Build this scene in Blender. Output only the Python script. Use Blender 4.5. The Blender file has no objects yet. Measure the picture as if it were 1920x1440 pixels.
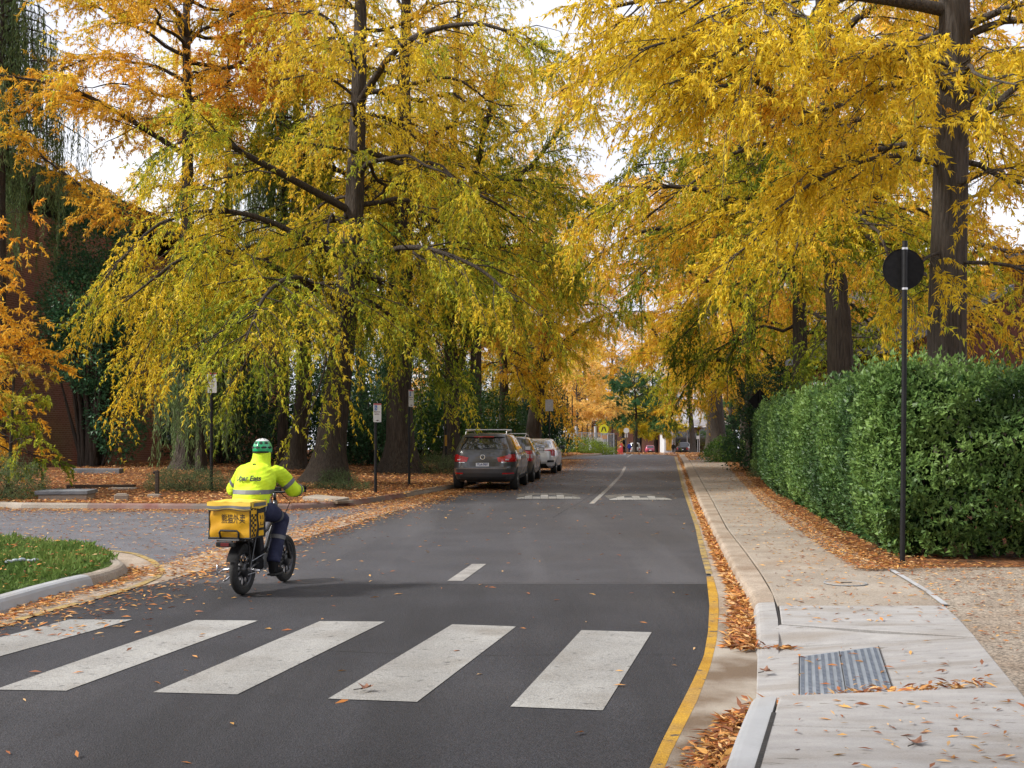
import bpy, bmesh, math, random
import numpy as np
from mathutils import Vector, Matrix, Euler
from mathutils.bvhtree import BVHTree

S = bpy.context.scene
COL = S.collection
R = math.radians
rng = np.random.default_rng(7)
random.seed(7)

# ------------------------------------------------------------------ camera, sky, sun, exposure
EYE = 1.66
cd = bpy.data.cameras.new('camera')
cam = bpy.data.objects.new('camera', cd)
COL.objects.link(cam)
cam.location = (0, 0, EYE)
cam.rotation_euler = (R(90), 0, 0)
cd.sensor_width = 36
cd.lens = 41.25
cd.shift_y = 92 / 1920
cd.clip_start = 0.1
cd.clip_end = 2000
S.camera = cam

SUN_EL, SUN_AZ = 40, -102          # azimuth in degrees from +Y towards +X
w = bpy.data.worlds.new('World')
S.world = w
w.use_nodes = True
wn = w.node_tree
bg = wn.nodes['Background']
sky = wn.nodes.new('ShaderNodeTexSky')
sky.sky_type = 'NISHITA'
sky.sun_disc = False
sky.sun_elevation = R(SUN_EL)
sky.sun_rotation = R(SUN_AZ)
tc = wn.nodes.new('ShaderNodeTexCoord')
mp = wn.nodes.new('ShaderNodeMapping')
mp.inputs['Scale'].default_value = (1, 1, 2.2)
nz = wn.nodes.new('ShaderNodeTexNoise')
nz.inputs['Scale'].default_value = 2.0
nz.inputs['Detail'].default_value = 6
rp = wn.nodes.new('ShaderNodeValToRGB')
rp.color_ramp.elements[0].position = 0.3
rp.color_ramp.elements[0].color = (6.2, 6.3, 7.5, 1)
rp.color_ramp.elements[1].position = 0.7
rp.color_ramp.elements[1].color = (9.0, 9.0, 9.4, 1)
mx = wn.nodes.new('ShaderNodeMix')
mx.data_type = 'RGBA'
mx.inputs[0].default_value = 0.86
wn.links.new(tc.outputs['Generated'], mp.inputs[0])
wn.links.new(mp.outputs[0], nz.inputs['Vector'])
wn.links.new(nz.outputs['Fac'], rp.inputs[0])
wn.links.new(sky.outputs[0], mx.inputs[6])
wn.links.new(rp.outputs[0], mx.inputs[7])
wn.links.new(mx.outputs[2], bg.inputs[0])
bg.inputs[1].default_value = 0.058

sl = bpy.data.lights.new('sun', 'SUN')
sl.energy = 2.2
sl.angle = R(10)
sl.color = (1.0, 0.955, 0.89)
sun = bpy.data.objects.new('sun', sl)
COL.objects.link(sun)
sdir = Vector((math.sin(R(SUN_AZ)) * math.cos(R(SUN_EL)), math.cos(R(SUN_AZ)) * math.cos(R(SUN_EL)), math.sin(R(SUN_EL))))
sun.rotation_euler = (-sdir).to_track_quat('-Z', 'Y').to_euler()

S.view_settings.view_transform = 'Standard'
S.view_settings.look = 'None'
S.view_settings.gamma = 1
S.view_settings.use_curve_mapping = False
S.view_settings.exposure = 1.38
S.cycles.use_denoising = True
S.cycles.max_bounces = 7
S.cycles.diffuse_bounces = 4
S.cycles.transparent_max_bounces = 4

# ------------------------------------------------------------------ helpers
def tag(o, label=None, cat=None, group=None, kind=None):
    if label: o['label'] = label
    if cat: o['category'] = cat
    if group: o['group'] = group
    if kind: o['kind'] = kind
    return o

def thing(name, label, cat, loc=(0, 0, 0), rz=0, group=None):
    o = bpy.data.objects.new(name, None)
    o.empty_display_size = 0.2
    COL.objects.link(o)
    o.location = loc
    o.rotation_euler = (0, 0, rz)
    return tag(o, label, cat, group)

def link_mesh(name, me, mat, parent=None, smooth=False):
    o = bpy.data.objects.new(name, me)
    COL.objects.link(o)
    if mat is not None:
        me.materials.clear()
        for m in (mat if isinstance(mat, (list, tuple)) else [mat]):
            me.materials.append(m)
    if smooth:
        me.polygons.foreach_set('use_smooth', np.ones(len(me.polygons), bool))
    if parent is not None:
        o.parent = parent
    return o

def dup(root, loc, rz=None, label=None, group=None, scale=None):
    r = root.copy()
    COL.objects.link(r)
    r.location = loc
    if rz is not None: r.rotation_euler = (0, 0, rz)
    if label: r['label'] = label
    if group: r['group'] = group
    if scale: r.scale = (scale, scale, scale)
    for ch in root.children:
        c = ch.copy(); COL.objects.link(c); c.parent = r
        for g in ch.children:
            d = g.copy(); COL.objects.link(d); d.parent = c
    return r

class MB:
    """collects shapes and links them as ONE mesh"""
    def __init__(s):
        s.v = []; s.f = []; s.m = []; s.cur = 0
    def add(s, vs, fs):
        b = len(s.v)
        s.v += [tuple(p) for p in vs]
        s.f += [[i + b for i in f] for f in fs]
        s.m += [s.cur] * len(fs)
        return s
    def box(s, c, d, rot=None):
        x, y, z = d[0] / 2, d[1] / 2, d[2] / 2
        vs = [Vector((a, b, e)) for e in (-z, z) for b in (-y, y) for a in (-x, x)]
        if rot is not None:
            M = Euler(rot).to_matrix()
            vs = [M @ v for v in vs]
        c = Vector(c)
        return s.add([v + c for v in vs], [(0, 2, 3, 1), (4, 5, 7, 6), (0, 1, 5, 4), (2, 6, 7, 3), (0, 4, 6, 2), (1, 3, 7, 5)])
    def bevbox(s, c, d, b=0.01, rot=None):
        bm = bmesh.new()
        bmesh.ops.create_cube(bm, size=1)
        for v in bm.verts:
            v.co = Vector((v.co.x * d[0], v.co.y * d[1], v.co.z * d[2]))
        bmesh.ops.bevel(bm, geom=list(bm.edges), offset=b, segments=2, affect='EDGES', profile=0.6)
        M = Euler(rot).to_matrix() if rot is not None else Matrix.Identity(3)
        c = Vector(c)
        bm.verts.index_update()
        s.add([M @ v.co + c for v in bm.verts], [[v.index for v in f.verts] for f in bm.faces])
        bm.free()
        return s
    def tube(s, path, rad, n=8, cap=True, sx=1.0):
        P = [Vector(p) for p in path]
        k = len(P)
        rad = [rad] * k if not isinstance(rad, (list, tuple)) else rad
        vs, fs = [], []
        ref = None
        for i in range(k):
            t = (P[min(i + 1, k - 1)] - P[max(i - 1, 0)]).normalized()
            if ref is None:
                ref = Vector((1, 0, 0)) if abs(t.x) < 0.8 else Vector((0, 1, 0))
            u = (ref - t * ref.dot(t)).normalized()
            ref = u
            v = t.cross(u)
            r = rad[i]
            ru, rv = r if isinstance(r, tuple) else (r, r)
            for j in range(n):
                a = 2 * math.pi * j / n
                vs.append(P[i] + u * (ru * math.cos(a)) + v * (rv * math.sin(a)))
        for i in range(k - 1):
            for j in range(n):
                a, b = i * n + j, i * n + (j + 1) % n
                fs.append((a, b, b + n, a + n))
        if cap:
            fs.append(list(range(n))[::-1])
            fs.append([(k - 1) * n + j for j in range(n)])
        return s.add(vs, fs)
    def lathe(s, prof, c=(0, 0, 0), n=20, axis='Z', a0=0, a1=2 * math.pi):
        vs, fs = [], []
        full = abs(a1 - a0 - 2 * math.pi) < 1e-6
        m = n if full else n + 1
        c = Vector(c)
        for r, h in prof:
            for j in range(m):
                a = a0 + (a1 - a0) * j / n
                x, y = r * math.cos(a), r * math.sin(a)
                p = {'Z': (x, y, h), 'X': (h, x, y), 'Y': (x, h, y)}[axis]
                vs.append(c + Vector(p))
        for i in range(len(prof) - 1):
            for j in range(n):
                a, b = i * m + j, i * m + (j + 1) % m
                fs.append((a, b, b + m, a + m))
        return s.add(vs, fs)
    def ball(s, c, r, n=12, k=8):
        rx, ry, rz = r if isinstance(r, tuple) else (r, r, r)
        vs, fs = [], []
        for i in range(k + 1):
            t = math.pi * i / k
            t = min(max(t, 0.02), math.pi - 0.02)
            for j in range(n):
                a = 2 * math.pi * j / n
                vs.append((c[0] + rx * math.sin(t) * math.cos(a), c[1] + ry * math.sin(t) * math.sin(a), c[2] + rz * math.cos(t)))
        for i in range(k):
            for j in range(n):
                a, b = i * n + j, i * n + (j + 1) % n
                fs.append((a, a + n, b + n, b))
        fs.append(list(range(n))); fs.append([k * n + j for j in range(n)][::-1])
        return s.add(vs, fs)
    def prism(s, poly, z0, z1):
        n = len(poly)
        g = (lambda z: (lambda p: z)) if not callable(z0) else None
        f0 = z0 if callable(z0) else (lambda x, y: z0)
        f1 = z1 if callable(z1) else (lambda x, y: z1)
        vs = [(x, y, f0(x, y)) for x, y in poly] + [(x, y, f1(x, y)) for x, y in poly]
        area = sum(poly[i][0] * poly[(i + 1) % n][1] - poly[(i + 1) % n][0] * poly[i][1] for i in range(n))
        fs = [list(range(n))[::-1], list(range(n, 2 * n))] + [(i, (i + 1) % n, n + (i + 1) % n, n + i) for i in range(n)]
        if area < 0:
            fs = [list(f)[::-1] for f in fs]
        return s.add(vs, fs)
    def grid(s, fn, nu, nv):
        vs = [fn(i / nu, j / nv) for j in range(nv + 1) for i in range(nu + 1)]
        fs = [(j * (nu + 1) + i, j * (nu + 1) + i + 1, (j + 1) * (nu + 1) + i + 1, (j + 1) * (nu + 1) + i) for j in range(nv) for i in range(nu)]
        return s.add(vs, fs)
    def mesh(s, name):
        me = bpy.data.meshes.new(name)
        me.from_pydata(s.v, [], s.f)
        if any(s.m):
            me.polygons.foreach_set('material_index', np.array(s.m, np.int32))
        me.update()
        return me
    def build(s, name, mat, parent=None, smooth=False):
        return link_mesh(name, s.mesh(name), mat, parent, smooth)

def np_mesh(name, V, F, col=None):
    """fast mesh from numpy: V (n,3), F (m,k) quads or tris, col (n,3)"""
    me = bpy.data.meshes.new(name)
    V = np.asarray(V, np.float32); F = np.asarray(F, np.int32)
    k = F.shape[1]
    me.vertices.add(len(V)); me.vertices.foreach_set('co', V.ravel())
    me.loops.add(F.size); me.loops.foreach_set('vertex_index', F.ravel())
    me.polygons.add(len(F))
    me.polygons.foreach_set('loop_start', np.arange(0, F.size, k, dtype=np.int32))
    try:
        me.polygons.foreach_set('loop_total', np.full(len(F), k, np.int32))
    except Exception:
        pass
    if col is not None:
        a = me.attributes.new('tint', 'FLOAT_COLOR', 'POINT')
        a.data.foreach_set('color', np.concatenate([col, np.ones((len(col), 1))], 1).astype(np.float32).ravel())
    me.update(calc_edges=True)
    return me

def unit(a):
    return a / np.maximum(np.linalg.norm(a, axis=-1, keepdims=True), 1e-9)

def leaf_mesh(name, P, D, Nrm, L, W, C, curl=0.0, tri=False):
    """one four-cornered leaf per row, or three-cornered for leaves far off"""
    D = unit(D); Sd = unit(np.cross(D, Nrm)); L = L[:, None]; W = W[:, None]
    up = np.cross(Sd, D)
    if tri:
        V = np.stack([P + D * L * .3 - Sd * W * 0.62, P + D * L, P + D * L * .12 + Sd * W * 0.55], 1).reshape(-1, 3)
        return np_mesh(name, V, np.arange(len(V)).reshape(-1, 3), np.repeat(C, 3, 0))
    A = P
    B = P + D * L * 0.45 + Sd * W * 0.5 + up * L * curl
    T = P + D * L
    E = P + D * L * 0.45 - Sd * W * 0.5 + up * L * curl
    V = np.stack([A, B, T, E], 1).reshape(-1, 3)
    F = np.arange(len(V)).reshape(-1, 4)
    return np_mesh(name, V, F, np.repeat(C, 4, 0))

def tubes_np(paths, radii, n):
    """paths (B,k,3), radii (B,k) -> V, F"""
    B, k, _ = paths.shape
    T = np.empty_like(paths)
    T[:, 1:-1] = paths[:, 2:] - paths[:, :-2]
    T[:, 0] = paths[:, 1] - paths[:, 0]; T[:, -1] = paths[:, -1] - paths[:, -2]
    T = unit(T)
    ref = np.where(np.abs(T[:, :1, 2:3]) < 0.9, np.array([0, 0, 1.0]), np.array([1.0, 0, 0]))
    U = unit(np.cross(T, np.broadcast_to(ref, T.shape))); W_ = np.cross(T, U)
    a = np.linspace(0, 2 * np.pi, n, endpoint=False)
    V = paths[:, :, None, :] + radii[:, :, None, None] * (U[:, :, None, :] * np.cos(a)[None, None, :, None] + W_[:, :, None, :] * np.sin(a)[None, None, :, None])
    idx = np.arange(B * k * n).reshape(B, k, n)
    nx = np.roll(idx, -1, 2)
    F = np.stack([idx[:, :-1], nx[:, :-1], nx[:, 1:], idx[:, 1:]], -1).reshape(-1, 4)
    return V.reshape(-1, 3), F

def ribbons_np(paths, rad):
    """thin flat twigs: one strip each"""
    B, k, _ = paths.shape
    T = np.gradient(paths, axis=1)
    U = unit(np.cross(T, np.array([0.3, 0.5, 0.8])))
    r = np.asarray(rad)[None, :, None]
    V = np.stack([paths + U * r, paths - U * r], 2).reshape(-1, 3)
    i = np.arange(B * k * 2).reshape(B, k, 2)
    F = np.stack([i[:, :-1, 0], i[:, :-1, 1], i[:, 1:, 1], i[:, 1:, 0]], -1).reshape(-1, 4)
    return V, F

def noise3(P, sc, seed=0):
    """cheap smooth noise 0..1 from summed waves"""
    r = np.random.default_rng(seed)
    out = np.zeros(len(P))
    for i in range(7):
        k = r.normal(size=3) * sc * (0.6 + 0.25 * i)
        out += np.sin(P @ k + r.uniform(0, 6.28)) / (1 + 0.15 * i)
    return np.clip(0.5 + out / 6.0, 0, 1)

def pl(poly, y):
    """x of a polyline given as [(x, y)...] at y"""
    a = sorted(poly, key=lambda p: p[1])
    return np.interp(y, [p[1] for p in a], [p[0] for p in a])

def zt(y):
    """height of the ground along the street: level, then falling beyond the crest"""
    y = np.asarray(y, float)
    s, a, b = 0.0178, 84.0, 98.0
    t = np.clip((y - a) / (b - a), 0, 1)
    return -(s * (b - a) * 0.5 * t * t + s * np.maximum(y - b, 0))

# ------------------------------------------------------------------ materials
def nodes_of(name):
    m = bpy.data.materials.new(name)
    m.use_nodes = True
    nt = m.node_tree
    return m, nt, nt.nodes['Principled BSDF']

def pm(name, c1, c2=None, scale=8, rough=0.7, bump=0.0, bscale=None, spec=0.5, metal=0, coat=0, detail=6, stretch=(1, 1, 1), pos=(0.35, 0.65), world=False, speck=None, stain=None, rvar=0, streak=None, chip=None):
    m, nt, b = nodes_of(name)
    L = nt.links
    b.inputs['Roughness'].default_value = rough
    b.inputs['Specular IOR Level'].default_value = spec
    b.inputs['Metallic'].default_value = metal
    b.inputs['Coat Weight'].default_value = coat
    c2 = c2 or c1
    if world:
        src = nt.nodes.new('ShaderNodeNewGeometry').outputs['Position']
    else:
        src = nt.nodes.new('ShaderNodeTexCoord').outputs['Object']
    mpn = nt.nodes.new('ShaderNodeMapping'); mpn.inputs['Scale'].default_value = stretch
    L.new(src, mpn.inputs[0])
    def noise(sc, det=detail):
        n = nt.nodes.new('ShaderNodeTexNoise'); n.inputs['Scale'].default_value = sc; n.inputs['Detail'].default_value = det
        L.new(mpn.outputs[0], n.inputs['Vector'])
        return n
    def ramp(fac, a, bb, p0, p1):
        r = nt.nodes.new('ShaderNodeValToRGB')
        r.color_ramp.elements[0].position = p0; r.color_ramp.elements[0].color = (*a, 1)
        r.color_ramp.elements[1].position = p1; r.color_ramp.elements[1].color = (*bb, 1)
        L.new(fac, r.inputs[0])
        return r.outputs[0]
    def mix(fac, a, bb, mode='MIX'):
        x = nt.nodes.new('ShaderNodeMix'); x.data_type = 'RGBA'; x.blend_type = mode
        if isinstance(fac, float): x.inputs[0].default_value = fac
        else: L.new(fac, x.inputs[0])
        for i, q in ((6, a), (7, bb)):
            if isinstance(q, tuple): x.inputs[i].default_value = (*q, 1)
            else: L.new(q, x.inputs[i])
        return x.outputs[2]
    n = noise(scale)
    c = ramp(n.outputs['Fac'], c1, c2, *pos)
    if stain:      # (colour, scale, lo, hi): patches of dirt or wear
        s_ = noise(stain[1], 5)
        f = ramp(s_.outputs['Fac'], (0, 0, 0), (1, 1, 1), stain[2], stain[3])
        c = mix(f, c, stain[0])
    if streak:     # (colour, lo, hi): wear drawn out along the way of travel
        m2 = nt.nodes.new('ShaderNodeMapping'); m2.inputs['Scale'].default_value = (1.5, .12, 1); m2.inputs['Rotation'].default_value = (0, 0, .13)
        L.new(src, m2.inputs[0])
        s2 = nt.nodes.new('ShaderNodeTexNoise'); s2.inputs['Scale'].default_value = 0.8; s2.inputs['Detail'].default_value = 5
        L.new(m2.outputs[0], s2.inputs['Vector'])
        c = mix(ramp(s2.outputs['Fac'], (0, 0, 0), (1, 1, 1), streak[1], streak[2]), c, streak[0])
    if chip:       # (colour, scale, lo, hi): small spots worn through
        s3 = noise(chip[1], 9)
        c = mix(ramp(s3.outputs['Fac'], (0, 0, 0), (1, 1, 1), chip[2], chip[3]), c, chip[0])
    if speck:      # (scale, dark, light): aggregate grains
        v = nt.nodes.new('ShaderNodeTexVoronoi'); v.inputs['Scale'].default_value = speck[0]
        L.new(mpn.outputs[0], v.inputs['Vector'])
        sep = nt.nodes.new('ShaderNodeSeparateColor'); L.new(v.outputs['Color'], sep.inputs[0])
        g = ramp(sep.outputs[0], (speck[1],) * 3, (speck[2],) * 3, 0.0, 1.0)
        c = mix(1.0, c, g, 'MULTIPLY')
    L.new(c, b.inputs['Base Color'])
    if rvar:
        mr = nt.nodes.new('ShaderNodeMapRange'); mr.inputs[3].default_value = rough - rvar; mr.inputs[4].default_value = rough + rvar
        L.new(n.outputs['Fac'], mr.inputs[0]); L.new(mr.outputs[0], b.inputs['Roughness'])
    if bump:
        bn = noise(bscale or scale * 4)
        bp = nt.nodes.new('ShaderNodeBump'); bp.inputs['Strength'].default_value = bump; bp.inputs['Distance'].default_value = 0.02
        L.new(bn.outputs['Fac'], bp.inputs['Height']); L.new(bp.outputs[0], b.inputs['Normal'])
    return m

def leaf_mat(name, trans=0.45, gloss=0.0, rough=0.5, tint=(1, 1, 1)):
    m, nt, b = nodes_of(name)
    L = nt.links
    a = nt.nodes.new('ShaderNodeAttribute'); a.attribute_name = 'tint'
    x = nt.nodes.new('ShaderNodeMix'); x.data_type = 'RGBA'; x.blend_type = 'MULTIPLY'; x.inputs[0].default_value = 1
    x.inputs[7].default_value = (*tint, 1)
    L.new(a.outputs['Color'], x.inputs[6])
    L.new(x.outputs[2], b.inputs['Base Color'])
    b.inputs['Roughness'].default_value = rough
    b.inputs['Specular IOR Level'].default_value = gloss
    tr = nt.nodes.new('ShaderNodeBsdfTranslucent'); L.new(x.outputs[2], tr.inputs[0])
    ms = nt.nodes.new('ShaderNodeMixShader'); ms.inputs[0].default_value = trans
    L.new(b.outputs[0], ms.inputs[1]); L.new(tr.outputs[0], ms.inputs[2])
    L.new(ms.outputs[0], nt.nodes['Material Output'].inputs[0])
    return m

def bark_mat(name, c1, c2):
    m, nt, b = nodes_of(name)
    L = nt.links
    t = nt.nodes.new('ShaderNodeTexCoord')
    mp_ = nt.nodes.new('ShaderNodeMapping'); mp_.inputs['Scale'].default_value = (9, 9, 1.1)
    L.new(t.outputs['Object'], mp_.inputs[0])
    n = nt.nodes.new('ShaderNodeTexNoise'); n.inputs['Scale'].default_value = 2.2; n.inputs['Detail'].default_value = 8; n.inputs['Roughness'].default_value = 0.65
    L.new(mp_.outputs[0], n.inputs['Vector'])
    v = nt.nodes.new('ShaderNodeTexVoronoi'); v.inputs['Scale'].default_value = 1.6; v.feature = 'DISTANCE_TO_EDGE'
    L.new(mp_.outputs[0], v.inputs['Vector'])
    r = nt.nodes.new('ShaderNodeValToRGB')
    r.color_ramp.elements[0].position = 0.3; r.color_ramp.elements[0].color = (*c1, 1)
    r.color_ramp.elements[1].position = 0.7; r.color_ramp.elements[1].color = (*c2, 1)
    L.new(n.outputs['Fac'], r.inputs[0]); L.new(r.outputs[0], b.inputs['Base Color'])
    b.inputs['Roughness'].default_value = 0.9; b.inputs['Specular IOR Level'].default_value = 0.2
    ad = nt.nodes.new('ShaderNodeMath'); ad.operation = 'ADD'
    mu = nt.nodes.new('ShaderNodeMath'); mu.operation = 'MINIMUM'; mu.inputs[1].default_value = 0.25
    L.new(v.outputs['Distance'], mu.inputs[0])
    L.new(mu.outputs[0], ad.inputs[0]); L.new(n.outputs['Fac'], ad.inputs[1])
    bp = nt.nodes.new('ShaderNodeBump'); bp.inputs['Strength'].default_value = 1.0; bp.inputs['Distance'].default_value = 0.06
    L.new(ad.outputs[0], bp.inputs['Height']); L.new(bp.outputs[0], b.inputs['Normal'])
    return m

def brick_mat(name, c1, c2, mortar):
    m, nt, b = nodes_of(name)
    L = nt.links
    t = nt.nodes.new('ShaderNodeTexCoord')
    br = nt.nodes.new('ShaderNodeTexBrick')
    br.inputs['Color1'].default_value = (*c1, 1); br.inputs['Color2'].default_value = (*c2, 1); br.inputs['Mortar'].default_value = (*mortar, 1)
    br.inputs['Scale'].default_value = 1.0; br.inputs['Brick Width'].default_value = 0.24; br.inputs['Row Height'].default_value = 0.086; br.inputs['Mortar Size'].default_value = 0.008
    L.new(t.outputs['UV'], br.inputs['Vector'])
    n = nt.nodes.new('ShaderNodeTexNoise'); n.inputs['Scale'].default_value = 0.5; n.inputs['Detail'].default_value = 6
    L.new(t.outputs['Object'], n.inputs['Vector'])
    x = nt.nodes.new('ShaderNodeMix'); x.data_type = 'RGBA'; x.blend_type = 'MULTIPLY'; x.inputs[0].default_value = 0.6
    L.new(br.outputs['Color'], x.inputs[6]); L.new(n.outputs['Color'], x.inputs[7])
    L.new(x.outputs[2], b.inputs['Base Color'])
    b.inputs['Roughness'].default_value = 0.9
    bp = nt.nodes.new('ShaderNodeBump'); bp.inputs['Strength'].default_value = 0.7; bp.inputs['Distance'].default_value = 0.01; bp.invert = True
    L.new(br.outputs['Fac'], bp.inputs['Height']); L.new(bp.outputs[0], b.inputs['Normal'])
    return m

M = {}
M['asphalt'] = pm('asphalt', (0.042, 0.042, 0.0485), (0.057, 0.0568, 0.065), 1.2, 0.62, 0.5, 90, 0.5, world=True, speck=(130, 0.6, 1.4), stain=((0.042, 0.040, 0.043), 0.3, 0.48, 0.75), streak=((.078, .077, .084), .5, .72))
M['asphalt_new'] = pm('asphalt_new', (0.026, 0.026, 0.0298), (0.037, 0.0369, 0.0418), 0.8, 0.68, 0.6, 110, 0.32, world=True, speck=(150, 0.45, 1.7), stain=((0.042, 0.0405, 0.043), 0.5, 0.5, 0.8), streak=((.018, .0178, .02), .48, .7))
M['asphalt_side'] = pm('asphalt_side', (0.105, 0.104, 0.115), (0.135, 0.134, 0.146), 1.5, 0.7, 0.5, 90, 0.4, world=True, speck=(120, 0.65, 1.35), stain=((0.10, 0.098, 0.1), 0.5, 0.55, 0.75))
M['conc_old'] = pm('concrete_old', (0.26, 0.215, 0.17), (0.33, 0.28, 0.225), 2.5, 0.85, 0.3, 60, 0.3, world=True, speck=(90, 0.8, 1.2), stain=((0.27, 0.20, 0.14), 0.9, 0.55, 0.8))
M['conc_tan'] = pm('concrete_tan', (0.28, 0.225, 0.17), (0.37, 0.305, 0.24), 3, 0.85, 0.3, 60, 0.3, world=True, speck=(90, 0.75, 1.2), stain=((0.21, 0.145, 0.095), 1.3, 0.5, 0.75))
M['conc_new'] = pm('concrete_new', (0.315, 0.305, 0.295), (0.375, 0.365, 0.352), 2.2, 0.8, 0.2, 60, 0.3, stretch=(1.6, 5, 1), speck=(110, 0.86, 1.12), world=True, stain=((0.235, 0.205, 0.17), 0.7, 0.48, 0.8), chip=((.16, .145, .125), 5, .64, .72))
M['conc_white'] = pm('concrete_white', (0.34, 0.35, 0.36), (0.41, 0.42, 0.43), 2.5, 0.75, 0.2, 40, 0.3, world=True, stain=((0.27, 0.25, 0.225), 1.3, 0.5, 0.8))
M['conc_stain'] = pm('concrete_stained', (0.15, 0.105, 0.068), (0.36, 0.32, 0.265), 1.6, 0.8, 0.3, 50, 0.35, world=True, pos=(0.42, 0.64))
M['kerb_red'] = pm('kerb_red_faded', (0.20, 0.09, 0.075), (0.24, 0.17, 0.14), 3, 0.85, 0.3, 30, 0.3, world=True, stain=((0.16, 0.13, 0.11), 0.7, 0.45, 0.6))
M['paint_white'] = pm('paint_white', (0.285, 0.28, 0.265), (0.35, 0.345, 0.325), 2.2, 0.7, 0.3, 90, 0.4, world=True, stain=((0.225, 0.21, 0.185), 1.6, 0.48, 0.72), speck=(130, 0.7, 1.15), chip=((.12, .117, .112), 14, .6, .72), streak=((.23, .225, .21), .45, .7))
M['paint_grey'] = pm('paint_worn', (0.20, 0.19, 0.18), (0.30, 0.29, 0.27), 4, 0.75, 0.3, 90, 0.4, world=True, speck=(120, 0.8, 1.2))
M['paint_yellow'] = pm('paint_yellow', (0.36, 0.185, 0.012), (0.47, 0.265, 0.025), 3, 0.7, 0.3, 80, 0.4, world=True, speck=(120, 0.75, 1.2), stain=((0.24, 0.16, 0.08), 2.0, 0.5, 0.8), chip=((.09, .075, .06), 11, .61, .67))
M['paint_yellow_old'] = pm('paint_yellow_old', (0.29, 0.195, 0.06), (0.40, 0.285, 0.10), 3, 0.75, 0.3, 80, 0.4, world=True, speck=(120, 0.7, 1.2), stain=((0.2, 0.17, 0.14), 2.5, 0.5, 0.7), chip=((.08, .075, .075), 8, .56, .64))
M['tar'] = pm('tar_joint', (0.018, 0.017, 0.016), (0.03, 0.028, 0.026), 12, 0.8, 0.4, world=True)
M['gravel'] = pm('exposed_aggregate', (0.24, 0.195, 0.15), (0.32, 0.275, 0.22), 2, 0.85, 0.8, 70, 0.3, world=True, speck=(60, 0.45, 1.55), stain=((0.26, 0.19, 0.13), 0.8, 0.5, 0.8))
M['soil'] = pm('leafy_soil', (0.07, 0.042, 0.026), (0.24, 0.10, 0.04), 5, 0.95, 0.9, 22, 0.1, world=True, speck=(26, 0.35, 1.5), detail=10)
M['soil_dark'] = pm('dark_soil', (0.035, 0.028, 0.02), (0.09, 0.055, 0.03), 3, 0.95, 0.9, 20, 0.1, world=True, speck=(25, 0.5, 1.4))
M['turf'] = pm('turf_soil', (0.03, 0.05, 0.012), (0.06, 0.09, 0.02), 6, 0.95, 0.9, 30, 0.1, world=True)
M['brick'] = brick_mat('brick', (0.36, 0.15, 0.088), (0.27, 0.105, 0.06), (0.44, 0.29, 0.21))
M['brick_warm'] = brick_mat('brick_warm', (0.30, 0.13, 0.08), (0.24, 0.10, 0.06), (0.3, 0.2, 0.15))
M['timber_dark'] = pm('dark_timber', (0.035, 0.024, 0.016), (0.06, 0.042, 0.03), 3, 0.8, 0.4, 12, 0.3, stretch=(1, 1, 8))
M['clad_brown'] = pm('brown_cladding', (0.10, 0.035, 0.022), (0.15, 0.055, 0.035), 2, 0.8, 0.4, 14, 0.3, stretch=(6, 6, 0.5))
M['black_paint'] = pm('black_paint', (0.006, 0.006, 0.007), (0.010, 0.010, 0.011), 20, 0.5, 0.05, spec=0.3)
M['black_matt'] = pm('black_matt', (0.008, 0.008, 0.009), (0.014, 0.014, 0.015), 20, 0.75, 0.15, spec=0.2)
M['rubber'] = pm('rubber', (0.012, 0.012, 0.012), (0.025, 0.024, 0.023), 30, 0.75, 0.2)
M['steel'] = pm('steel', (0.5, 0.5, 0.5), (0.62, 0.62, 0.62), 12, 0.3, 0, metal=1)
M['steel_dull'] = pm('steel_dull', (0.42, 0.44, 0.46), (0.52, 0.54, 0.57), 12, 0.5, 0.05, metal=0.6)
M['galv'] = pm('galvanised_plate', (0.27, 0.31, 0.36), (0.34, 0.38, 0.43), 5, 0.5, 0.15, 30, metal=0.4, world=True, stain=((0.20, 0.15, 0.11), 3, 0.6, 0.8))
M['alu'] = pm('aluminium', (0.6, 0.6, 0.62), (0.7, 0.7, 0.72), 10, 0.35, 0, metal=0.9)
M['sign_white'] = pm('sign_white', (0.62, 0.62, 0.60), (0.68, 0.68, 0.66), 5, 0.5)
M['sign_red'] = pm('sign_red', (0.42, 0.02, 0.03), (0.48, 0.03, 0.04), 5, 0.5)
M['sign_blue'] = pm('sign_blue', (0.02, 0.10, 0.38), (0.03, 0.13, 0.42), 5, 0.5)
M['sign_ink'] = pm('sign_ink', (0.10, 0.03, 0.03), (0.14, 0.04, 0.04), 5, 0.6)
M['ink'] = pm('ink', (0.01, 0.01, 0.01), (0.015, 0.015, 0.015), 5, 0.7)
M['green_enamel'] = pm('sign_green_enamel', (0.0, 0.16, 0.10), (0.01, 0.2, 0.12), 5, 0.4)
M['glass_dark'] = pm('dark_glass', (0.012, 0.014, 0.016), (0.02, 0.022, 0.024), 3, 0.04, spec=0.9, coat=0.6)
M['bark'] = bark_mat('bark', (0.030, 0.024, 0.019), (0.085, 0.068, 0.054))
M['bark_grey'] = bark_mat('bark_grey', (0.045, 0.038, 0.032), (0.13, 0.112, 0.096))
M['leaf'] = leaf_mat('leaf', 0.54, 0.2, 0.5)
M['leaf_gloss'] = leaf_mat('leaf_glossy', 0.32, 0.28, 0.45)
M['leaf_dull'] = leaf_mat('leaf_dull', 0.3, 0.1, 0.7)
M['litter'] = leaf_mat('fallen_leaf', 0.15, 0.2, 0.6)
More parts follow.
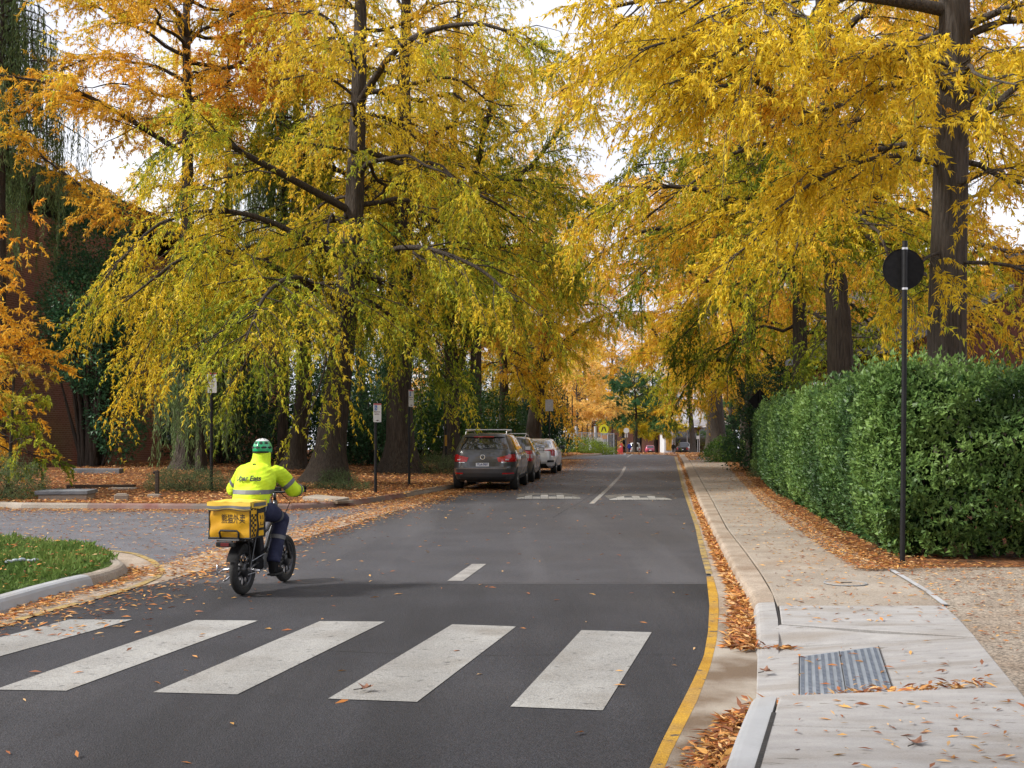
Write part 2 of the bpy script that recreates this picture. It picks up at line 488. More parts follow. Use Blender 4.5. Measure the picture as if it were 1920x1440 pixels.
# ------------------------------------------------------------------ the ground, the street and its edges
def sheet(name, lf, rf, ys, dz, mat, nx=6, parent=None, kind='structure', cross=0.0):
    ys = np.asarray(ys, float)
    l = lf(ys); r = rf(ys); t = np.linspace(0, 1, nx + 1)
    X = l[:, None] + (r - l)[:, None] * t[None]
    Y = np.repeat(ys[:, None], nx + 1, 1)
    Z = zt(Y) + dz + cross * t[None]
    V = np.stack([X, Y, Z], -1).reshape(-1, 3)
    i = np.arange(len(V)).reshape(len(ys), nx + 1)
    F = np.stack([i[:-1, :-1], i[:-1, 1:], i[1:, 1:], i[1:, :-1]], -1).reshape(-1, 4)
    o = link_mesh(name, np_mesh(name, V, F), mat, parent)
    if kind and parent is None: o['kind'] = kind
    return o

def PL(poly):
    a = sorted(poly, key=lambda p: p[1])
    yy = [p[1] for p in a]; xx = [p[0] for p in a]
    return lambda y: np.interp(y, yy, xx)

YEL_L = PL([(-3.4, -6), (-1.1, 0), (-.05, 3), (.687, 5.815), (.808, 6.307), (1.023, 7.119), (1.205, 7.82), (1.418, 8.675), (1.632, 9.765), (1.896, 11.272), (2.241, 13.526), (2.57, 16.018), (3.199, 20.517), (3.97, 26.464), (4.919, 33.815), (8.815, 62.966), (11.6, 84)])
YEL_R = PL([(-3.27, -6), (-.97, 0), (.08, 3), (.793, 5.958), (1.141, 7.232), (1.403, 8.3), (1.634, 9.364), (1.915, 10.869), (2.101, 11.974), (2.346, 13.729), (2.66, 16.018), (3.275, 20.517), (4.05, 26.464), (5.01, 33.815), (8.93, 62.966), (11.72, 84)])
KF = PL([(-2.6, -6), (-.55, 0), (.03, 2), (.972, 5.36), (1.169, 6.065), (1.397, 6.814), (1.77, 8.394), (1.987, 9.482), (2.206, 10.618), (2.303, 11.333), (2.467, 12.798), (2.718, 14.763), (3.249, 18.91), (4.219, 26.297), (5.842, 38.25), (8.94, 61), (12.0, 84)])
KB = PL([(-2.4, -6), (-.4, 0), (.13, 2), (1.123, 5.36), (1.367, 6.187), (1.55, 6.814), (2.144, 9.376), (2.467, 11.036), (2.714, 12.798), (2.963, 14.763), (3.46, 18.91), (4.5, 26.297), (6.15, 38.25), (9.3, 61), (12.36, 84)])
PR = PL([(-.8, -6), (.9, 0), (1.65, 2), (3.045, 7.063), (3.266, 7.864), (3.47, 8.766), (3.684, 9.686), (3.972, 11.333), (4.221, 13.304), (4.45, 15.44), (4.75, 17.904), (5.6, 24.391), (7.75, 38.25), (10.95, 58.034), (12.3, 66), (15.0, 84)])
DISH_U = PL([(-4.418, 14.726), (-4.112, 16.752), (-3.628, 19.956), (-3.25, 23.41), (-2.62, 27.459), (-1.962, 33.2)])
DISH_L = PL([(-3.881, 13.137), (-3.644, 14.846), (-3.3, 18.26), (-2.8, 22.405), (-2.15, 27.459), (-1.66, 33.2)])
RL_ = PL([(-4.75, -6), (-4.6, 4), (-4.45, 8), (-4.402, 10.088), (-4.32, 10.837), (-4.179, 11.594), (-4.042, 12.524), (-3.9, 13.1), (-3.644, 14.846), (-3.3, 18.26), (-2.8, 22.405), (-2.15, 27.459), (-1.75, 33.2), (-1.7, 34.3), (1.75, 60), (2.6, 68), (3.2, 74), (4.3, 80), (6.2, 86), (7.4, 92), (8.4, 104)])
LK = [(-40, 36), (-20, 29), (-11.3, 25.9), (-10.7, 25.56), (-8.7, 25.35), (-6.75, 25.19), (-5.7, 25.05), (-4.97, 25.1), (-4.4, 25.4), (-3.94, 25.95), (-3.5, 27.0), (-3.02, 28.6), (-1.85, 34.26), (1.7, 60), (2.55, 68), (3.15, 74), (4.25, 80), (6.15, 86), (7.3, 92)]

# terrain under everything, out to the horizon
yy = np.concatenate([np.linspace(-60, 80, 8), np.linspace(84, 100, 9), np.linspace(110, 900, 30)])
sheet('ground', lambda y: np.full_like(y, -600), lambda y: np.full_like(y, 600), yy, -0.07, M['soil'], 30)

road = sheet('road', RL_, lambda y: YEL_R(y) + 0.02, np.concatenate([np.arange(12.9, 84, 0.9), np.arange(84, 104, 1.0)]), 0, M['asphalt'], 6)
near_road = sheet('resurfaced_road', lambda y: RL_(y), lambda y: YEL_R(y) + 0.02, np.concatenate([np.arange(-6, 12.9, 0.45), [12.9]]), 0.003, M['asphalt_new'], 6)
sheet('cross_street', lambda y: np.full_like(y, -30), lambda y: np.full_like(y, 60), np.arange(104, 128, 2.0), 0.0, M['asphalt'], 20)
side = MB()
side.add([(x, y, -0.004) for x, y in [(-3.85, 13.2), (-4.0, 16.75), (-3.5, 19.956), (-3.15, 23.41), (-2.5, 27.459), (-1.9, 33.2), (-3.3, 28.6), (-4.2, 26.1), (-4.97, 25.3), (-6.75, 25.4), (-10.7, 25.8), (-11.3, 26.1), (-20, 29.2), (-40, 36.2), (-40, 14), (-12, 19.2), (-7.5, 17.3), (-5.6, 15.9), (-4.5, 13.6)]], [list(range(19))])
side.build('side_road', M['asphalt_side'])['kind'] = 'structure'

def sweep(mb, path, prof, closed=False):
    """prof: (offset to the right of travel, height)"""
    P = [Vector((x, y, 0)) for x, y in path]
    k = len(P); n = len(prof); vs = []; fs = []
    for i in range(k):
        t = (P[min(i + 1, k - 1)] - P[max(i - 1, 0)]).normalized()
        rgt = Vector((t.y, -t.x, 0))
        for o_, h in prof:
            q = P[i] + rgt * o_
            vs.append((q.x, q.y, h + float(zt(q.y))))
    for i in range(k - 1):
        for j in range(n - 1):
            a = i * n + j
            fs.append((a, a + 1, a + n + 1, a + n))
    fs.append(list(range(n))[::-1]); fs.append([(k - 1) * n + j for j in range(n)])
    mb.add(vs, fs)
    return mb

def resample(path, step):
    P = np.array(path, float)
    s = np.concatenate([[0], np.cumsum(np.linalg.norm(np.diff(P, axis=0), axis=1))])
    t = np.linspace(0, s[-1], max(2, int(s[-1] / step) + 1))
    return np.stack([np.interp(t, s, P[:, 0]), np.interp(t, s, P[:, 1])], 1)

# concrete gutter on the right, the dish across the side street, the left apron
gut = sheet('gutter', lambda y: YEL_R(y) - 0.02, lambda y: KF(y) + 0.01, np.concatenate([np.arange(-6, 40, 0.4), np.arange(40, 84, 2)]), 0.006, M['conc_tan'], 4)
sheet('gutter', lambda y: YEL_R(y) - 0.018, lambda y: KF(y) + 0.3, np.arange(3, 10.5, 0.3), 0.0085, M['conc_stain'], 4)
sheet('gutter', lambda y: DISH_U(y) - 0.02, lambda y: DISH_L(y) + 0.0, np.linspace(13.2, 33.2, 40), 0.007, M['conc_tan'], 4)
apron = MB()
apron.add([(x, y, 0.0045) for x, y in [(-4.40, 6), (-4.402, 10.088), (-4.32, 10.837), (-4.179, 11.594), (-4.042, 12.524), (-3.85, 13.15), (-4.40, 14.75), (-4.737, 15.28), (-5.259, 16.159), (-5.66, 16.45), (-6.6, 17.0), (-5.75, 16.0), (-5.2, 15.2), (-4.8, 14.35), (-4.5, 13.7), (-4.46, 12.8), (-4.56, 12.3), (-4.66, 11.6), (-4.72, 10.7), (-4.8, 6)]], [list(range(20))])
apron.build('gutter', M['conc_tan'])['kind'] = 'structure'

# yellow edge lines, zebra stripes and lane lines are painted on the road
def yline(name, poly, wid, mat, dz, parent):
    P = resample(poly, 0.35)
    sweep(mb := MB(), P, [(-wid / 2, dz), (wid / 2, dz)])
    mb.f = mb.f[:-2]; mb.m = mb.m[:-2]
    mb.f = [f[::-1] for f in mb.f]
    return mb.build(name, mat, parent)
sheet('edge_line', lambda y: YEL_L(y), lambda y: YEL_R(y), np.arange(-2, 13.75, 0.25), 0.010, M['paint_yellow'], 1, near_road)
sheet('edge_line', lambda y: YEL_L(y) + 0.005, lambda y: YEL_R(y), np.concatenate([np.arange(13.75, 40, 0.5), np.arange(40, 84, 3)]), 0.010, M['paint_yellow_old'], 1, road)
yline('edge_line', [(-4.46, 7), (-4.40, 10.088), (-4.32, 10.837), (-4.18, 11.594), (-4.05, 12.524), (-4.06, 13.4), (-4.227, 14.155), (-4.70, 15.28), (-5.25, 16.2), (-5.7, 16.5)], 0.09, M['paint_yellow_old'], 0.0125, near_road)
for q in [[(-3.925, 10.405), (-3.367, 10.405), (-3.852, 8.473), (-4.391, 8.473)], [(-2.797, 10.375), (-2.238, 10.346), (-2.861, 7.53), (-3.334, 7.561)], [(-1.688, 10.316), (-1.113, 10.287), (-1.738, 7.423), (-2.289, 7.484)],
          [(-.516, 10.144), (.036, 10.033), (-.584, 7.217), (-1.145, 7.304)], [(.582, 9.844), (1.16, 9.739), (.541, 6.996), (-.01, 7.091)]]:
    if q[0][0] < -3.9:      # the outermost stripe runs on to the kerb side of the crossing
        q = [q[0], q[1], (-4.05, 7.66), (-4.44, 8.28)]
    MB().grid(lambda u, v, q=q: (*(Vector(q[3]).lerp(Vector(q[2]), u).lerp(Vector(q[0]).lerp(Vector(q[1]), u), v)), 0.0075), 3, 6).build('zebra_stripe', M['paint_white'], near_road)
MB().add([(-.728, 13.137, .005), (-.549, 13.137, .005), (-.324, 14.846, .005), (-.506, 14.846, .005)], [(0, 1, 2, 3)]).build('lane_dash', M['paint_grey'], road)
yline('lane_line', [(1.86, 27.46), (3.0, 36), (4.3, 46.3), (5.6, 58)], 0.12, M['paint_grey'], 0.005, road)
yline('lane_dash', [(7.85, 80), (8.35, 84), (9.1, 90), (9.9, 96)], 0.14, M['paint_white'], 0.006, road)

# cracks and a paving joint in the asphalt
def crack(pts_, wid, par, dz, mat=None):
    P = resample(pts_, .12); gg = np.random.default_rng(int(abs(pts_[0][0]) * 100))
    P = P + np.cumsum(gg.normal(0, .008, P.shape), 0)
    mb = MB(); vs = []
    for i, (x, y) in enumerate(P):
        w2 = wid * gg.uniform(.4, 1.2); vs += [(x - w2 * .5, y - w2 * .5, dz), (x + w2 * .5, y + w2 * .5, dz)]
    mb.add(vs, [(2 * i, 2 * i + 1, 2 * i + 3, 2 * i + 2) for i in range(len(P) - 1)]).build('crack', mat or M['tar'], par)
crack([(-3.9, 12.93), (2.2, 12.92)], .014, road, .0055)
crack([(-1.6, 9.0), (-.4, 8.7), (1.3, 8.75)], .008, near_road, .0058)
crack([(.8, 23), (1.9, 30), (3.0, 38)], .02, road, .003)
crack([(-1.2, 19.5), (.6, 20.2), (2.6, 19.8)], .012, road, .003)
# right kerb in cast lengths
ker = sheet('kerb', lambda y: KF(y) + 0.02, lambda y: KB(y) - 0.02, np.concatenate([np.arange(9.3, 40, 1.0), np.arange(40, 84.1, 2)]), 0.05, M['conc_tan'], 1)
def kerb_len(y0, y1, mat, taper=None):
    ys = np.linspace(y0 + .004, y1 - .004, max(2, int((y1 - y0) / 0.4) + 1))
    mb = MB(); vs = []; fs = []
    for y in ys:
        a, b, z = float(KF(y)), float(KB(y)) - .012, float(zt(y))
        h = 0.13 if taper is None else float(np.interp(y, taper[0], taper[1]))
        vs += [(a - .03, y, z - .03), (a - .03, y, z + h * .12), (a - .004, y, z + h * .78), (a + .02, y, z + h * .96), (a + .05, y, z + h), (b, y, z + h + .003), (b, y, z - .03)]
    for i in range(len(ys) - 1):
        for j in range(6):
            a = i * 7 + j
            fs.append((a, a + 1, a + 8, a + 7)[::-1])
    fs.append(list(range(7))); fs.append([(len(ys) - 1) * 7 + j for j in range(7)][::-1])
    mb.add(vs, fs).build('kerb_length', mat, ker)
ye = [10.6, 13.15, 15.6, 18.1, 20.6, 23.1, 25.6, 28.1, 30.6, 33.1, 36, 39, 42, 46, 50, 55, 60, 65]
for a, b in zip(ye[:-1], ye[1:]):
    kerb_len(a, b, M['conc_tan'])
kerb_len(65, 84, M['conc_old'])
kerb_len(8.62, 10.6, M['conc_new'], ([8.62, 9.35], [0.012, 0.13]))
kerb_len(4.6, 6.8, M['conc_white']); kerb_len(2.2, 4.6, M['conc_white']); kerb_len(-2, 2.2, M['conc_white'])

# footpath: bedding and slabs
foot = sheet('footpath', lambda y: KB(y) - .01, PR, np.concatenate([np.arange(9.4, 40, 1.0), np.arange(40, 66.1, 2)]), 0.09, M['tar'], 1)
def slab(poly, mat, z=0.135, th=0.06, zf=None):
    mb = MB(); n = len(poly)
    cx = sum(p[0] for p in poly) / n; cy = sum(p[1] for p in poly) / n
    f = zf or (lambda x, y: z + float(zt(y)))
    ins = []
    for x, y in poly:
        d = math.hypot(x - cx, y - cy); k = max(0, 1 - 0.012 / d)
        ins.append((cx + (x - cx) * k, cy + (y - cy) * k))
    vs = [(x, y, f(x, y) - th) for x, y in poly] + [(x, y, f(x, y) - .006) for x, y in poly] + [(x, y, f(x, y)) for x, y in ins]
    area = sum(poly[i][0] * poly[(i + 1) % n][1] - poly[(i + 1) % n][0] * poly[i][1] for i in range(n))
    fs = [list(range(2 * n, 3 * n))]
    for lvl in (0, 1):
        for i in range(n):
            fs.append((lvl * n + i, lvl * n + (i + 1) % n, (lvl + 1) * n + (i + 1) % n, (lvl + 1) * n + i))
    if area < 0: fs = [list(f_)[::-1] for f_ in fs]
    return mb.add(vs, fs).build('slab', mat, foot)
def path_slab(y0, y1, mat, sk=0.0, z=0.135):
    g = .005
    k = max(1, int((y1 - y0) / 1.3))
    ys = np.linspace(y0 + g, y1 - g, k + 1)
    slab([(float(KB(y)) + .012, y) for y in ys][::-1] + [(float(PR(y)), y) for y in ys], mat, z)
M['conc_mid'] = pm('concrete_mid', (0.26, 0.222, 0.18), (0.335, 0.292, 0.24), 1.6, 0.85, 0.3, 60, 0.3, world=True, speck=(95, 0.78, 1.2), stain=((0.21, 0.165, 0.125), 0.7, 0.5, 0.8))
ys_ = [10.389, 13.148, 14.8, 16.5, 18.2, 19.9, 21.6, 23.3, 25, 27, 29, 31, 33, 34.9, 37.8, 40.8, 43.9, 47, 50, 53, 56, 60, 66]
cm = [M['conc_mid'], M['conc_old'], M['conc_old'], M['conc_mid']]
for i, (a, b) in enumerate(zip(ys_[:-1], ys_[1:])):
    path_slab(a, b, cm[i % 4], z=0.135 + 0.003 * ((i * 7) % 3 - 1))
slab([(2.365, 10.38), (2.16, 9.40), (3.475, 8.80), (3.684, 9.69), (3.825, 10.38)], M['conc_new'])
wz = lambda x, y: 0.02 + 0.112 * min(1, max(0, (x - 1.86) / 1.6 + max(0, (y - 8.95 + (x - 1.88) * .115)) / .42 * max(0, 1 - (x - 1.86) / 1.75)))
slab([(2.13, 9.36), (1.99, 9.2), (1.885, 8.95), (2.7, 8.86), (3.468, 8.772), (2.8, 9.07)], M['conc_new'], zf=wz)
rz_ = lambda x, y: 0.012 + 0.12 * min(1, max(0, (x - 1.45 - (y - 7) * .2) / 1.6))
slab([(1.872, 8.94), (1.42, 6.84), (3.045, 7.08), (3.465, 8.765), (2.68, 8.85)], M['conc_new'], zf=rz_)
slab([(1.556, 6.82), (1.358, 6.14), (2.735, 5.95), (3.04, 7.06)], M['conc_new'])
slab([(1.352, 6.125), (1.022, 5.0), (.605, 3.6), (2.07, 3.4), (2.735, 5.935)], M['conc_new'])
slab([(.615, 3.585), (-.2, 0.6), (1.2, 0.4), (2.065, 3.385)], M['conc_new'])
sheet('tar_joint', lambda y: KB(y) - .012, lambda y: KB(y) + .012, np.arange(9.38, 11.0, .3), 0.122, M['tar'], 1, foot)
sheet('tar_joint', lambda y: KB(y) - .014, lambda y: KB(y) + .012, np.arange(2, 6.8, .4), 0.137, M['tar'], 1, foot)
MB().add([(float(PR(y)) + o, y, 0.142) for y in (10.4, 11.3, 12.2, 13.2) for o in (0.004, .06)], [(0, 1, 3, 2), (2, 3, 5, 4), (4, 5, 7, 6)]).build('edge_strip', M['conc_white'], foot)

# gravel apron and soil on the right
def right_bed(name, ys, fx0, x1, dz, mat, nx=24):
    o = sheet(name, fx0, lambda y: np.full_like(y, x1), ys, dz, mat, nx)
    return o
right_bed('gravel_apron', np.arange(-4, 13.9, 0.5), lambda y: PR(y) - .05, 16, 0.125, M['gravel'])
right_bed('garden_bed', np.concatenate([np.arange(13.4, 40, 0.8), np.arange(40, 64.2, 3)]), lambda y: PR(y) + .012, 60, 0.13, M['soil'])
right_bed('garden_bed', np.arange(82, 104, 2.0), lambda y: KB(y) + 1.7, 60, 0.12, M['soil'])
sheet('driveway', lambda y: KB(y) - .2, lambda y: np.full_like(y, 40), np.arange(67, 82, 1.5), 0.05, M['asphalt_side'], 3)
sheet('driveway_edge', lambda y: KB(y) - .2, lambda y: np.full_like(y, 40), np.array([65.6, 67.0]), 0.09, M['conc_new'], 3)
sheet('driveway_edge', lambda y: KB(y) - .2, lambda y: np.full_like(y, 40), np.array([81.6, 83.4]), 0.1, M['conc_new'], 3)

# drain plate and service cover set in the path
t = thing('drain_plate', 'grey ribbed steel drain plate set in the pale path ramp', 'drain cover')
gq = [(1.745, 7.12), (2.335, 7.20), (2.70, 8.66), (2.085, 8.50)]
def gp(u, v, dz=0):
    a = Vector(gq[0]).lerp(Vector(gq[1]), u); b = Vector(gq[3]).lerp(Vector(gq[2]), u)
    p = a.lerp(b, v)
    return (p.x, p.y, rz_(p.x, p.y) + dz)
MB().grid(lambda u, v: gp(u, v, 0.005), 4, 6).build('plate', M['galv'], t)
M['galv_dark'] = pm('plate_rib', (0.15, 0.18, 0.23), (0.20, 0.23, 0.28), 8, 0.5, 0.1, metal=0.3, world=True)
for i in range(12):
    u0 = (i + .18) / 12; u1 = (i + .62) / 12
    mb = MB()
    for k in range(32):
        v0 = .02 + .96 * k / 32; v1 = v0 + .021
        mb.add([gp(u0, v0, .0065), gp(u1, v0, .0065), gp(u1, v1, .0065), gp(u0, v1, .0065), gp(u0, v0, .0105), gp(u1, v0, .0105), gp(u1, v1, .0105), gp(u0, v1, .0105)], [(4, 5, 6, 7), (0, 1, 5, 4), (1, 2, 6, 5), (2, 3, 7, 6), (3, 0, 4, 7)])
    mb.build('rib', M['galv_dark'], t)
for u0, u1 in ((-.012, 0.0), (.495, .505), (1.0, 1.012)):
    MB().add([gp(u0, 0, .008), gp(u1, 0, .008), gp(u1, 1, .008), gp(u0, 1, .008)], [(0, 1, 2, 3)]).build('seam', M['tar'], t)
t = thing('service_cover', 'round concrete service cover with a lifting slot in the tan slab', 'manhole cover', (3.38, 11.9, 0.137))
MB().lathe([(0, .006), (.19, .006), (.2, .003)], n=32).build('lid', M['conc_old'], t)
MB().lathe([(.2, .002), (.2, .008), (.215, .008), (.215, .002)], n=32).build('ring', M['steel_dull'], t)
MB().box((0.01, 0, .008), (.11, .03, .006)).build('slot', M['tar'], t)

# left: grass island with its kerb
isl = [(-4.62, 3), (-4.62, 8), (-4.60, 10.74), (-4.55, 11.6), (-4.49, 12.3), (-4.41, 12.8), (-4.40, 13.4), (-4.52, 13.9), (-4.78, 14.45), (-5.2, 15.3), (-5.78, 16.22), (-6.65, 17.0), (-7.6, 17.5), (-12, 19.3), (-40, 14)]
isl = [(-4.76, 3), (-4.74, 8), (-4.687, 10.74), (-4.622, 11.6), (-4.55, 12.3), (-4.44, 12.8), (-4.42, 13.4), (-4.53, 13.85), (-4.8, 14.4), (-5.22, 15.25), (-5.8, 16.15), (-6.65, 16.95), (-7.6, 17.42), (-12, 19.1)]
kprof = [(.0, -.02), (0.0, .03), (-.025, .10), (-.05, .125), (-.085, .138), (-.16, .14), (-.16, -.02)]
ik = bpy.data.objects.new('island_kerb', sweep(MB(), [(-4.70, 2.9), (-4.70, 3.0)], kprof).mesh('island_kerb')); COL.objects.link(ik); ik['kind'] = 'structure'; ik.data.materials.append(M['conc_white'])
P = resample(isl, 0.25)
n0 = [i for i in range(len(P)) if P[i, 1] < 9.2][-1]; n1 = [i for i in range(len(P)) if P[i, 1] < 12.75][-1]
for a, b, m_ in ((0, n0, 'conc_white'), (n0, n1, 'conc_white'), (n1, n1 + 4, 'conc_old'), (n1 + 4, n1 + 9, 'conc_mid'), (n1 + 9, n1 + 17, 'conc_old'), (n1 + 17, len(P) - 1, 'conc_old')):
    sweep(MB(), P[a:b + 1], kprof).build('kerb_length', M[m_], ik)
ip = [(x - .13, y - .05) for x, y in isl] + [(-40, 12), (-40, 3)]
MB().add([(x, y, 0.12) for x, y in ip], [list(range(len(ip)))]).build('turf', M['turf'])['kind'] = 'structure'

# far-left kerb and the leaf-strewn bed behind it
lk = bpy.data.objects.new('far_kerb', sweep(MB(), [(-39.9, 36), (-39.8, 35.96)], kprof).mesh('far_kerb')); COL.objects.link(lk); lk['kind'] = 'structure'; lk.data.materials.append(M['conc_old'])
PK = resample(LK, 0.5)
kp2 = [(-o_, h) for o_, h in kprof]
kp2 = kprof
st_ = list(range(0, len(PK) - 1, 5)) + [len(PK) - 1]
for i, (a, b) in enumerate(zip(st_[:-1], st_[1:])):
    x = PK[a, 0]
    m_ = 'kerb_red' if (-11 < x < -3.2) else 'conc_mid' if x < 0 else 'conc_old'
    if i % 5 == 2 and m_ == 'kerb_red': m_ = 'conc_mid'
    sweep(MB(), [tuple(PK[q][::1]) for q in range(a, b + 1)], [(o_ * -1, h) for o_, h in kprof] if False else [(-o_, h) for o_, h in kprof][::-1] if False else [(o_, h) for o_, h in kprof]).build('kerb_length', M[m_], lk)
def lk_y(x):
    q = np.array(LK)
    return np.interp(x, q[:, 0], q[:, 1])
def bed_z(x, y):
    d = np.clip(np.asarray(y) - lk_y(x), 0, None)
    d = np.minimum(d, np.clip((np.interp(np.minimum(y, 92), np.array(LK)[7:, 1], np.array(LK)[7:, 0]) - x), 0.0, None) + (np.asarray(y) < 25.5) * 99)
    P_ = np.stack([np.asarray(x, float), np.asarray(y, float), np.zeros(np.shape(x))], -1).reshape(-1, 3)
    return 0.125 + np.minimum(0.32, d * 0.03) * 0.8 + 0.06 * (noise3(P_, 0.7, 3).reshape(np.shape(x)) - .5) * np.clip(d, 0, 1) + zt(y)
xs = np.concatenate([np.linspace(-60, -14, 24), np.linspace(-13.5, 7.3, 80)])
vs_ = np.linspace(0, 1, 60) ** 1.6
X = np.repeat(xs[None], 60, 0)
Y0 = lk_y(xs)[None] + 0.14
Y = Y0 + vs_[:, None] * (140 - Y0)
Z = bed_z(X, Y)
V = np.stack([X, Y, Z], -1).reshape(-1, 3)
i = np.arange(len(V)).reshape(X.shape)
F = np.stack([i[:-1, :-1], i[:-1, 1:], i[1:, 1:], i[1:, :-1]], -1).reshape(-1, 4)
link_mesh('leaf_bed', np_mesh('leaf_bed', V, F), M['soil'])['kind'] = 'structure'

# ------------------------------------------------------------------ fallen leaves
LIT = np.array([(0.60, 0.30, 0.10), (0.54, 0.21, 0.055), (0.36, 0.125, 0.045), (0.66, 0.42, 0.20), (0.25, 0.10, 0.05), (0.62, 0.34, 0.10)])
def litter(name, P, L0=0.105, tilt=0.35, Wr=0.23, pal=LIT, seed=1):
    g = np.random.default_rng(seed)
    n = len(P)
    a = g.uniform(0, 2 * np.pi, n)
    D = np.stack([np.cos(a), np.sin(a), g.normal(0, tilt * .5, n)], 1)
    N = np.stack([g.normal(0, tilt, n), g.normal(0, tilt, n), np.ones(n)], 1)
    L = L0 * g.uniform(0.55, 1.3, n)
    C = pal[g.integers(0, len(pal), n)] * g.uniform(0.65, 1.25, n)[:, None]
    o = link_mesh(name, leaf_mesh(name, P, D, N, L, L * Wr * g.uniform(.8, 1.3, n), C, 0.06, tri=name in ('bed_leaves', 'far_leaves')), M['litter'])
    o['kind'] = 'stuff'
    return o
def pts(x, y, z):
    return np.stack([x, y, z], 1)
g = np.random.default_rng(5)
# right gutter: drift against the kerb
n = 16000
y = np.concatenate([9.0 + 30 * g.random(n) ** 1.5, 38 + 46 * g.random(3000)])
wdt = np.minimum(KF(y) - YEL_R(y) - .12, .55) * (.55 + .6 * noise3(np.stack([y, y * 0, y * 0], 1), .9, 2))
t_ = np.abs(g.normal(0, .42, len(y))); t_ = np.where(t_ > 1.1, g.random(len(y)), t_)
P1 = pts(KF(y) - .045 - wdt * t_, y, 0.012 + .05 * np.exp(-t_ * 2) * g.random(len(y)) + zt(y))
y = 2 + 4.85 * g.random(3600)
t_ = np.minimum(np.abs(g.normal(0, .5, len(y))), 1.6)
P2 = pts(KF(y) - .045 - np.interp(y, [2, 5, 6.9], [.30, .26, .10]) * t_, y, 0.014 + .06 * np.exp(-t_ * 2) * g.random(len(y)))
# pile along the low side of the ramp
x = 1.40 + 1.5 * g.random(420) ** 1.5; 
P3 = pts(x, 6.84 + (x - 1.40) * .15 + .03 + np.abs(g.normal(0, .06, 420)), np.array([rz_(a, 7.0) for a in x]) + .015 + .04 * g.random(420))
x = 1.7 + .45 * g.random(120)
P3b = pts(x, 8.9 - (x - 1.88) * .1 - np.abs(g.normal(0, .04, 120)), np.full(120, .04))
litter('drifted_leaves', np.concatenate([P1, P2, P3, P3b]), 0.085, 0.5, seed=2)
# scattered on path, gravel, road
def scatter(n, x0, x1, y0, y1, z, f=None):
    x = g.uniform(x0, x1, n); y = g.uniform(y0, y1, n)
    return x, y
y = 3 + 60 * g.random(3600) ** 1.15; u = g.random(len(y)) ** 0.8
P4 = pts(KB(y) + .05 + (PR(y) - KB(y)) * u, y, .143 + zt(y)); 
keep = (y > 9.4) | (y < 6.7)
P4 = P4[keep]
rr = g.random(60); P4b = pts(1.9 + rr * 1.2, 7.1 + g.random(60) * 1.6, np.zeros(60)); P4b[:, 2] = [rz_(a, b) + .014 for a, b in P4b[:, :2]]
y = 13.0 + 50 * g.random(16000) ** 1.4
P5 = pts(PR(y) - .35 + np.abs(g.normal(0, .5, len(y))), y, .15 + zt(y) + .02 * g.random(len(y)))
y = 5 + 8.9 * g.random(2600) ** .55; P6 = pts(PR(y) + .05 + g.random(len(y)) * 5.5, y, np.full(len(y), .133))
litter('scattered_leaves', np.concatenate([P4, P4b, P5, P6]), 0.072, 0.25, seed=3)
# road
y = 5 + 70 * g.random(2600) ** 1.3; u = g.random(len(y)) ** 1.6
P7 = pts(RL_(y) + (YEL_L(y) - RL_(y)) * u, y, .012 + zt(y))
sel = (y > 30) | (g.random(len(y)) < np.interp(y, [5, 12, 30], [.10, .22, .6])); P7 = P7[sel]
y = 32 + 42 * g.random(15000); u = np.minimum(np.abs(g.normal(0, .9, len(y))), 3.2); P8 = pts(RL_(y) + .1 + u, y, .012 + .02 * g.random(len(y)) + zt(y))
y = 13.5 + 19 * g.random(6500); u = g.normal(0, .35, len(y)); P9 = pts((DISH_U(y) + DISH_L(y)) / 2 + u, y, np.full(len(y), .016))
q = PK[(PK[:, 0] > -14) & (PK[:, 0] < -1.8)]
k = g.integers(0, len(q) - 1, 6500); f_ = g.random(6500)[:, None]
b = q[k] * (1 - f_) + q[k + 1] * f_
tt = q[k + 1] - q[k]; tt /= np.linalg.norm(tt, axis=1, keepdims=True)
off = np.abs(g.normal(0, .55, 6500))[:, None] + .05
b = b + np.stack([tt[:, 1], -tt[:, 0]], 1) * off
P10 = pts(b[:, 0], b[:, 1], .012 + .02 * g.random(6500))
x = g.uniform(-13, -4, 2600); y = g.uniform(16.5, 25, 2600); P11 = pts(x, y, np.full(2600, .008)); P11 = P11[(y > 17.8 - (x + 7.5) * .6) & (x < DISH_U(y))]
ka = g.integers(0, 40, 2600); bi = P[:48]
k = g.integers(0, len(bi) - 1, 2600); f_ = g.random(2600)[:, None]
b = bi[k] * (1 - f_) + bi[k + 1] * f_; P12 = pts(b[:, 0] + .03 + np.abs(g.normal(0, .14, 2600)), b[:, 1], .015 + .03 * g.random(2600))
P12 = P12[P12[:, 1] < 14.2]
y = 9.5 + 6 * g.random(700); P13 = pts(RL_(y) + np.abs(g.normal(0, .5, 700)), y, np.full(700, .014))
litter('road_leaves', np.concatenate([P7, P8, P9, P10, P11, P12, P13]), 0.085, 0.25, seed=4)
# thick litter on the beds
x = g.uniform(-16, 5, 60000); y = lk_y(x) + .15 + 38 * g.random(60000) ** 1.7
P14 = pts(x, y, bed_z(x, y) + .005 + .05 * g.random(60000))
litter('bed_leaves', P14, 0.11, 0.4, seed=6)
x = g.uniform(9, 26, 7000); y = g.uniform(83, 104, 7000); P15 = pts(x, y, .13 + zt(y)); 
y = 66 + 20 * g.random(2500); P16 = pts(KB(y) + 10 * g.random(2500) ** 2, y, .12 + zt(y))
x = g.uniform(-4, 40, 12000); y = g.uniform(126, 215, 12000); P17 = pts(x, y, -.03 + zt(y))
litter('far_leaves', np.concatenate([P15, P16, P17]), 0.22, 0.3, seed=8)
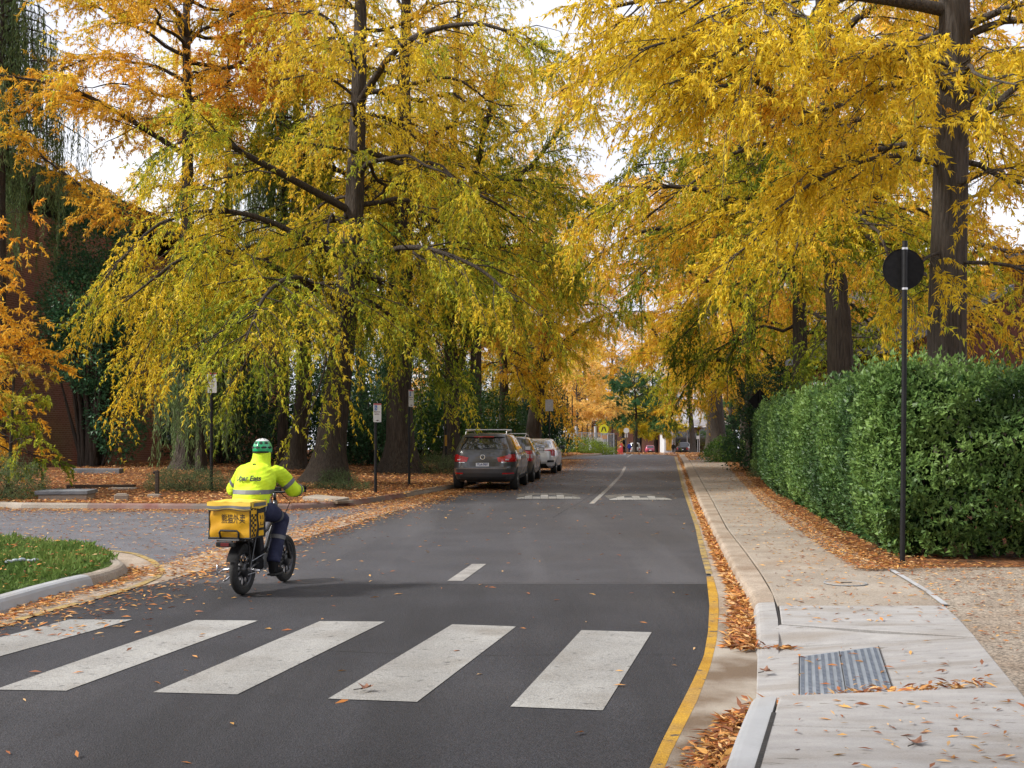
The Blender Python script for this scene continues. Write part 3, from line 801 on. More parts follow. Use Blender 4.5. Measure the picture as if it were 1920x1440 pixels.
# broad single leaves lying on the crossing, path and grass
for nm, c, a, lab in (('plane_leaf', (-.93, 7.5, .03), .4, 'broad tan curled leaf lying on the fourth white zebra stripe'), ('plane_leaf', (1.72, 7.95, .045), 1.2, 'large brown curled leaf in the gutter beside the drain plate'), ('plane_leaf', (1.98, 5.75, .14), 2.0, 'curled dark leaf on the nearest pale concrete slab')):
    mb = MB(); o = [(0, 0, 0)]
    for k in range(10):
        r = (.052 if k % 2 == 0 else .03) * (1.15 if k in (4, 6) else 1)
        an = a + k * 2 * math.pi / 10
        o.append((r * math.cos(an), r * math.sin(an), .035 * abs(math.sin(an * 1.5)) if k % 2 == 0 else .01))
    mb.add(o, [(0, k + 1, (k + 1) % 10 + 1) for k in range(10)])
    e = thing(nm, lab, 'leaf', c)
    mb.build('blade', pm('dry_leaf_%d' % len(M), (.16, .065, .035), (.26, .13, .075), 20, .7), e)
    M['dl%d' % len(M)] = None
    MB().tube([(-.02, -.03, .005), (-.07, -.09, .01)], .003, 4).build('stalk', bpy.data.materials['bark'], e)
# ------------------------------------------------------------------ trees
GREEN = np.array((0.13, 0.20, 0.022)); LIME = np.array((0.48, 0.52, 0.04)); YEL = np.array((0.84, 0.63, 0.045))
GOLD = np.array((0.90, 0.56, 0.06)); ORANGE = np.array((0.84, 0.40, 0.05)); RUST = np.array((0.42, 0.13, 0.03))
def ramp_col(t, stops):
    t = np.clip(t, 0, 1)
    xs = np.linspace(0, 1, len(stops)); A = np.array(stops)
    return np.stack([np.interp(t, xs, A[:, i]) for i in range(3)], 1)

def bez(P, k):
    """smooth path through points, k samples"""
    P = np.array(P, float)
    n = len(P)
    if n < 3:
        t = np.linspace(0, 1, k)[:, None]; return P[0] * (1 - t) + P[-1] * t
    T = np.empty_like(P); T[1:-1] = (P[2:] - P[:-2]) / 2; T[0] = P[1] - P[0]; T[-1] = P[-1] - P[-2]
    out = []
    for s in np.linspace(0, n - 1 - 1e-9, k):
        i = int(s); f = s - i
        h = (2 * f**3 - 3 * f**2 + 1, f**3 - 2 * f**2 + f, -2 * f**3 + 3 * f**2, f**3 - f**2)
        out.append(h[0] * P[i] + h[1] * T[i] + h[2] * P[i + 1] + h[3] * T[i + 1])
    return np.array(out)

def make_tree(name, loc, H, r0, label, group=None, seed=1, lean=((0, 0, 0), (0, 0, 1)), Rlow=4.5, Rmid=5.5, Rtop=2.0, h0=3.0, nlimb=26, extra=(), droop=0.5, leaves=60000, stops=(LIME, YEL, GOLD), tbias=0.0, tgrad=0.3,
              L=0.13, W=0.032, bark='bark', fork=None, twig_len=0.8, elev=(-5, 55), az=None, cat='tree', noflare=False, leafmat='leaf', squash=None, bare=0.0, taper=.78):
    """a trunk along lean (fractions of H), limbs that rise towards the top and hang towards the bottom, twigs with leaves"""
    g = np.random.default_rng(seed)
    root = thing(name, label, cat, loc, 0, group)
    tp = bez([(p[0], p[1], p[2] * H) for p in lean], 14)
    tz = tp[:, 2] / H
    rad = r0 * (1 - taper * tz ** 0.9)
    rad = np.maximum(rad, 0.03)
    if not noflare:
        rad = rad * (1 + 0.45 * np.exp(-tp[:, 2] / 0.45))
    # trunk with an uneven, ridged outline
    nsd = 18; k = 40
    tt = np.linspace(0, 1, k) ** 1.3
    C = np.stack([np.interp(tt * H, tp[:, 2], tp[:, i]) for i in range(3)], 1); C[:, 2] = tt * H - 0.1
    rr = np.interp(tt * H, tp[:, 2], rad)
    if not noflare: rr = np.maximum(rr, r0 * (1 - taper * tt ** .9)) * (1 + 0.35 * np.exp(-tt * H / 0.35))
    a = np.linspace(0, 2 * np.pi, nsd, endpoint=False)
    wob = 1 + 0.05 * np.sin(a * 3 + seed) + 0.04 * np.sin(a * 5 + seed * 2)
    lump = 1 + 0.05 * np.sin(tt * H * 1.7 + seed)[:, None] * np.cos(a + seed)[None] + g.normal(0, .012, (k, nsd))
    root_ = 1 + (0 if noflare else 0.22) * np.exp(-tt * H / 0.3)[:, None] * np.maximum(0, np.sin(a * 5 + seed))[None]
    Rg = rr[:, None] * wob[None] * lump * root_
    V = np.stack([C[:, None, 0] + Rg * np.cos(a), C[:, None, 1] + Rg * np.sin(a), np.repeat(C[:, 2:3], nsd, 1)], -1).reshape(-1, 3)
    i = np.arange(k * nsd).reshape(k, nsd); nx = np.roll(i, -1, 1)
    F = np.stack([i[:-1], nx[:-1], nx[1:], i[1:]], -1).reshape(-1, 4)
    VV, FF = [V], [F]; off = len(V)
    # limbs
    K1 = 8
    paths, rads, lens = [], [], []
    ga = g.uniform(0, 6.28)
    for q in range(nlimb):
        u = (q + g.uniform(0.1, 0.9)) / nlimb
        h = h0 + (H * 0.97 - h0) * u
        f = h / H
        Rr = np.interp(u, [0, 0.35, 1], [Rlow, Rmid, Rtop]) * g.uniform(0.7, 1.15)
        ga += 2.4 + g.uniform(-.5, .5)
        aa = ga if az is None else az[0] + (az[1] - az[0]) * ((ga / 6.2832) % 1)
        if squash: Rr *= 1 - (1 - squash[1]) * max(0, math.cos(aa - squash[0])) * min(1, u * 4)
        e = R(np.interp(u, [0, 1], elev) + g.uniform(-10, 10))
        st = np.array([np.interp(h, tp[:, 2], tp[:, 0]), np.interp(h, tp[:, 2], tp[:, 1]), h])
        t = np.linspace(0, 1, K1)
        dh = np.array([math.cos(aa), math.sin(aa), 0])
        side_ = np.array([-dh[1], dh[0], 0])
        wig = np.cumsum(g.normal(0, .045, K1)) * Rr; wig[0] = 0
        wz = np.cumsum(g.normal(0, .035, K1)) * Rr; wz[0] = 0
        dr = droop * np.interp(u, [0, 0.5, 1], [1, .6, .25])
        pth = st + dh * (Rr * t)[:, None] + side_ * wig[:, None]
        pth[:, 2] += Rr * (np.tan(e) * t * 0.9 - dr * t ** 2.2) + wz
        paths.append(pth); lens.append(Rr)
        rads.append(max(0.02, 0.01 + 0.0125 * Rr) * (1 - 0.82 * t) * np.interp(r0, [.15, .45], [.7, 1.25]))
    for ex in extra:
        p_ = bez(ex['p'], K1); paths.append(p_); le = np.linalg.norm(np.diff(p_, axis=0), axis=1).sum(); lens.append(le)
        rads.append(np.linspace(ex.get('r', .12), ex.get('r1', .02), K1))
    for p_, r_ in zip(paths, rads):
        v, f_ = tubes_np(bez(p_, 14)[None], np.interp(np.linspace(0, 1, 14), np.linspace(0, 1, K1), r_)[None], 7)
        VV.append(v); FF.append(f_ + off); off += len(v)
    o = link_mesh('trunk', np_mesh('trunk', np.concatenate(VV), np.concatenate(FF)), M[bark], root, True)
    # second-order branches
    B2, R2 = [], []
    for p_, r_, le in zip(paths, rads, lens):
        m = max(3, int(le * 3.0))
        for q in range(m):
            s = g.uniform(0.16, 1.0)
            x = s * (K1 - 1); i0 = min(int(x), K1 - 2); f_ = x - i0
            st = p_[i0] * (1 - f_) + p_[i0 + 1] * f_
            d = unit(p_[i0 + 1] - p_[i0])
            sg = 1 if q % 2 else -1
            an = sg * R(g.uniform(25, 75))
            dd = np.array([d[0] * math.cos(an) - d[1] * math.sin(an), d[0] * math.sin(an) + d[1] * math.cos(an), d[2] * .6 + g.uniform(-.25, .35)])
            dd = unit(dd)
            l2 = (0.42 * (1 - s) + 0.20) * min(le, 6) * g.uniform(.6, 1.2) + .25
            t = np.linspace(0, 1, 5)
            pp = st + dd * (l2 * t)[:, None] + np.cumsum(g.normal(0, .035, (5, 3)), 0) * l2 * (t[:, None] > 0)
            pp[:, 2] -= droop * 0.55 * l2 * t ** 2
            B2.append(pp); R2.append(np.interp(l2, [.3, 3], [.008, .026]) * (1 - .75 * t))
    B2 = np.array(B2); R2 = np.array(R2)
    # twigs
    l2 = np.linalg.norm(B2[:, -1] - B2[:, 0], axis=1)
    m3 = np.maximum(3, (l2 * 7).astype(int))
    idx = np.repeat(np.arange(len(B2)), m3)
    n = len(idx)
    s = g.uniform(0.1, 1.0, n); x = s * 4; i0 = np.minimum(x.astype(int), 3); f_ = (x - i0)[:, None]
    st = B2[idx, i0] * (1 - f_) + B2[idx, i0 + 1] * f_
    d = unit(B2[idx, i0 + 1] - B2[idx, i0])
    dd = unit(d * 0.8 + g.normal(0, .55, (n, 3)) + np.array([0, 0, -0.25 * droop]))
    l3 = twig_len * g.uniform(.35, 1.2, n)
    t = np.linspace(0, 1, 4)
    T3 = st[:, None] + dd[:, None] * (l3[:, None] * t)[..., None]
    T3[:, :, 2] -= (droop * 0.75 * l3[:, None] * t ** 2)
    v1, f1 = tubes_np(B2, R2, 4)
    v2, f2 = ribbons_np(T3[:, [0, 2, 3]], [.006, .0045, .002])
    link_mesh('branches', np_mesh('branches', np.concatenate([v1, v2]), np.concatenate([f1, f2 + len(v1)])), M[bark], root)['kind'] = 'stuff'
    # leaves
    if leaves:
        leaves = int(leaves * 1.5)
        w_ = l3 * (g.random(n) > bare)
        cnt = g.multinomial(leaves, w_ / w_.sum())
        idx = np.repeat(np.arange(n), cnt); nl = len(idx)
        node = np.clip(np.round(g.uniform(0.1, 1.0, nl) * 6) / 6 + g.normal(0, .035, nl), 0, 1)      # leaves gather in whorls
        x = node * 3; i0 = np.minimum(x.astype(int), 2); f_ = (x - i0)[:, None]
        P_ = T3[idx, i0] * (1 - f_) + T3[idx, i0 + 1] * f_
        d = unit(T3[idx, i0 + 1] - T3[idx, i0])
        D = unit(d * 0.55 + g.normal(0, .55, (nl, 3)) + np.array([0, 0, -0.45 - .25 * droop]))
        N = g.normal(0, 1, (nl, 3)); N[:, 2] += .8
        rel = P_[:, 2] / H
        tt = 0.5 + tbias + tgrad * (rel - .5) * 2 * .5 + .75 * (noise3(P_ + np.array(loc), .55, seed) - .5) + .35 * (noise3(P_ + np.array(loc), 2.2, seed + 9) - .5)
        tw = g.normal(0, .09, n)[idx]
        tt = tt + tw + g.normal(0, .09, nl)
        Cc = ramp_col(tt, stops) * g.uniform(.72, 1.15, nl)[:, None]
        ll = L * .98 * g.uniform(.5, 1.35, nl)
        me = leaf_mesh('crown', P_, D, N, ll, ll * (W / L) * .98 * g.uniform(.8, 1.2, nl), Cc, .05, tri=True)
        link_mesh('crown', me, M[leafmat], root)
    return root

def zf0(y): return float(zt(y))
def drop(x, y):
    return float(bed_z(np.array([x]), np.array([y]))[0])

A_ = (GREEN, LIME, YEL, GOLD)
LT = 'left row'
make_tree('oak_tree', (-5.45, 34.5, drop(-5.45, 34.5)), 18.5, .46, 'thick dark oak trunk leaning over the leaf bed just beyond the cyclist', None, 11, ((0, 0, 0), (.42, .1, .2), (.75, .2, .4), (.95, .3, .7), (1.0, .3, 1)), 5.0, 4.9, 3.0, 5.0, 38,
          [{'p': [(.5, .1, 5.2), (-1.5, -2, 6.2), (-3.0, -3.4, 6.2), (-4.4, -4.6, 4.8)], 'r': .12}, {'p': [(.6, .1, 6.2), (2.5, -2, 6.6), (4.4, -3.4, 5.9), (5.6, -4.5, 4.8)], 'r': .11},
           {'p': [(.5, .1, 5.0), (-.2, -3, 5.6), (-.6, -5.5, 4.9), (-.8, -7.0, 3.6)], 'r': .1}, {'p': [(.7, .2, 8.0), (-2, -2, 9.2), (-2.8, -2.6, 9.6), (-4.0, -3.0, 9.0)], 'r': .12}, {'p': [(.8, .2, 11), (2.4, -1.5, 12.4), (4.6, -2.5, 12.6), (6.6, -3, 11.6)], 'r': .12},
           {'p': [(.5, .1, 5.4), (-2.4, -.5, 6.0), (-4.0, -1.5, 5.0), (-5.0, -2, 3.2)], 'r': .1}, {'p': [(.5, .1, 6.6), (-2.0, -1.5, 7.6), (-4.0, -2.6, 7.2), (-5.4, -3.2, 5.6)], 'r': .1}],
          0.75, 125000, (GREEN, LIME, YEL, YEL, GOLD), -.05, .6, .13, .033, squash=(math.pi, .56))
make_tree('oak_tree', (-4.05, 42.5, drop(-4.05, 42.5)), 20, .52, 'forked dark oak between the two blue parking signs', None, 12, ((0, 0, 0), (.0, 0, .2), (.12, 0, .4), (.15, 0, .7), (.3, 0, 1)), 4.6, 6.0, 3.0, 7.6, 26,
          [{'p': [(.05, 0, 4.2), (.9, 0, 5.6), (1.9, -.2, 8.2), (2.9, -.3, 11.5), (3.6, 0, 15)], 'r': .26, 'r1': .05}, {'p': [(.1, 0, 8), (2.5, -1.5, 9.8), (4.2, -2, 10.2), (6.0, -2.2, 9.6)], 'r': .13}, {'p': [(.1, 0, 9.5), (-2.6, -1, 11), (-5, -1, 11.4)], 'r': .12},
           {'p': [(2.4, -.2, 9.8), (4.5, -1.5, 10.6), (5.8, -2, 12.0), (7.2, -2, 13.0)], 'r': .11}, {'p': [(.6, 0, 5.2), (2.8, -1.0, 7.6), (4.4, -1.6, 8.0), (5.6, -2, 7.4)], 'r': .1}],
          0.65, 90000, (GREEN, LIME, YEL, YEL, GOLD), -.12, .6, .135, .034)
make_tree('oak_tree', (-2.45, 47.5, drop(-2.45, 47.5)), 19, .34, 'slim twin-stemmed oak beside the black post with a yellow stripe', None, 13, ((0, 0, 0), (.0, 0, .2), (-.1, 0, .4), (.3, 0, 1)), 3.6, 5.0, 2.5, 7.6, 18,
          [{'p': [(.0, 0, 3.2), (.5, 0, 4.8), (1.0, 0, 8), (1.5, 0, 12)], 'r': .2, 'r1': .05}], .6, 50000, (GREEN, LIME, YEL, GOLD), -.05, .4, .15, .04)
oakD = make_tree('oak_tree', (-2.0, 63, drop(-2.0, 63)), 19, .40, 'upright oak trunk directly above the roof of the grey estate car', None, 14, ((0, 0, 0), (.05, 0, .3), (.4, 0, 1)), 4.2, 6.0, 3.0, 8.2, 20,
          [{'p': [(.0, 0, 6.4), (-.5, 0, 8.0), (-1.0, 0, 11)], 'r': .2}, {'p': [(.1, 0, 7), (3, -1, 8.5), (6, -1.6, 9.2)], 'r': .12}], .45, 50000, (LIME, YEL, YEL, GOLD), .0, .35, .17, .046)
make_tree('oak_tree', (-.6, 70, drop(-.6, 70)), 17, .34, 'narrow oak behind the second parked car, its trunk wrapped in twigs', None, 15, ((0, 0, 0), (.1, 0, .3), (-.4, 0, 1)), 3.4, 4.4, 2.4, 5.0, 22,
          (), .8, 36000, (LIME, YEL, GOLD, RUST), .05, .3, .18, .046, bare=.25)
make_tree('oak_tree', (.9, 72, drop(.9, 72)), 18, .55, 'stout leaning oak above the white sedan with a hooked bare limb', None, 16, ((0, 0, 0), (.45, 0, .1), (.85, 0, .3), (1.3, 0, .6), (1.6, 0, 1)), 4.0, 5.4, 3.0, 7.0, 20,
          [{'p': [(.8, 0, 5.5), (2.4, -.6, 7.2), (4.6, -1.2, 8.6), (6.8, -1.6, 8.8)], 'r': .16}, {'p': [(.8, 0, 6.5), (2.8, -1, 9.5), (5.5, -1.5, 11.5)], 'r': .13}], .6, 46000, (LIME, YEL, GOLD, GOLD), .1, .3, .18, .046, bare=.1)
make_tree('oak_tree', (-11.4, 41, drop(-11.4, 41)), 20, .34, 'tall golden oak beside the brick wall, its trunk lost in foliage', None, 17, ((0, 0, 0), (.1, 0, .3), (0, 0, 1)), 4.0, 5.4, 3.4, 12.0, 34,
          [{'p': [(.1, 0, 8.0), (-1.6, -.6, 8.6), (-3.4, -1, 9.8), (-5.0, -1.4, 11.0)], 'r': .12}, {'p': [(0, 0, 11), (-3, -2, 12.6), (-6, -3, 13)], 'r': .11}], .28, 104000, (LIME, YEL, GOLD, GOLD, ORANGE), .1, .3, .15, .036, elev=(8, 55))
make_tree('oak_tree', (-8.2, 44.0, drop(-8.2, 44.0)), 17, .34, 'reddish-brown leaning trunk in the shade left of the thick oak', None, 18, ((0, 0, 0), (.3, 0, .12), (.4, 0, .3), (0, 0, 1)), 4.0, 5.0, 3.0, 7.0, 16,
          (), .6, 42000, (GREEN, LIME, YEL, GOLD), -.08, .4, .15, .04)

# right side, behind the hedge
make_tree('oak_tree', (8.3, 22.5, .14), 14.5, .40, 'nearest oak trunk rising behind the hedge beside the round black sign', None, 21, ((0, 0, 0), (.03, 0, .3), (.15, 0, .6), (.2, 0, 1)), 4.0, 4.8, 3.0, 6.6, 16,
          [{'p': [(.15, 0, 9.6), (-2.0, -.5, 9.75), (-4.2, -.8, 9.6), (-5.6, -1, 9.5), (-6.9, -1.3, 9.1)], 'r': .13}, {'p': [(-1.8, -.5, 9.8), (-2.7, -1.2, 9.2), (-3.6, -1.8, 8.2), (-4.3, -2.2, 7.6), (-5.0, -2.4, 7.45)], 'r': .075},
           {'p': [(-2.9, -.7, 9.8), (-3.6, -1.4, 9.1), (-4.2, -1.9, 8.3), (-5.6, -2.4, 7.5)], 'r': .06}, {'p': [(-3.4, -.8, 9.75), (-4.2, -1.6, 9.2), (-5.0, -2.2, 8.5), (-6.2, -2.6, 8.0)], 'r': .055},
           {'p': [(.1, 0, 7.3), (.7, -.3, 7.6), (1.4, -.6, 8.3), (2.6, -1, 9.6)], 'r': .12}, {'p': [(.1, 0, 9.2), (1.2, -.3, 9.6), (2.4, -.6, 9.8)], 'r': .1}, {'p': [(.05, 0, 8.0), (-.8, -1, 8.4), (-2.0, -1.6, 8.3), (-3.2, -2, 7.6)], 'r': .06},
           {'p': [(.1, 0, 6.6), (-1.2, -.6, 6.7), (-2.6, -1.2, 6.2), (-3.6, -1.6, 5.5)], 'r': .06}, {'p': [(.05, 0, 4.8), (1.0, -.8, 4.6), (2.0, -1.2, 4.0), (2.8, -1.4, 3.4)], 'r': .04}, {'p': [(-.05, 0, 5.0), (-.7, -.8, 4.7), (-1.3, -1.2, 3.9)], 'r': .035},
           {'p': [(.1, 0, 6.2), (.5, -1.2, 6.3), (.4, -2.0, 5.8)], 'r': .04}],
          .45, 68000, (LIME, YEL, YEL, YEL, GOLD), .08, .25, .14, .034, 'bark_grey', bare=.2, taper=.42)
make_tree('oak_tree', (8.55, 30, .14), 17, .40, 'second oak behind the hedge, its trunk leaning towards the street', None, 22, ((0, 0, 0), (-.15, 0, .2), (-.35, 0, .4), (-.6, 0, .7), (-.8, 0, 1)), 5.2, 6.4, 3.0, 6.4, 28,
          [{'p': [(-.3, 0, 6), (-2.6, -.6, 7.2), (-5, -1, 7.6), (-7, -1.2, 6.4)], 'r': .11}, {'p': [(-.5, 0, 9), (-3, -1, 10.6), (-5, -1.6, 10.8), (-6.6, -2, 10.2)], 'r': .12}, {'p': [(-.3, 0, 5.6), (-1.6, -2.5, 6.4), (-2.4, -4.4, 5.4)], 'r': .08}],
          .6, 120000, (GREEN, LIME, YEL, GOLD, GOLD), -.05, .7, .13, .033)
make_tree('oak_tree', (10.3, 42, .14), 18, .34, 'third oak behind the hedge, a slim trunk in green-gold foliage', None, 23, ((0, 0, 0), (.0, 0, .3), (-.2, 0, 1)), 5.6, 6.0, 3.0, 5.0, 26,
          [{'p': [(0, 0, 7), (-3, -1, 8.6), (-6, -1.6, 8.4), (-8, -2, 7)], 'r': .12}, {'p': [(0, 0, 10), (-3.4, -1, 11.6), (-5.4, -1.6, 11.6)], 'r': .12}], .6, 80000, (GREEN, LIME, YEL, YEL), -.02, .55, .15, .04)
make_tree('oak_tree', (11.2, 54, .14), 17, .34, 'oak with one crooked low limb reaching left above the small black sign', None, 24, ((0, 0, 0), (-.2, 0, .25), (-.1, 0, 1)), 5.4, 6.4, 3.0, 5.2, 22,
          [{'p': [(-.1, 0, 2.4), (-.9, 0, 4.2), (-1.7, -.2, 4.9), (-3.2, -.4, 4.7), (-4.2, -.6, 5.4), (-5.2, -.8, 6.8)], 'r': .17, 'r1': .04}, {'p': [(-1.4, -.2, 4.8), (-1.0, -.2, 5.6), (-1.2, 0, 7)], 'r': .1}, {'p': [(-.1, 0, 7), (-3.6, -1, 9), (-7, -1.5, 9)], 'r': .12}], .6, 60000, (LIME, YEL, GOLD, ORANGE), .02, .3, .17, .046)
oakR = make_tree('oak_tree', (14.6, 82.5, .12), 19, .52, 'thick grey trunk beyond the driveway with a golden crown over the street', None, 25, ((0, 0, 0), (-.1, 0, .15), (-.45, 0, .4), (-.4, 0, 1)), 5.5, 7.0, 3.6, 7.4, 26,
          [{'p': [(-.2, 0, 6), (-3.4, -1, 7.6), (-5.6, -1.5, 7.2)], 'r': .12}], .4, 52000, (YEL, YEL, GOLD, GOLD), .12, .25, .23, .062, 'bark_grey')

# further trees share the meshes of a few kinds
def far(src, x, y, label, group, rz, sc, z=None):
    return dup(src, (x, y, float(zt(y)) + .05 if z is None else z), rz, label, group, sc)
far(oakR, 16.4, 97, 'second grey trunk just behind the thick one beyond the driveway', None, 2.1, .8)
g2 = np.random.default_rng(3)
pink = make_tree('autumn_tree', (6.9, 126, float(zt(126))), 8.8, .2, 'broad peach-coloured tree above the black fence at the end of the street', None, 31, ((0, 0, 0), (.1, 0, .4), (0, 0, 1)), 4.2, 4.6, 2.0, 2.2, 30, (), .2, 30000, (YEL, np.array((.90, .64, .13)), np.array((.90, .60, .20))), .08, .2, .26, .075, 'bark_grey', elev=(0, 60), cat='tree')
pine = make_tree('pine_tree', (15.6, 150, float(zt(150))), 10.0, .26, 'dark green spreading tree above the red barrier at the end of the street', None, 32, ((0, 0, 0), (.3, 0, .4), (0, 0, 1)), 5.0, 5.0, 1.8, 4.8, 26, (), .15, 34000, (np.array((.04, .11, .04)), np.array((.06, .17, .06)), np.array((.16, .24, .05))), 0, .2, .3, .06, cat='tree')
lime = make_tree('young_tree', (17.8, 172, float(zt(172))), 8.0, .14, 'light yellow-green tree hanging over the parked white van far off', None, 33, ((0, 0, 0), (.1, 0, .4), (0, 0, 1)), 4.4, 4.0, 1.6, 4.0, 22, (), .25, 20000, (LIME, YEL, YEL), 0, .2, .34, .1, cat='tree')
far(lime, 22.0, 180, 'light yellow tree hanging over the dark red car far off', None, 1.7, 1.02)
far(pine, 31.5, 168, 'small dark green tree in front of the grey portal building', None, 2.5, .78)
far(oakR, 22.8, 148, 'golden oak crown hanging above the grey portal at the street end', None, 5.6, .78)
far(oakR, 10.5, 168, 'golden oak behind the dark green tree at the street end', None, 1.2, .95)
far(oakR, 40, 168, 'deep yellow tree behind the black notice board', None, 4.0, .8)
far(oakR, 30.5, 128, 'golden tree overhanging the black notice board', None, 2.8, .85)
far(oakD, 1.2, 98, 'yellow oak arching over the bright green bush at the bend', None, 1.9, 1.0)
far(oakD, 1.0, 84, 'yellow oak on the bed just beyond the white sedan', None, 4.2, .95)
far(oakR, 21.5, 108, 'golden oak arching over the street from the right kerb beyond the driveway', None, .6, .95)
lab_far = ['backdrop tree of gold and rust behind the street end', 'backdrop tree of gold and rust behind the street end']
for x, y, s, r_, src in ((-14, 205, 1.0, 1.1, oakR), (2, 215, 1.05, 2.7, oakD), (14, 235, 1.1, .4, oakR), (29, 240, 1.0, 3.6, oakD), (46, 232, 1.15, 5.1, oakR), (62, 215, 1.1, 1.9, oakD), (38, 205, .9, 4.4, oakR), (22, 262, 1.3, 2.2, oakR), (54, 262, 1.3, .9, oakD), (6, 262, 1.3, 3.3, oakR), (-3, 180, .9, 5.0, oakD)):
    far(src, x, y, 'tall gold and rust oak in the far row closing the street', 'trees closing the end of the street', r_, s)
for x, y, s, r_, lb in ((-6.5, 62, .95, 1.0, 'golden oak deep in the bed left of the forked oak'), (-13.5, 56, 1.0, 2.0, 'golden oak behind the dark shrub by the brick wall'), (-9.5, 74, 1.0, 3.4, 'golden oak far back between the shaded trunk and thick oak')):
    far(oakD, x, y, lb, None, r_, s, drop(x, y))
for x, y, s, r_, lb in ((17.5, 47, .95, 1.0, 'golden oak behind the brown house, right of the second hedge oak'), (14.5, 62, .95, 2.6, 'golden oak behind the third hedge oak')):
    far(oakR, x, y, lb, None, r_, s, .13)

# ------------------------------------------------------------------ evergreens, weeping conifers and shrubs
def leafy(name, loc, blobs, label, n, stops, L=.09, W=.03, seed=1, group=None, cat='shrub', mat='leaf_gloss', stems=6, updir=.25, hang=0.0, shell=.55, barkm='bark'):
    """leaf clumps through a few overlapping volumes: ((x, y, z), (rx, ry, rz))"""
    g = np.random.default_rng(seed)
    root = thing(name, label, cat, loc, 0, group)
    vol = np.array([b[1][0] * b[1][1] * b[1][2] for b in blobs]) ** .8
    nc = max(10, n // 9)
    bi = g.choice(len(blobs), nc, p=vol / vol.sum())
    d = unit(g.normal(size=(nc, 3))); r = g.random(nc) ** (1 / 3.0)
    r = shell + (1 - shell) * r
    r *= 1 + .22 * (noise3(d * 3 + bi[:, None], 1.2, seed) - .5)
    C = np.array([b[0] for b in blobs])[bi] + d * np.array([b[1] for b in blobs])[bi] * r[:, None]
    C[:, 2] = np.maximum(C[:, 2], .03)
    ci = g.integers(0, nc, n)
    P_ = C[ci] + g.normal(0, L * .85, (n, 3))
    D = unit(d[ci] * .7 + g.normal(0, .6, (n, 3)) + np.array([0, 0, updir - hang * 2]))
    N = unit(d[ci] + g.normal(0, .6, (n, 3)) + np.array([0, 0, .5]))
    N = np.cross(D, np.cross(N, D))
    t = .5 + .5 * (noise3(P_, 1.5, seed) - .5) + g.normal(0, .16, n) + g.normal(0, .12, nc)[ci]
    ll = L * g.uniform(.6, 1.25, n)
    link_mesh('foliage', leaf_mesh('foliage', P_, D, N, ll, ll * W / L, ramp_col(t, stops) * g.uniform(.75, 1.2, n)[:, None], .06, tri=L >= .1), M[mat], root)
    sp, sr = [], []
    for b in blobs:
        for q in range(stems):
            e = np.array(b[0]) + unit(g.normal(size=3)) * np.array(b[1]) * g.uniform(.4, .9)
            s0 = np.array([g.normal(0, .12) * 1 + b[0][0] * .35, g.normal(0, .12) + b[0][1] * .35, -.05])
            sp.append(bez([s0, (s0 + e) / 2 + g.normal(0, .12, 3), e], 6)); sr.append(np.linspace(max(.012, .02 * e[2]), .006, 6))
    v, f = tubes_np(np.array(sp), np.array(sr), 5)
    link_mesh('stems', np_mesh('stems', v, f), M[barkm], root)
    return root
DG = (np.array((.02, .06, .03)), np.array((.035, .095, .04)), np.array((.07, .15, .055)))
MG = (np.array((.02, .055, .014)), np.array((.04, .10, .02)), np.array((.085, .16, .03)))
SG = (np.array((.075, .11, .05)), np.array((.125, .17, .075)), np.array((.19, .235, .11)))
leafy('evergreen_tree', (-15.9, 44.5, drop(-15.9, 44.5)), [((0, 0, 8.4), (1.5, 1.2, 2.2)), ((.3, -.2, 6.2), (2.1, 1.4, 1.8)), ((.2, 0, 4.2), (1.7, 1.3, 1.5)), ((.9, 0, 2.0), (1.1, 1.0, 1.7)), ((-1.0, -.2, 5.2), (1.1, .9, 1.0))], 'glossy dark green evergreen standing against the brick wall', 30000, (np.array((.035, .10, .05)), np.array((.06, .16, .07)), np.array((.12, .24, .09))), .16, .06, 41, cat='tree', stems=7)

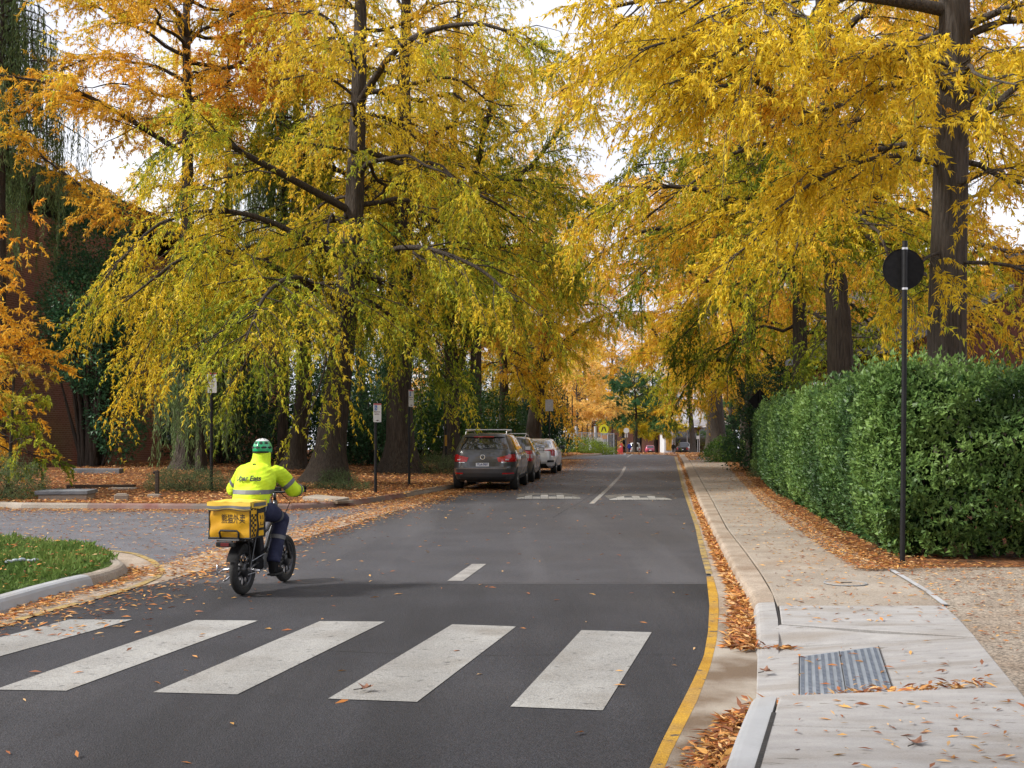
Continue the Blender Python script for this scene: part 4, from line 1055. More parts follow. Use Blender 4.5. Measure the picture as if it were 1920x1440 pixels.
def weeper(loc, H, Rr, label, seed, n=500, zlow=.2, strand=2.6, name='weeping_conifer', stops=(np.array((.09, .15, .06)), np.array((.15, .22, .085)), np.array((.24, .30, .12))), z0=.35):
    g = np.random.default_rng(seed)
    root = thing(name, label, 'tree', loc)
    MB().tube([(0, 0, -.1), (.05, 0, H * .5), (.1, 0, H)], [.22, .15, .03], 10).build('trunk', M['bark'], root)
    bp, br, hp = [], [], []
    for q in range(46):
        u = z0 + (1 - z0) * g.random(); h = H * u; a = g.uniform(0, 6.28); l = Rr * (1.15 - .8 * (u - z0) / (1 - z0)) * g.uniform(.6, 1.1)
        t = np.linspace(0, 1, 6)
        p = np.stack([.1 * u + np.cos(a) * l * t, np.sin(a) * l * t, h + l * (.35 * t - .5 * t * t)], 1) + np.cumsum(g.normal(0, .04, (6, 3)), 0)
        bp.append(p); br.append(np.linspace(.05, .012, 6))
        for s in g.uniform(.2, 1, int(n / 46)):
            x = s * 5; i0 = min(int(x), 4); hp.append(p[i0] * (1 - x + i0) + p[i0 + 1] * (x - i0))
    hp = np.array(hp) + g.normal(0, .1, (len(hp), 3)); m = len(hp)
    ln = strand * g.uniform(.4, 1.2, m); ln = np.minimum(ln, hp[:, 2] - zlow)
    ln = np.maximum(ln, .2)
    t = np.linspace(0, 1, 5)
    sw = g.normal(0, .12, (m, 2))
    T_ = hp[:, None] + np.stack([sw[:, :1] * t ** 2, sw[:, 1:] * t ** 2, -ln[:, None] * t], -1)
    v1, f1 = tubes_np(np.array(bp), np.array(br), 5); v2, f2 = ribbons_np(T_[:, [0, 2, 4]], [.008, .006, .003])
    link_mesh('branches', np_mesh('branches', np.concatenate([v1, v2]), np.concatenate([f1, f2 + len(v1)])), M['bark'], root)
    k = (ln * 21).astype(int); idx = np.repeat(np.arange(m), k); nl = len(idx)
    s = g.random(nl) * 4; i0 = np.minimum(s.astype(int), 3); f_ = (s - i0)[:, None]
    P_ = T_[idx, i0] * (1 - f_) + T_[idx, i0 + 1] * f_ + g.normal(0, .018, (nl, 3))
    D = g.normal(0, .28, (nl, 3)) + np.array([0, 0, -1]); N = g.normal(0, 1, (nl, 3))
    tt = .5 + g.normal(0, .2, m)[idx] + g.normal(0, .1, nl)
    L_ = g.uniform(.14, .32, nl)
    link_mesh('foliage', leaf_mesh('foliage', P_, D, N, L_, np.full(nl, .028), ramp_col(tt, stops), .02, tri=True), M['leaf_dull'], root)
    return root
weeper((-17.9, 41.0, .4), 18, 3.4, 'tall weeping conifer hanging over the roof edge of the brick building', 51, 760, 6.5, 3.4, z0=.55)
weeper((-10.6, 40.0, drop(-10.6, 40)), 6.4, 2.0, 'grey-green weeping tree behind the red parking sign', 52, 520, .3, 2.6, z0=.45)
weeper((-9.0, 46.0, drop(-9, 46)), 15, 3.4, 'dark weeping conifer showing through the oak left of the thick trunk', 53, 700, 3.0, 3.0, z0=.5)

# orange tree at the left edge and the shrubs of the bed
make_tree('maple_tree', (-13.75, 29.0, .14), 6.6, .12, 'small orange-leaved tree at the left edge before the brick wall', None, 61, ((0, 0, 0), (.1, 0, .3), (.3, 0, 1)), 1.3, 1.9, 1.1, 1.0, 34, (), .4, 14000, (GOLD, GOLD, ORANGE), .05, .1, .13, .04, noflare=True, twig_len=.6)
make_tree('maple_tree', (-12.0, 27.8, .14), 3.0, .06, 'low bronze and olive bush below the orange tree at the left edge', None, 62, ((0, 0, 0), (.1, 0, .3), (.2, 0, 1)), 1.2, 1.3, .6, .35, 18, (), .5, 7000, (GREEN, LIME, np.array((.50, .34, .05)), ORANGE), 0, .3, .11, .03, noflare=True, twig_len=.4, cat='shrub')
def ground_shrub(x, y, sx, sy, h, label, n, seed, stops=SG, z=None):
    z = drop(x, y) if z is None else z
    bl = [((0, 0, h * .35), (sx, sy, h * .62)), ((sx * .45, -.1, h * .3), (sx * .6, sy * .8, h * .5)), ((-sx * .5, .1, h * .28), (sx * .6, sy * .8, h * .55))]
    return leafy('low_shrub', (x, y, z), bl, label, n, stops, .055, .014, seed, mat='leaf_dull', updir=.6, shell=.2, stems=8)
ground_shrub(-11.9, 26.7, 1.35, .9, 1.15, 'grey-green shrub spilling to the kerb at the left edge', 15000, 71)
ground_shrub(-8.1, 29.3, 1.0, .6, .62, 'grey-green shrub behind the short steel post', 9000, 72)
ground_shrub(-6.75, 31.3, .8, .6, .55, 'low shrub right of the red parking sign pole', 4500, 73)
ground_shrub(-5.0, 33.6, .55, .4, .45, 'tuft of green creeper at the foot of the thick oak', 2800, 74)
ground_shrub(-4.6, 31.3, .9, .5, .22, 'flat patch of creeper before the thick oak', 2800, 75)
ground_shrub(-3.3, 45, 1.3, .9, .8, 'low shrub between the forked oak and the twin-stemmed oak', 5000, 76)
ground_shrub(-2.6, 42.5, 1.0, .9, .7, 'grassy low shrub beside the parked grey estate car', 5000, 77)
for q, (x, y, h, w_, lb, st) in enumerate(((-12.2, 49, 4.6, 2.0, 'dark evergreen thicket at the right end of the brick wall', DG), (-10.0, 52, 4.4, 2.2, 'dark thicket behind the grey-green weeping tree', DG), (-7.4, 53, 4.8, 2.2, 'dark thicket behind the reddish leaning trunk', DG), (-5.9, 50, 4.2, 1.6, 'dark green shrub between the thick oak and second sign', DG),
                                        (-4.6, 60, 5.6, 2.4, 'mid-green shrub behind the forked oak', MG), (-2.9, 57, 4.6, 1.5, 'bright green bush between the forked and twin oaks', MG), (-1.1, 66, 3.4, 1.6, 'green bush between the oak trunks above the grey car', MG), (1.5, 76, 3.4, 1.7, 'dark green bush behind the white sedan', DG), (2.2, 78, 5.0, 1.5, 'tall dark bush beside the pole near the white sedan', DG),
                                        (-15.8, 60, 7.0, 3.0, 'tall dark shrub far back beside the brick wall', DG), (-8.0, 68, 6.5, 3.2, 'tall dark shrub deep behind the thick oak', DG), (-2.5, 80, 6.0, 3.0, 'tall mid-green shrub deep behind the parked cars', MG))):
    leafy('evergreen_shrub', (x, y, drop(x, y)), [((0, 0, h * .62), (w_, w_ * .8, h * .42)), ((-.5 * w_, 0, h * .3), (w_ * .7, w_ * .7, h * .32)), ((.5 * w_, -.2, h * .28), (w_ * .75, w_ * .7, h * .3))], lb, 8500, st, .19, .07, 80 + q)
ts = bpy.data.objects['evergreen_shrub.010']
for q, (x, y, rz_s, sc, lb) in enumerate(((-19, 92, .5, 1.5, 'tall shrub mass far back behind the brick wall end'), (-12.5, 94, 1.9, 1.5, 'tall shrub mass far behind the shaded leaning trunk'), (-6.5, 96, 3.1, 1.4, 'tall shrub mass far behind the thick oak trunk'), (-.5, 97, 4.4, 1.3, 'tall shrub mass far behind the white sedan'), (-3.8, 72, 5.2, .8, 'dense shrub behind the twin-stemmed oak and its black post'))):
    dup(ts, (x, y, drop(x, y) if y < 90 else zf0(y)), rz_s, lb, None, sc)
leafy('bright_shrub', (5.0, 91, float(zt(91)) + .1), [((0, 0, .3), (2.4, 1.6, .85)), ((-1.2, -.5, .3), (1.3, 1.3, .8)), ((1.6, .3, .15), (1.5, 1.3, .5))], 'bright lime-green mounded bush inside the kerb bend', 9000, (np.array((.10, .17, .02)), np.array((.19, .27, .03)), np.array((.27, .34, .05))), .2, .045, 95, mat='leaf_dull', updir=.8)
leafy('bright_shrub', (11.35, 62, .13), [((0, 0, .55), (1.1, 1.2, .75)), ((-.6, -.3, .4), (.8, .9, .55)), ((.8, .1, .6), (.9, .9, .75))], 'low rounded bright green bush at the far end of the footpath', 7000, (np.array((.04, .10, .012)), np.array((.075, .17, .02)), np.array((.14, .24, .03))), .11, .05, 96)
leafy('evergreen_shrub', (9.75, 47, .13), [((0, 0, 1.5), (1.1, 1.1, 1.2)), ((-.4, -.3, .8), (1.0, .9, .8)), ((.2, .2, 2.9), (.9, .9, 1.1))], 'dark bush at the far end of the clipped hedge', 9000, DG, .12, .05, 97)
leafy('evergreen_shrub', (12.0, 53, .13), [((0, 0, 2.4), (1.2, 1.1, 2.2)), ((.4, -.3, 4.3), (1.0, .9, 1.1))], 'tall dark shrub behind the small black diamond sign', 7000, DG, .16, .06, 98)
leafy('low_shrub', (8.55, 40.5, .13), [((0, 0, .2), (.4, .35, .3))], 'small tuft at the foot of the hedge far end', 900, SG, .08, .03, 99, mat='leaf_dull')
leafy('low_shrub', (35, 152, float(zt(152))), [((0, 0, .3), (3.2, 1.6, .75))], 'pale grassy bush beside the black far vehicle', 2600, (LIME * .8, LIME, YEL * .7), .4, .05, 100, mat='leaf_dull', updir=1)
leafy('low_shrub', (44, 158, float(zt(158))), [((0, 0, .5), (4.0, 1.6, .9))], 'pale grassy bush below the black notice board', 2600, (LIME * .8, LIME, YEL * .7), .4, .05, 101, mat='leaf_dull', updir=1)
leafy('low_shrub', (9.2, 116, float(zt(116))), [((0, 0, .7), (1.2, 1.0, 1.2))], 'dark green bush by the mesh fence', 2500, DG, .2, .07, 102)

# clipped hedge along the path
def hedge():
    g = np.random.default_rng(77)
    root = thing('hedge', 'tall clipped green hedge along the footpath, turning the corner by the gravel', 'hedge', (0, 0, 0))
    side_l = [(4.46, 14.55), (4.62, 16.0), (5.05, 19.5), (5.6, 23.8), (6.4, 29.8), (7.2, 34.0), (8.05, 39.0)]
    sp = resample(side_l, .25); front = resample([(4.46, 14.55), (4.75, 14.22), (5.6, 14.05), (7.5, 13.95), (10.5, 13.9), (13, 13.9)], .25)
    hf = lambda b: 2.22 + .10 * np.sin(b[:, 0] * 2.1 + b[:, 1] * .7) + .08 * np.sin(b[:, 1] * 1.9) + np.clip((b[:, 0] - 5.5) * .11 * (b[:, 1] < 14.4), 0, .5)
    # leaf clumps on the clipped face, round the corner, and on the top
    path = resample(side_l[::-1] + [(4.47, 14.36), (4.56, 14.24), (4.75, 14.16), (5.6, 14.05), (7.5, 13.95), (10.5, 13.9), (13, 13.9)], .12)
    tg = unit(path[1:] - path[:-1]); nrm_ = np.stack([tg[:, 1], -tg[:, 0]], 1)
    dist = np.linalg.norm(path[:-1], axis=1); wgt = np.interp(dist, [14, 20, 40], [1.25, .75, .42]); wgt /= wgt.sum()
    nc = 24000
    k = g.choice(len(path) - 1, nc, p=wgt); f_ = g.random(nc)[:, None]
    b = path[k] * (1 - f_) + path[k + 1] * f_
    nr = unit(nrm_[k] + .5 * nrm_[np.minimum(k + 1, len(nrm_) - 1)] + .5 * nrm_[np.maximum(k - 1, 0)])
    h = hf(b) * (g.random(nc) ** .92)
    dep = np.abs(g.normal(0, .10, nc))
    top = np.clip((h - 1.9) / .5, 0, 1)
    fr = (nr[:, 1] < -.8)
    q3 = np.stack([b[:, 0], b[:, 1], h], 1)
    bulge = .10 * (noise3(q3, 2.2, 5) - .5) * 2 + np.where(fr, .22, .08) * (noise3(q3, 4.5, 6) - .5) * 2
    low = .35 * np.clip((.45 - h) / .45, 0, 1)
    off = bulge - dep - .35 * top ** 2 - low
    P_ = np.stack([b[:, 0] + nr[:, 0] * off, b[:, 1] + nr[:, 1] * off, h + .14], 1)
    out = [(P_, unit(np.stack([nr[:, 0], nr[:, 1], np.full(nc, .35) + top], 1)))]
    nt_ = 5200
    allp = np.concatenate([sp, front])
    k = g.integers(0, len(sp) - 1, nt_ // 2); b1 = sp[k] + np.stack([g.random(nt_ // 2) * 1.9, g.random(nt_ // 2) * .2], 1)
    k = g.integers(0, len(front) - 1, nt_ // 2); b2 = front[k] + np.stack([g.random(nt_ // 2) * .2, g.random(nt_ // 2) * 1.9], 1)
    b = np.concatenate([b1, b2]); hh = hf(b) + np.abs(g.normal(0, .10, nt_)) * (g.random(nt_) < .35) + g.normal(0, .05, nt_) + .10
    out.append((np.stack([b[:, 0], b[:, 1], hh], 1), np.repeat(np.array([[0, 0, 1.0]]), nt_, 0)))
    C = np.concatenate([o[0] for o in out]); NN = np.concatenate([o[1] for o in out])
    per = 6; ci = np.repeat(np.arange(len(C)), per); n = len(ci)
    P_ = C[ci] + g.normal(0, .02, (n, 3))
    D = unit(NN[ci] * .5 + g.normal(0, .62, (n, 3)) + np.array([0, 0, .35]))
    N = unit(NN[ci] + g.normal(0, .35, (n, 3)) + np.array([0, 0, .5])); N = np.cross(D, np.cross(N, D))
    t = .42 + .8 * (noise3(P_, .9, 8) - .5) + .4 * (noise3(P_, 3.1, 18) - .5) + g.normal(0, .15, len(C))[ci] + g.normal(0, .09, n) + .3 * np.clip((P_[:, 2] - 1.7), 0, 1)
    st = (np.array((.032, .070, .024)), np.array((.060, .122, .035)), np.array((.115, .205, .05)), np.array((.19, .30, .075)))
    ll = .070 * g.uniform(.5, 1.4, n)
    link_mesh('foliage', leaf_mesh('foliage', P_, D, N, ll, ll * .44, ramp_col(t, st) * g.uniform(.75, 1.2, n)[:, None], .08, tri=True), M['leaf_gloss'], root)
    # inner woody mass: many crossing stems, plus a dark core of twigs
    q = []
    for path, s_ in ((sp, (1, .0)), (front, (.0, 1))):
        for j in range(0, len(path), 1):
            for _ in range(3):
                bx, by = path[j] + np.array(s_) * g.uniform(.3, .9) + (np.array((.35, .0)) if s_[1] else np.array((0, .1)))
                e = np.array([bx + abs(g.normal(0, .2)), by + abs(g.normal(0, .2)), g.uniform(1.3, 2.25)])
                q.append(bez([(bx, by, .1), ((bx + e[0]) / 2 + g.normal(0, .1), (by + e[1]) / 2 + g.normal(0, .1), e[2] / 2), e], 6))
    v, f = tubes_np(np.array(q), np.repeat(np.linspace(.02, .006, 6)[None], len(q), 0), 4)
    link_mesh('stems', np_mesh('stems', v, f), M['bark'], root)
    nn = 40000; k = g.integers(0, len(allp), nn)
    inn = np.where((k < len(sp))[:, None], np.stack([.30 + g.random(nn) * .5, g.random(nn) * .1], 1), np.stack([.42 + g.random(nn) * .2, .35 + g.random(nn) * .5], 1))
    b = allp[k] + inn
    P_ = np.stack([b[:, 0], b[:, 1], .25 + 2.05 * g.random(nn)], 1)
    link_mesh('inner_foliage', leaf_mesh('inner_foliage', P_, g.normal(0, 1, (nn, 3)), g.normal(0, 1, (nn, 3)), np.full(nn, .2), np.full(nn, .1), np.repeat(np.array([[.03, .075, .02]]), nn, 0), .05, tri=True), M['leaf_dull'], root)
hedge()

# grass island
g = np.random.default_rng(12)
n = 60000
x = g.uniform(-11, -4.5, n); y = 7 + 12 * g.random(n)
ipa = np.array(isl); edge = np.interp(y, ipa[:9, 1], ipa[:9, 0]) - .17
up_y = np.interp(x, ipa[::-1, 0], ipa[::-1, 1]) - .17
ok = (x < np.where(y < 13.4, edge, 99)) & ((y < 13.4) | (y < up_y))
x, y = x[ok], y[ok]; n = len(x)
hN = noise3(np.stack([x, y, 0 * x], 1), 2.5, 4)
P_ = np.stack([x, y, .12 + .05 * hN * g.random(n)], 1)
D = g.normal(0, .7, (n, 3)); D[:, 2] = np.abs(D[:, 2]) + .35
L_ = .062 * g.uniform(.5, 1.4, n) * (.6 + hN)
gc = ramp_col(.5 + .8 * (noise3(P_, 1.8, 7) - .5) + g.normal(0, .15, n), (np.array((.06, .11, .025)), np.array((.125, .20, .045)), np.array((.24, .29, .08))))
link_mesh('grass', leaf_mesh('grass', P_, D, g.normal(0, 1, (n, 3)), L_, L_ * .30, gc, .1, tri=True), M['leaf_dull'])['kind'] = 'stuff'
k = g.integers(0, n, 2200)
litter('grass_leaves', P_[k] + np.array([0, 0, .05]), .08, .4, seed=21)
t = thing('dropped_wrapper', 'crumpled blue-grey wrapper lying in the island grass', 'litter', (-5.62, 13.45, .19), .3)
mb = MB()
for q in range(5):
    mb.ball((.07 * q - .14, .02 * (q % 2), .01 * (q % 3)), (.045, .03, .022), 7, 5)
mb.build('sheet', pm('wrapper', (.16, .22, .25), (.42, .45, .46), 25, .4), t)
MB().tube([(.14, 0, 0), (.2, -.05, -.02)], .006, 4).build('tie', M['black_matt'], t)
# ------------------------------------------------------------------ buildings
def uv_wall(name, a, b, z0, z1, th, mat, parent):
    """an upright wall from a to b with its face on the right-hand side of travel; brick courses run level"""
    a = Vector((*a, 0)); b = Vector((*b, 0)); t = (b - a); ln = t.length; t.normalize(); n = Vector((t.y, -t.x, 0))
    vs = []
    for p in (a, b):
        for o in (0, -th):
            q = p + n * o
            vs += [(q.x, q.y, z0), (q.x, q.y, z1)]
    # order: a0front z0,z1 ; a back ; b front ; b back
    fs = [(0, 4, 5, 1), (6, 2, 3, 7), (2, 0, 1, 3), (4, 6, 7, 5), (1, 5, 7, 3), (2, 6, 4, 0)]
    me = bpy.data.meshes.new(name); me.from_pydata(vs, [], fs)
    uv = me.uv_layers.new(name='uv')
    for p in me.polygons:
        for li in p.loop_indices:
            v = Vector(me.vertices[me.loops[li].vertex_index].co)
            s = (Vector((v.x, v.y, 0)) - a)
            uv.data[li].uv = (s.dot(t) + s.dot(n), v.z)
    me.update()
    return link_mesh(name, me, mat, parent)

hall = thing('brick_hall', 'tall dark brick building with a deep flat timber eave behind the left trees', 'building', (0, 0, 0))
hu = (0.135, 1.0); hl = math.hypot(*hu); hu = (hu[0] / hl, hu[1] / hl)
ha = (-19.1, 43.0); hb = (ha[0] + hu[0] * 34, ha[1] + hu[1] * 34)
uv_wall('wall', ha, hb, -.2, 10.3, .35, M['brick'], hall)
uv_wall('wall', (-40, 42.7), (ha[0] - .02, 43.0), -.2, 10.3, .35, M['brick_warm'], hall)
nrm = (hu[1], -hu[0])
fq = lambda s, o: (ha[0] + hu[0] * s + nrm[0] * o, ha[1] + hu[1] * s + nrm[1] * o)
for k in range(4):      # boards of the deep fascia, one above the other
    MB().prism([fq(-.9, .62 + .012 * k), fq(34, .62 + .012 * k), fq(34, .70 + .012 * k), fq(-.9, .70 + .012 * k)], 11.05 + .22 * k, 11.05 + .22 * k + .205).build('fascia_board', M['timber_dark'], hall)
MB().prism([fq(-.9, -22), fq(34, -22), fq(34, .60), fq(-.9, .60)], 11.86, 12.0).build('roof', M['timber_dark'], hall)
MB().prism([fq(-.6, -.4), fq(34, -.4), fq(34, .60), fq(-.6, .60)], 10.95, 11.04).build('soffit', M['timber_dark'], hall)
MB().prism([fq(0, -.5), fq(34, -.5), fq(34, -.2), fq(0, -.2)], 10.3, 10.95).build('recess', M['black_matt'], hall)
for k, s in enumerate((2.2, 9.4, 16.6)):
    MB().prism([fq(s, -.1), fq(s + .45, -.1), fq(s + .45, .35), fq(s, .35)], 10.301, 10.949).build('beam_end', M['timber_dark'], hall)
for s in (14.5, 20.5):
    w_ = MB().prism([fq(s, -.05), fq(s + 1.6, -.05), fq(s + 1.6, .012), fq(s, .012)], 1.2, 4.4).build('window', M['glass_dark'], hall)
    MB().prism([fq(s - .06, .013), fq(s + 1.66, .013), fq(s + 1.66, .05), fq(s - .06, .05)], 1.13, 1.2).build('sill', M['timber_dark'], w_)

# brown house beyond the right-hand oaks
hs = thing('brown_house', 'brown boarded house with a steep gable and dark recess behind the right hedge', 'building', (17.5, 41.0, 0.1))
hs.rotation_euler = (0, 0, R(12))
mb = MB()
mb.prism([(-4.4, 0), (9, 0), (9, 8), (-4.4, 8)], 0, 2.6)
mb.build('lower_wall', M['timber_dark'], hs)
for k in range(44):
    x = -4.4 + k * .3
    top = 6.4 + min(0, (x + .5) * .5) if x < -.5 else 6.4
    if x > 3.6: top = 8.4
    MB().box((x + .15, -.09, (top + 3.7) / 2), (.285, .05, top - 3.7)).build('cladding_board', M['clad_brown'], hs)
MB().prism([(-4.4, -.05), (9, -.05), (9, 8), (-4.4, 8)], 3.65, 4.4).build('upper_wall', M['clad_brown'], hs)
MB().prism([(-.5, -.03), (9, -.03), (9, 8), (-.5, 8)], 4.41, 6.3).build('upper_wall', M['clad_brown'], hs)
MB().prism([(3.6, -.02), (9, -.02), (9, 6), (3.6, 6)], 6.31, 8.3).build('tower', M['clad_brown'], hs)
mb = MB(); mb.prism([(3.3, -.5), (9.4, -.5), (9.4, 6.4), (3.3, 6.4)], 8.42, 8.7); mb.build('roof', pm('roof_grey', (.10, .11, .13), (.15, .16, .18), 4, .6), hs)
MB().add([(-4.8, -.5, 4.3), (-.3, -.5, 6.5), (-.3, 8, 6.5), (-4.8, 8, 4.3), (-4.8, -.5, 4.5), (-.3, -.5, 6.7), (-.3, 8, 6.7), (-4.8, 8, 4.5)], [(3, 2, 1, 0), (4, 5, 6, 7), (0, 1, 5, 4), (2, 3, 7, 6), (1, 2, 6, 5), (3, 0, 4, 7)]).build('roof', bpy.data.materials['roof_grey'], hs)
for k in range(6):
    MB().box((-3.6 + k * 2.2, -.02, 1.3), (.16, .16, 2.58)).build('post', M['bark_grey'], hs)
for x0 in (-3.2, 1.0):
    f_ = MB().box((x0 + .8, -.03, 1.6), (1.7, .06, 1.5)).build('window', M['black_matt'], hs)
    MB().box((x0 + .8, -.075, 1.6), (1.5, .02, 1.3)).build('pane', M['glass_dark'], f_)
pb = thing('pale_building', 'pale blue-grey building glimpsed left of the brown house', 'building', (19.6, 64, .1), R(6))
M['pale_wall'] = pm('pale_wall', (.42, .47, .55), (.5, .55, .62), 2, .7)
MB().prism([(-1.5, 0), (12, 0), (12, 8), (-1.5, 8)], 0, 9.6).build('wall', M['pale_wall'], pb)
for k in range(3):
    f_ = MB().box((.3 + k * 3.4, -.03, 7.2), (2.4, .06, 1.5)).build('window', M['steel_dull'], pb)
    MB().box((.3 + k * 3.4, -.07, 7.2), (2.2, .03, 1.3)).build('pane', M['glass_dark'], f_)
MB().prism([(-1.9, -.5), (12.4, -.5), (12.4, 8.4), (-1.9, 8.4)], 9.61, 9.9).build('roof', M['alu'], pb)

zf = lambda y: float(zt(y))
fb = thing('portal_building', 'pale grey portal building with a glazed entrance closing the street', 'building', (32.6, 208, zf(208)))
M['portal'] = pm('portal_grey', (.50, .51, .53), (.58, .59, .6), 2, .6)
MB().box((-5.2, 0, 2.5), (1.6, 6, 5.0)).build('pier', M['portal'], fb)
MB().box((5.8, 0, 2.5), (1.0, 6, 5.0)).build('pier', M['portal'], fb)
MB().box((.8, -.6, 5.55), (14.2, 8, 1.08)).build('canopy', M['portal'], fb)
MB().box((.8, 1.5, 7.6), (10, 6, 3)).build('upper_wall', M['portal'], fb)
MB().box((.9, 2.6, 2.4), (9.2, .3, 4.8)).build('glazing', M['glass_dark'], fb)
for x in (-3.4, -1.2, 1.0, 3.2, 5.0):
    MB().box((x, 2.38, 2.4), (.12, .12, 4.8)).build('mullion', M['alu'], fb)
MB().box((-5.2, -3.08, 1.9), (1.0, .1, 2.4)).build('poster', M['paint_yellow'], fb)
MB().box((.9, 2.3, .06), (9.0, .6, .1)).build('step', M['portal'], fb)
bb = thing('brick_block', 'low red-brown brick block behind the far parked cars', 'building', (20.5, 214, zf(214)))
for x0, x1 in ((-6, -4.2), (-3.2, -.6), (.4, 2.2), (3.2, 5.4), (6.2, 8)):
    uv_wall('wall', (x0, 0), (x1, 0), 0, 5.4, 1.0, M['brick_warm'], bb)
MB().box((1, 1.6, 2.7), (13.6, .2, 5.3)).build('glazing', M['glass_dark'], bb)
MB().box((1, 1, 5.75), (15, 4, .6)).build('roof', M['timber_dark'], bb)

# ------------------------------------------------------------------ street furniture
FONT_CACHE = {}
def text_geo(body, size, width=None, sharp=0.0):
    c = bpy.data.curves.new('writing', 'FONT'); c.body = body; c.size = size; c.align_x = 'CENTER'; c.align_y = 'CENTER'; c.offset = sharp; c.resolution_u = 3
    o = bpy.data.objects.new('writing', c); COL.objects.link(o)
    dg = bpy.context.evaluated_depsgraph_get()
    me = bpy.data.meshes.new_from_object(o.evaluated_get(dg))
    bpy.data.objects.remove(o); bpy.data.curves.remove(c)
    vs = [v.co.copy() for v in me.vertices]; fs = [list(p.vertices) for p in me.polygons]
    bpy.data.meshes.remove(me)
    if width and vs:
        w0 = max(v.x for v in vs) - min(v.x for v in vs)
        k = width / w0
        vs = [Vector((v.x * k, v.y, 0)) for v in vs]
    return vs, fs
def text_on(name, body, size, place, mat, parent, width=None, sharp=0.0):
    vs, fs = text_geo(body, size, width, sharp)
    return MB().add([place(v.x, v.y) for v in vs], fs).build(name, mat, parent)

def rrect(w_, h_, r, n=4):
    out = []
    for cx, cy, a0 in ((w_ / 2 - r, h_ / 2 - r, 0), (-w_ / 2 + r, h_ / 2 - r, 90), (-w_ / 2 + r, -h_ / 2 + r, 180), (w_ / 2 - r, -h_ / 2 + r, 270)):
        for k in range(n + 1):
            a = R(a0 + 90 * k / n); out.append((cx + r * math.cos(a), cy + r * math.sin(a)))
    return out
def plate(mb, w_, h_, r, y0, y1, cz=0, cx=0):
    """upright plate in the x-z plane"""
    o = rrect(w_, h_, r); n = len(o)
    vs = [(x + cx, y0, z + cz) for x, z in o] + [(x + cx, y1, z + cz) for x, z in o]
    return mb.add(vs, [list(range(n)), list(range(n, 2 * n))[::-1]] + [((i + 1) % n, i, n + i, n + (i + 1) % n) for i in range(n)])

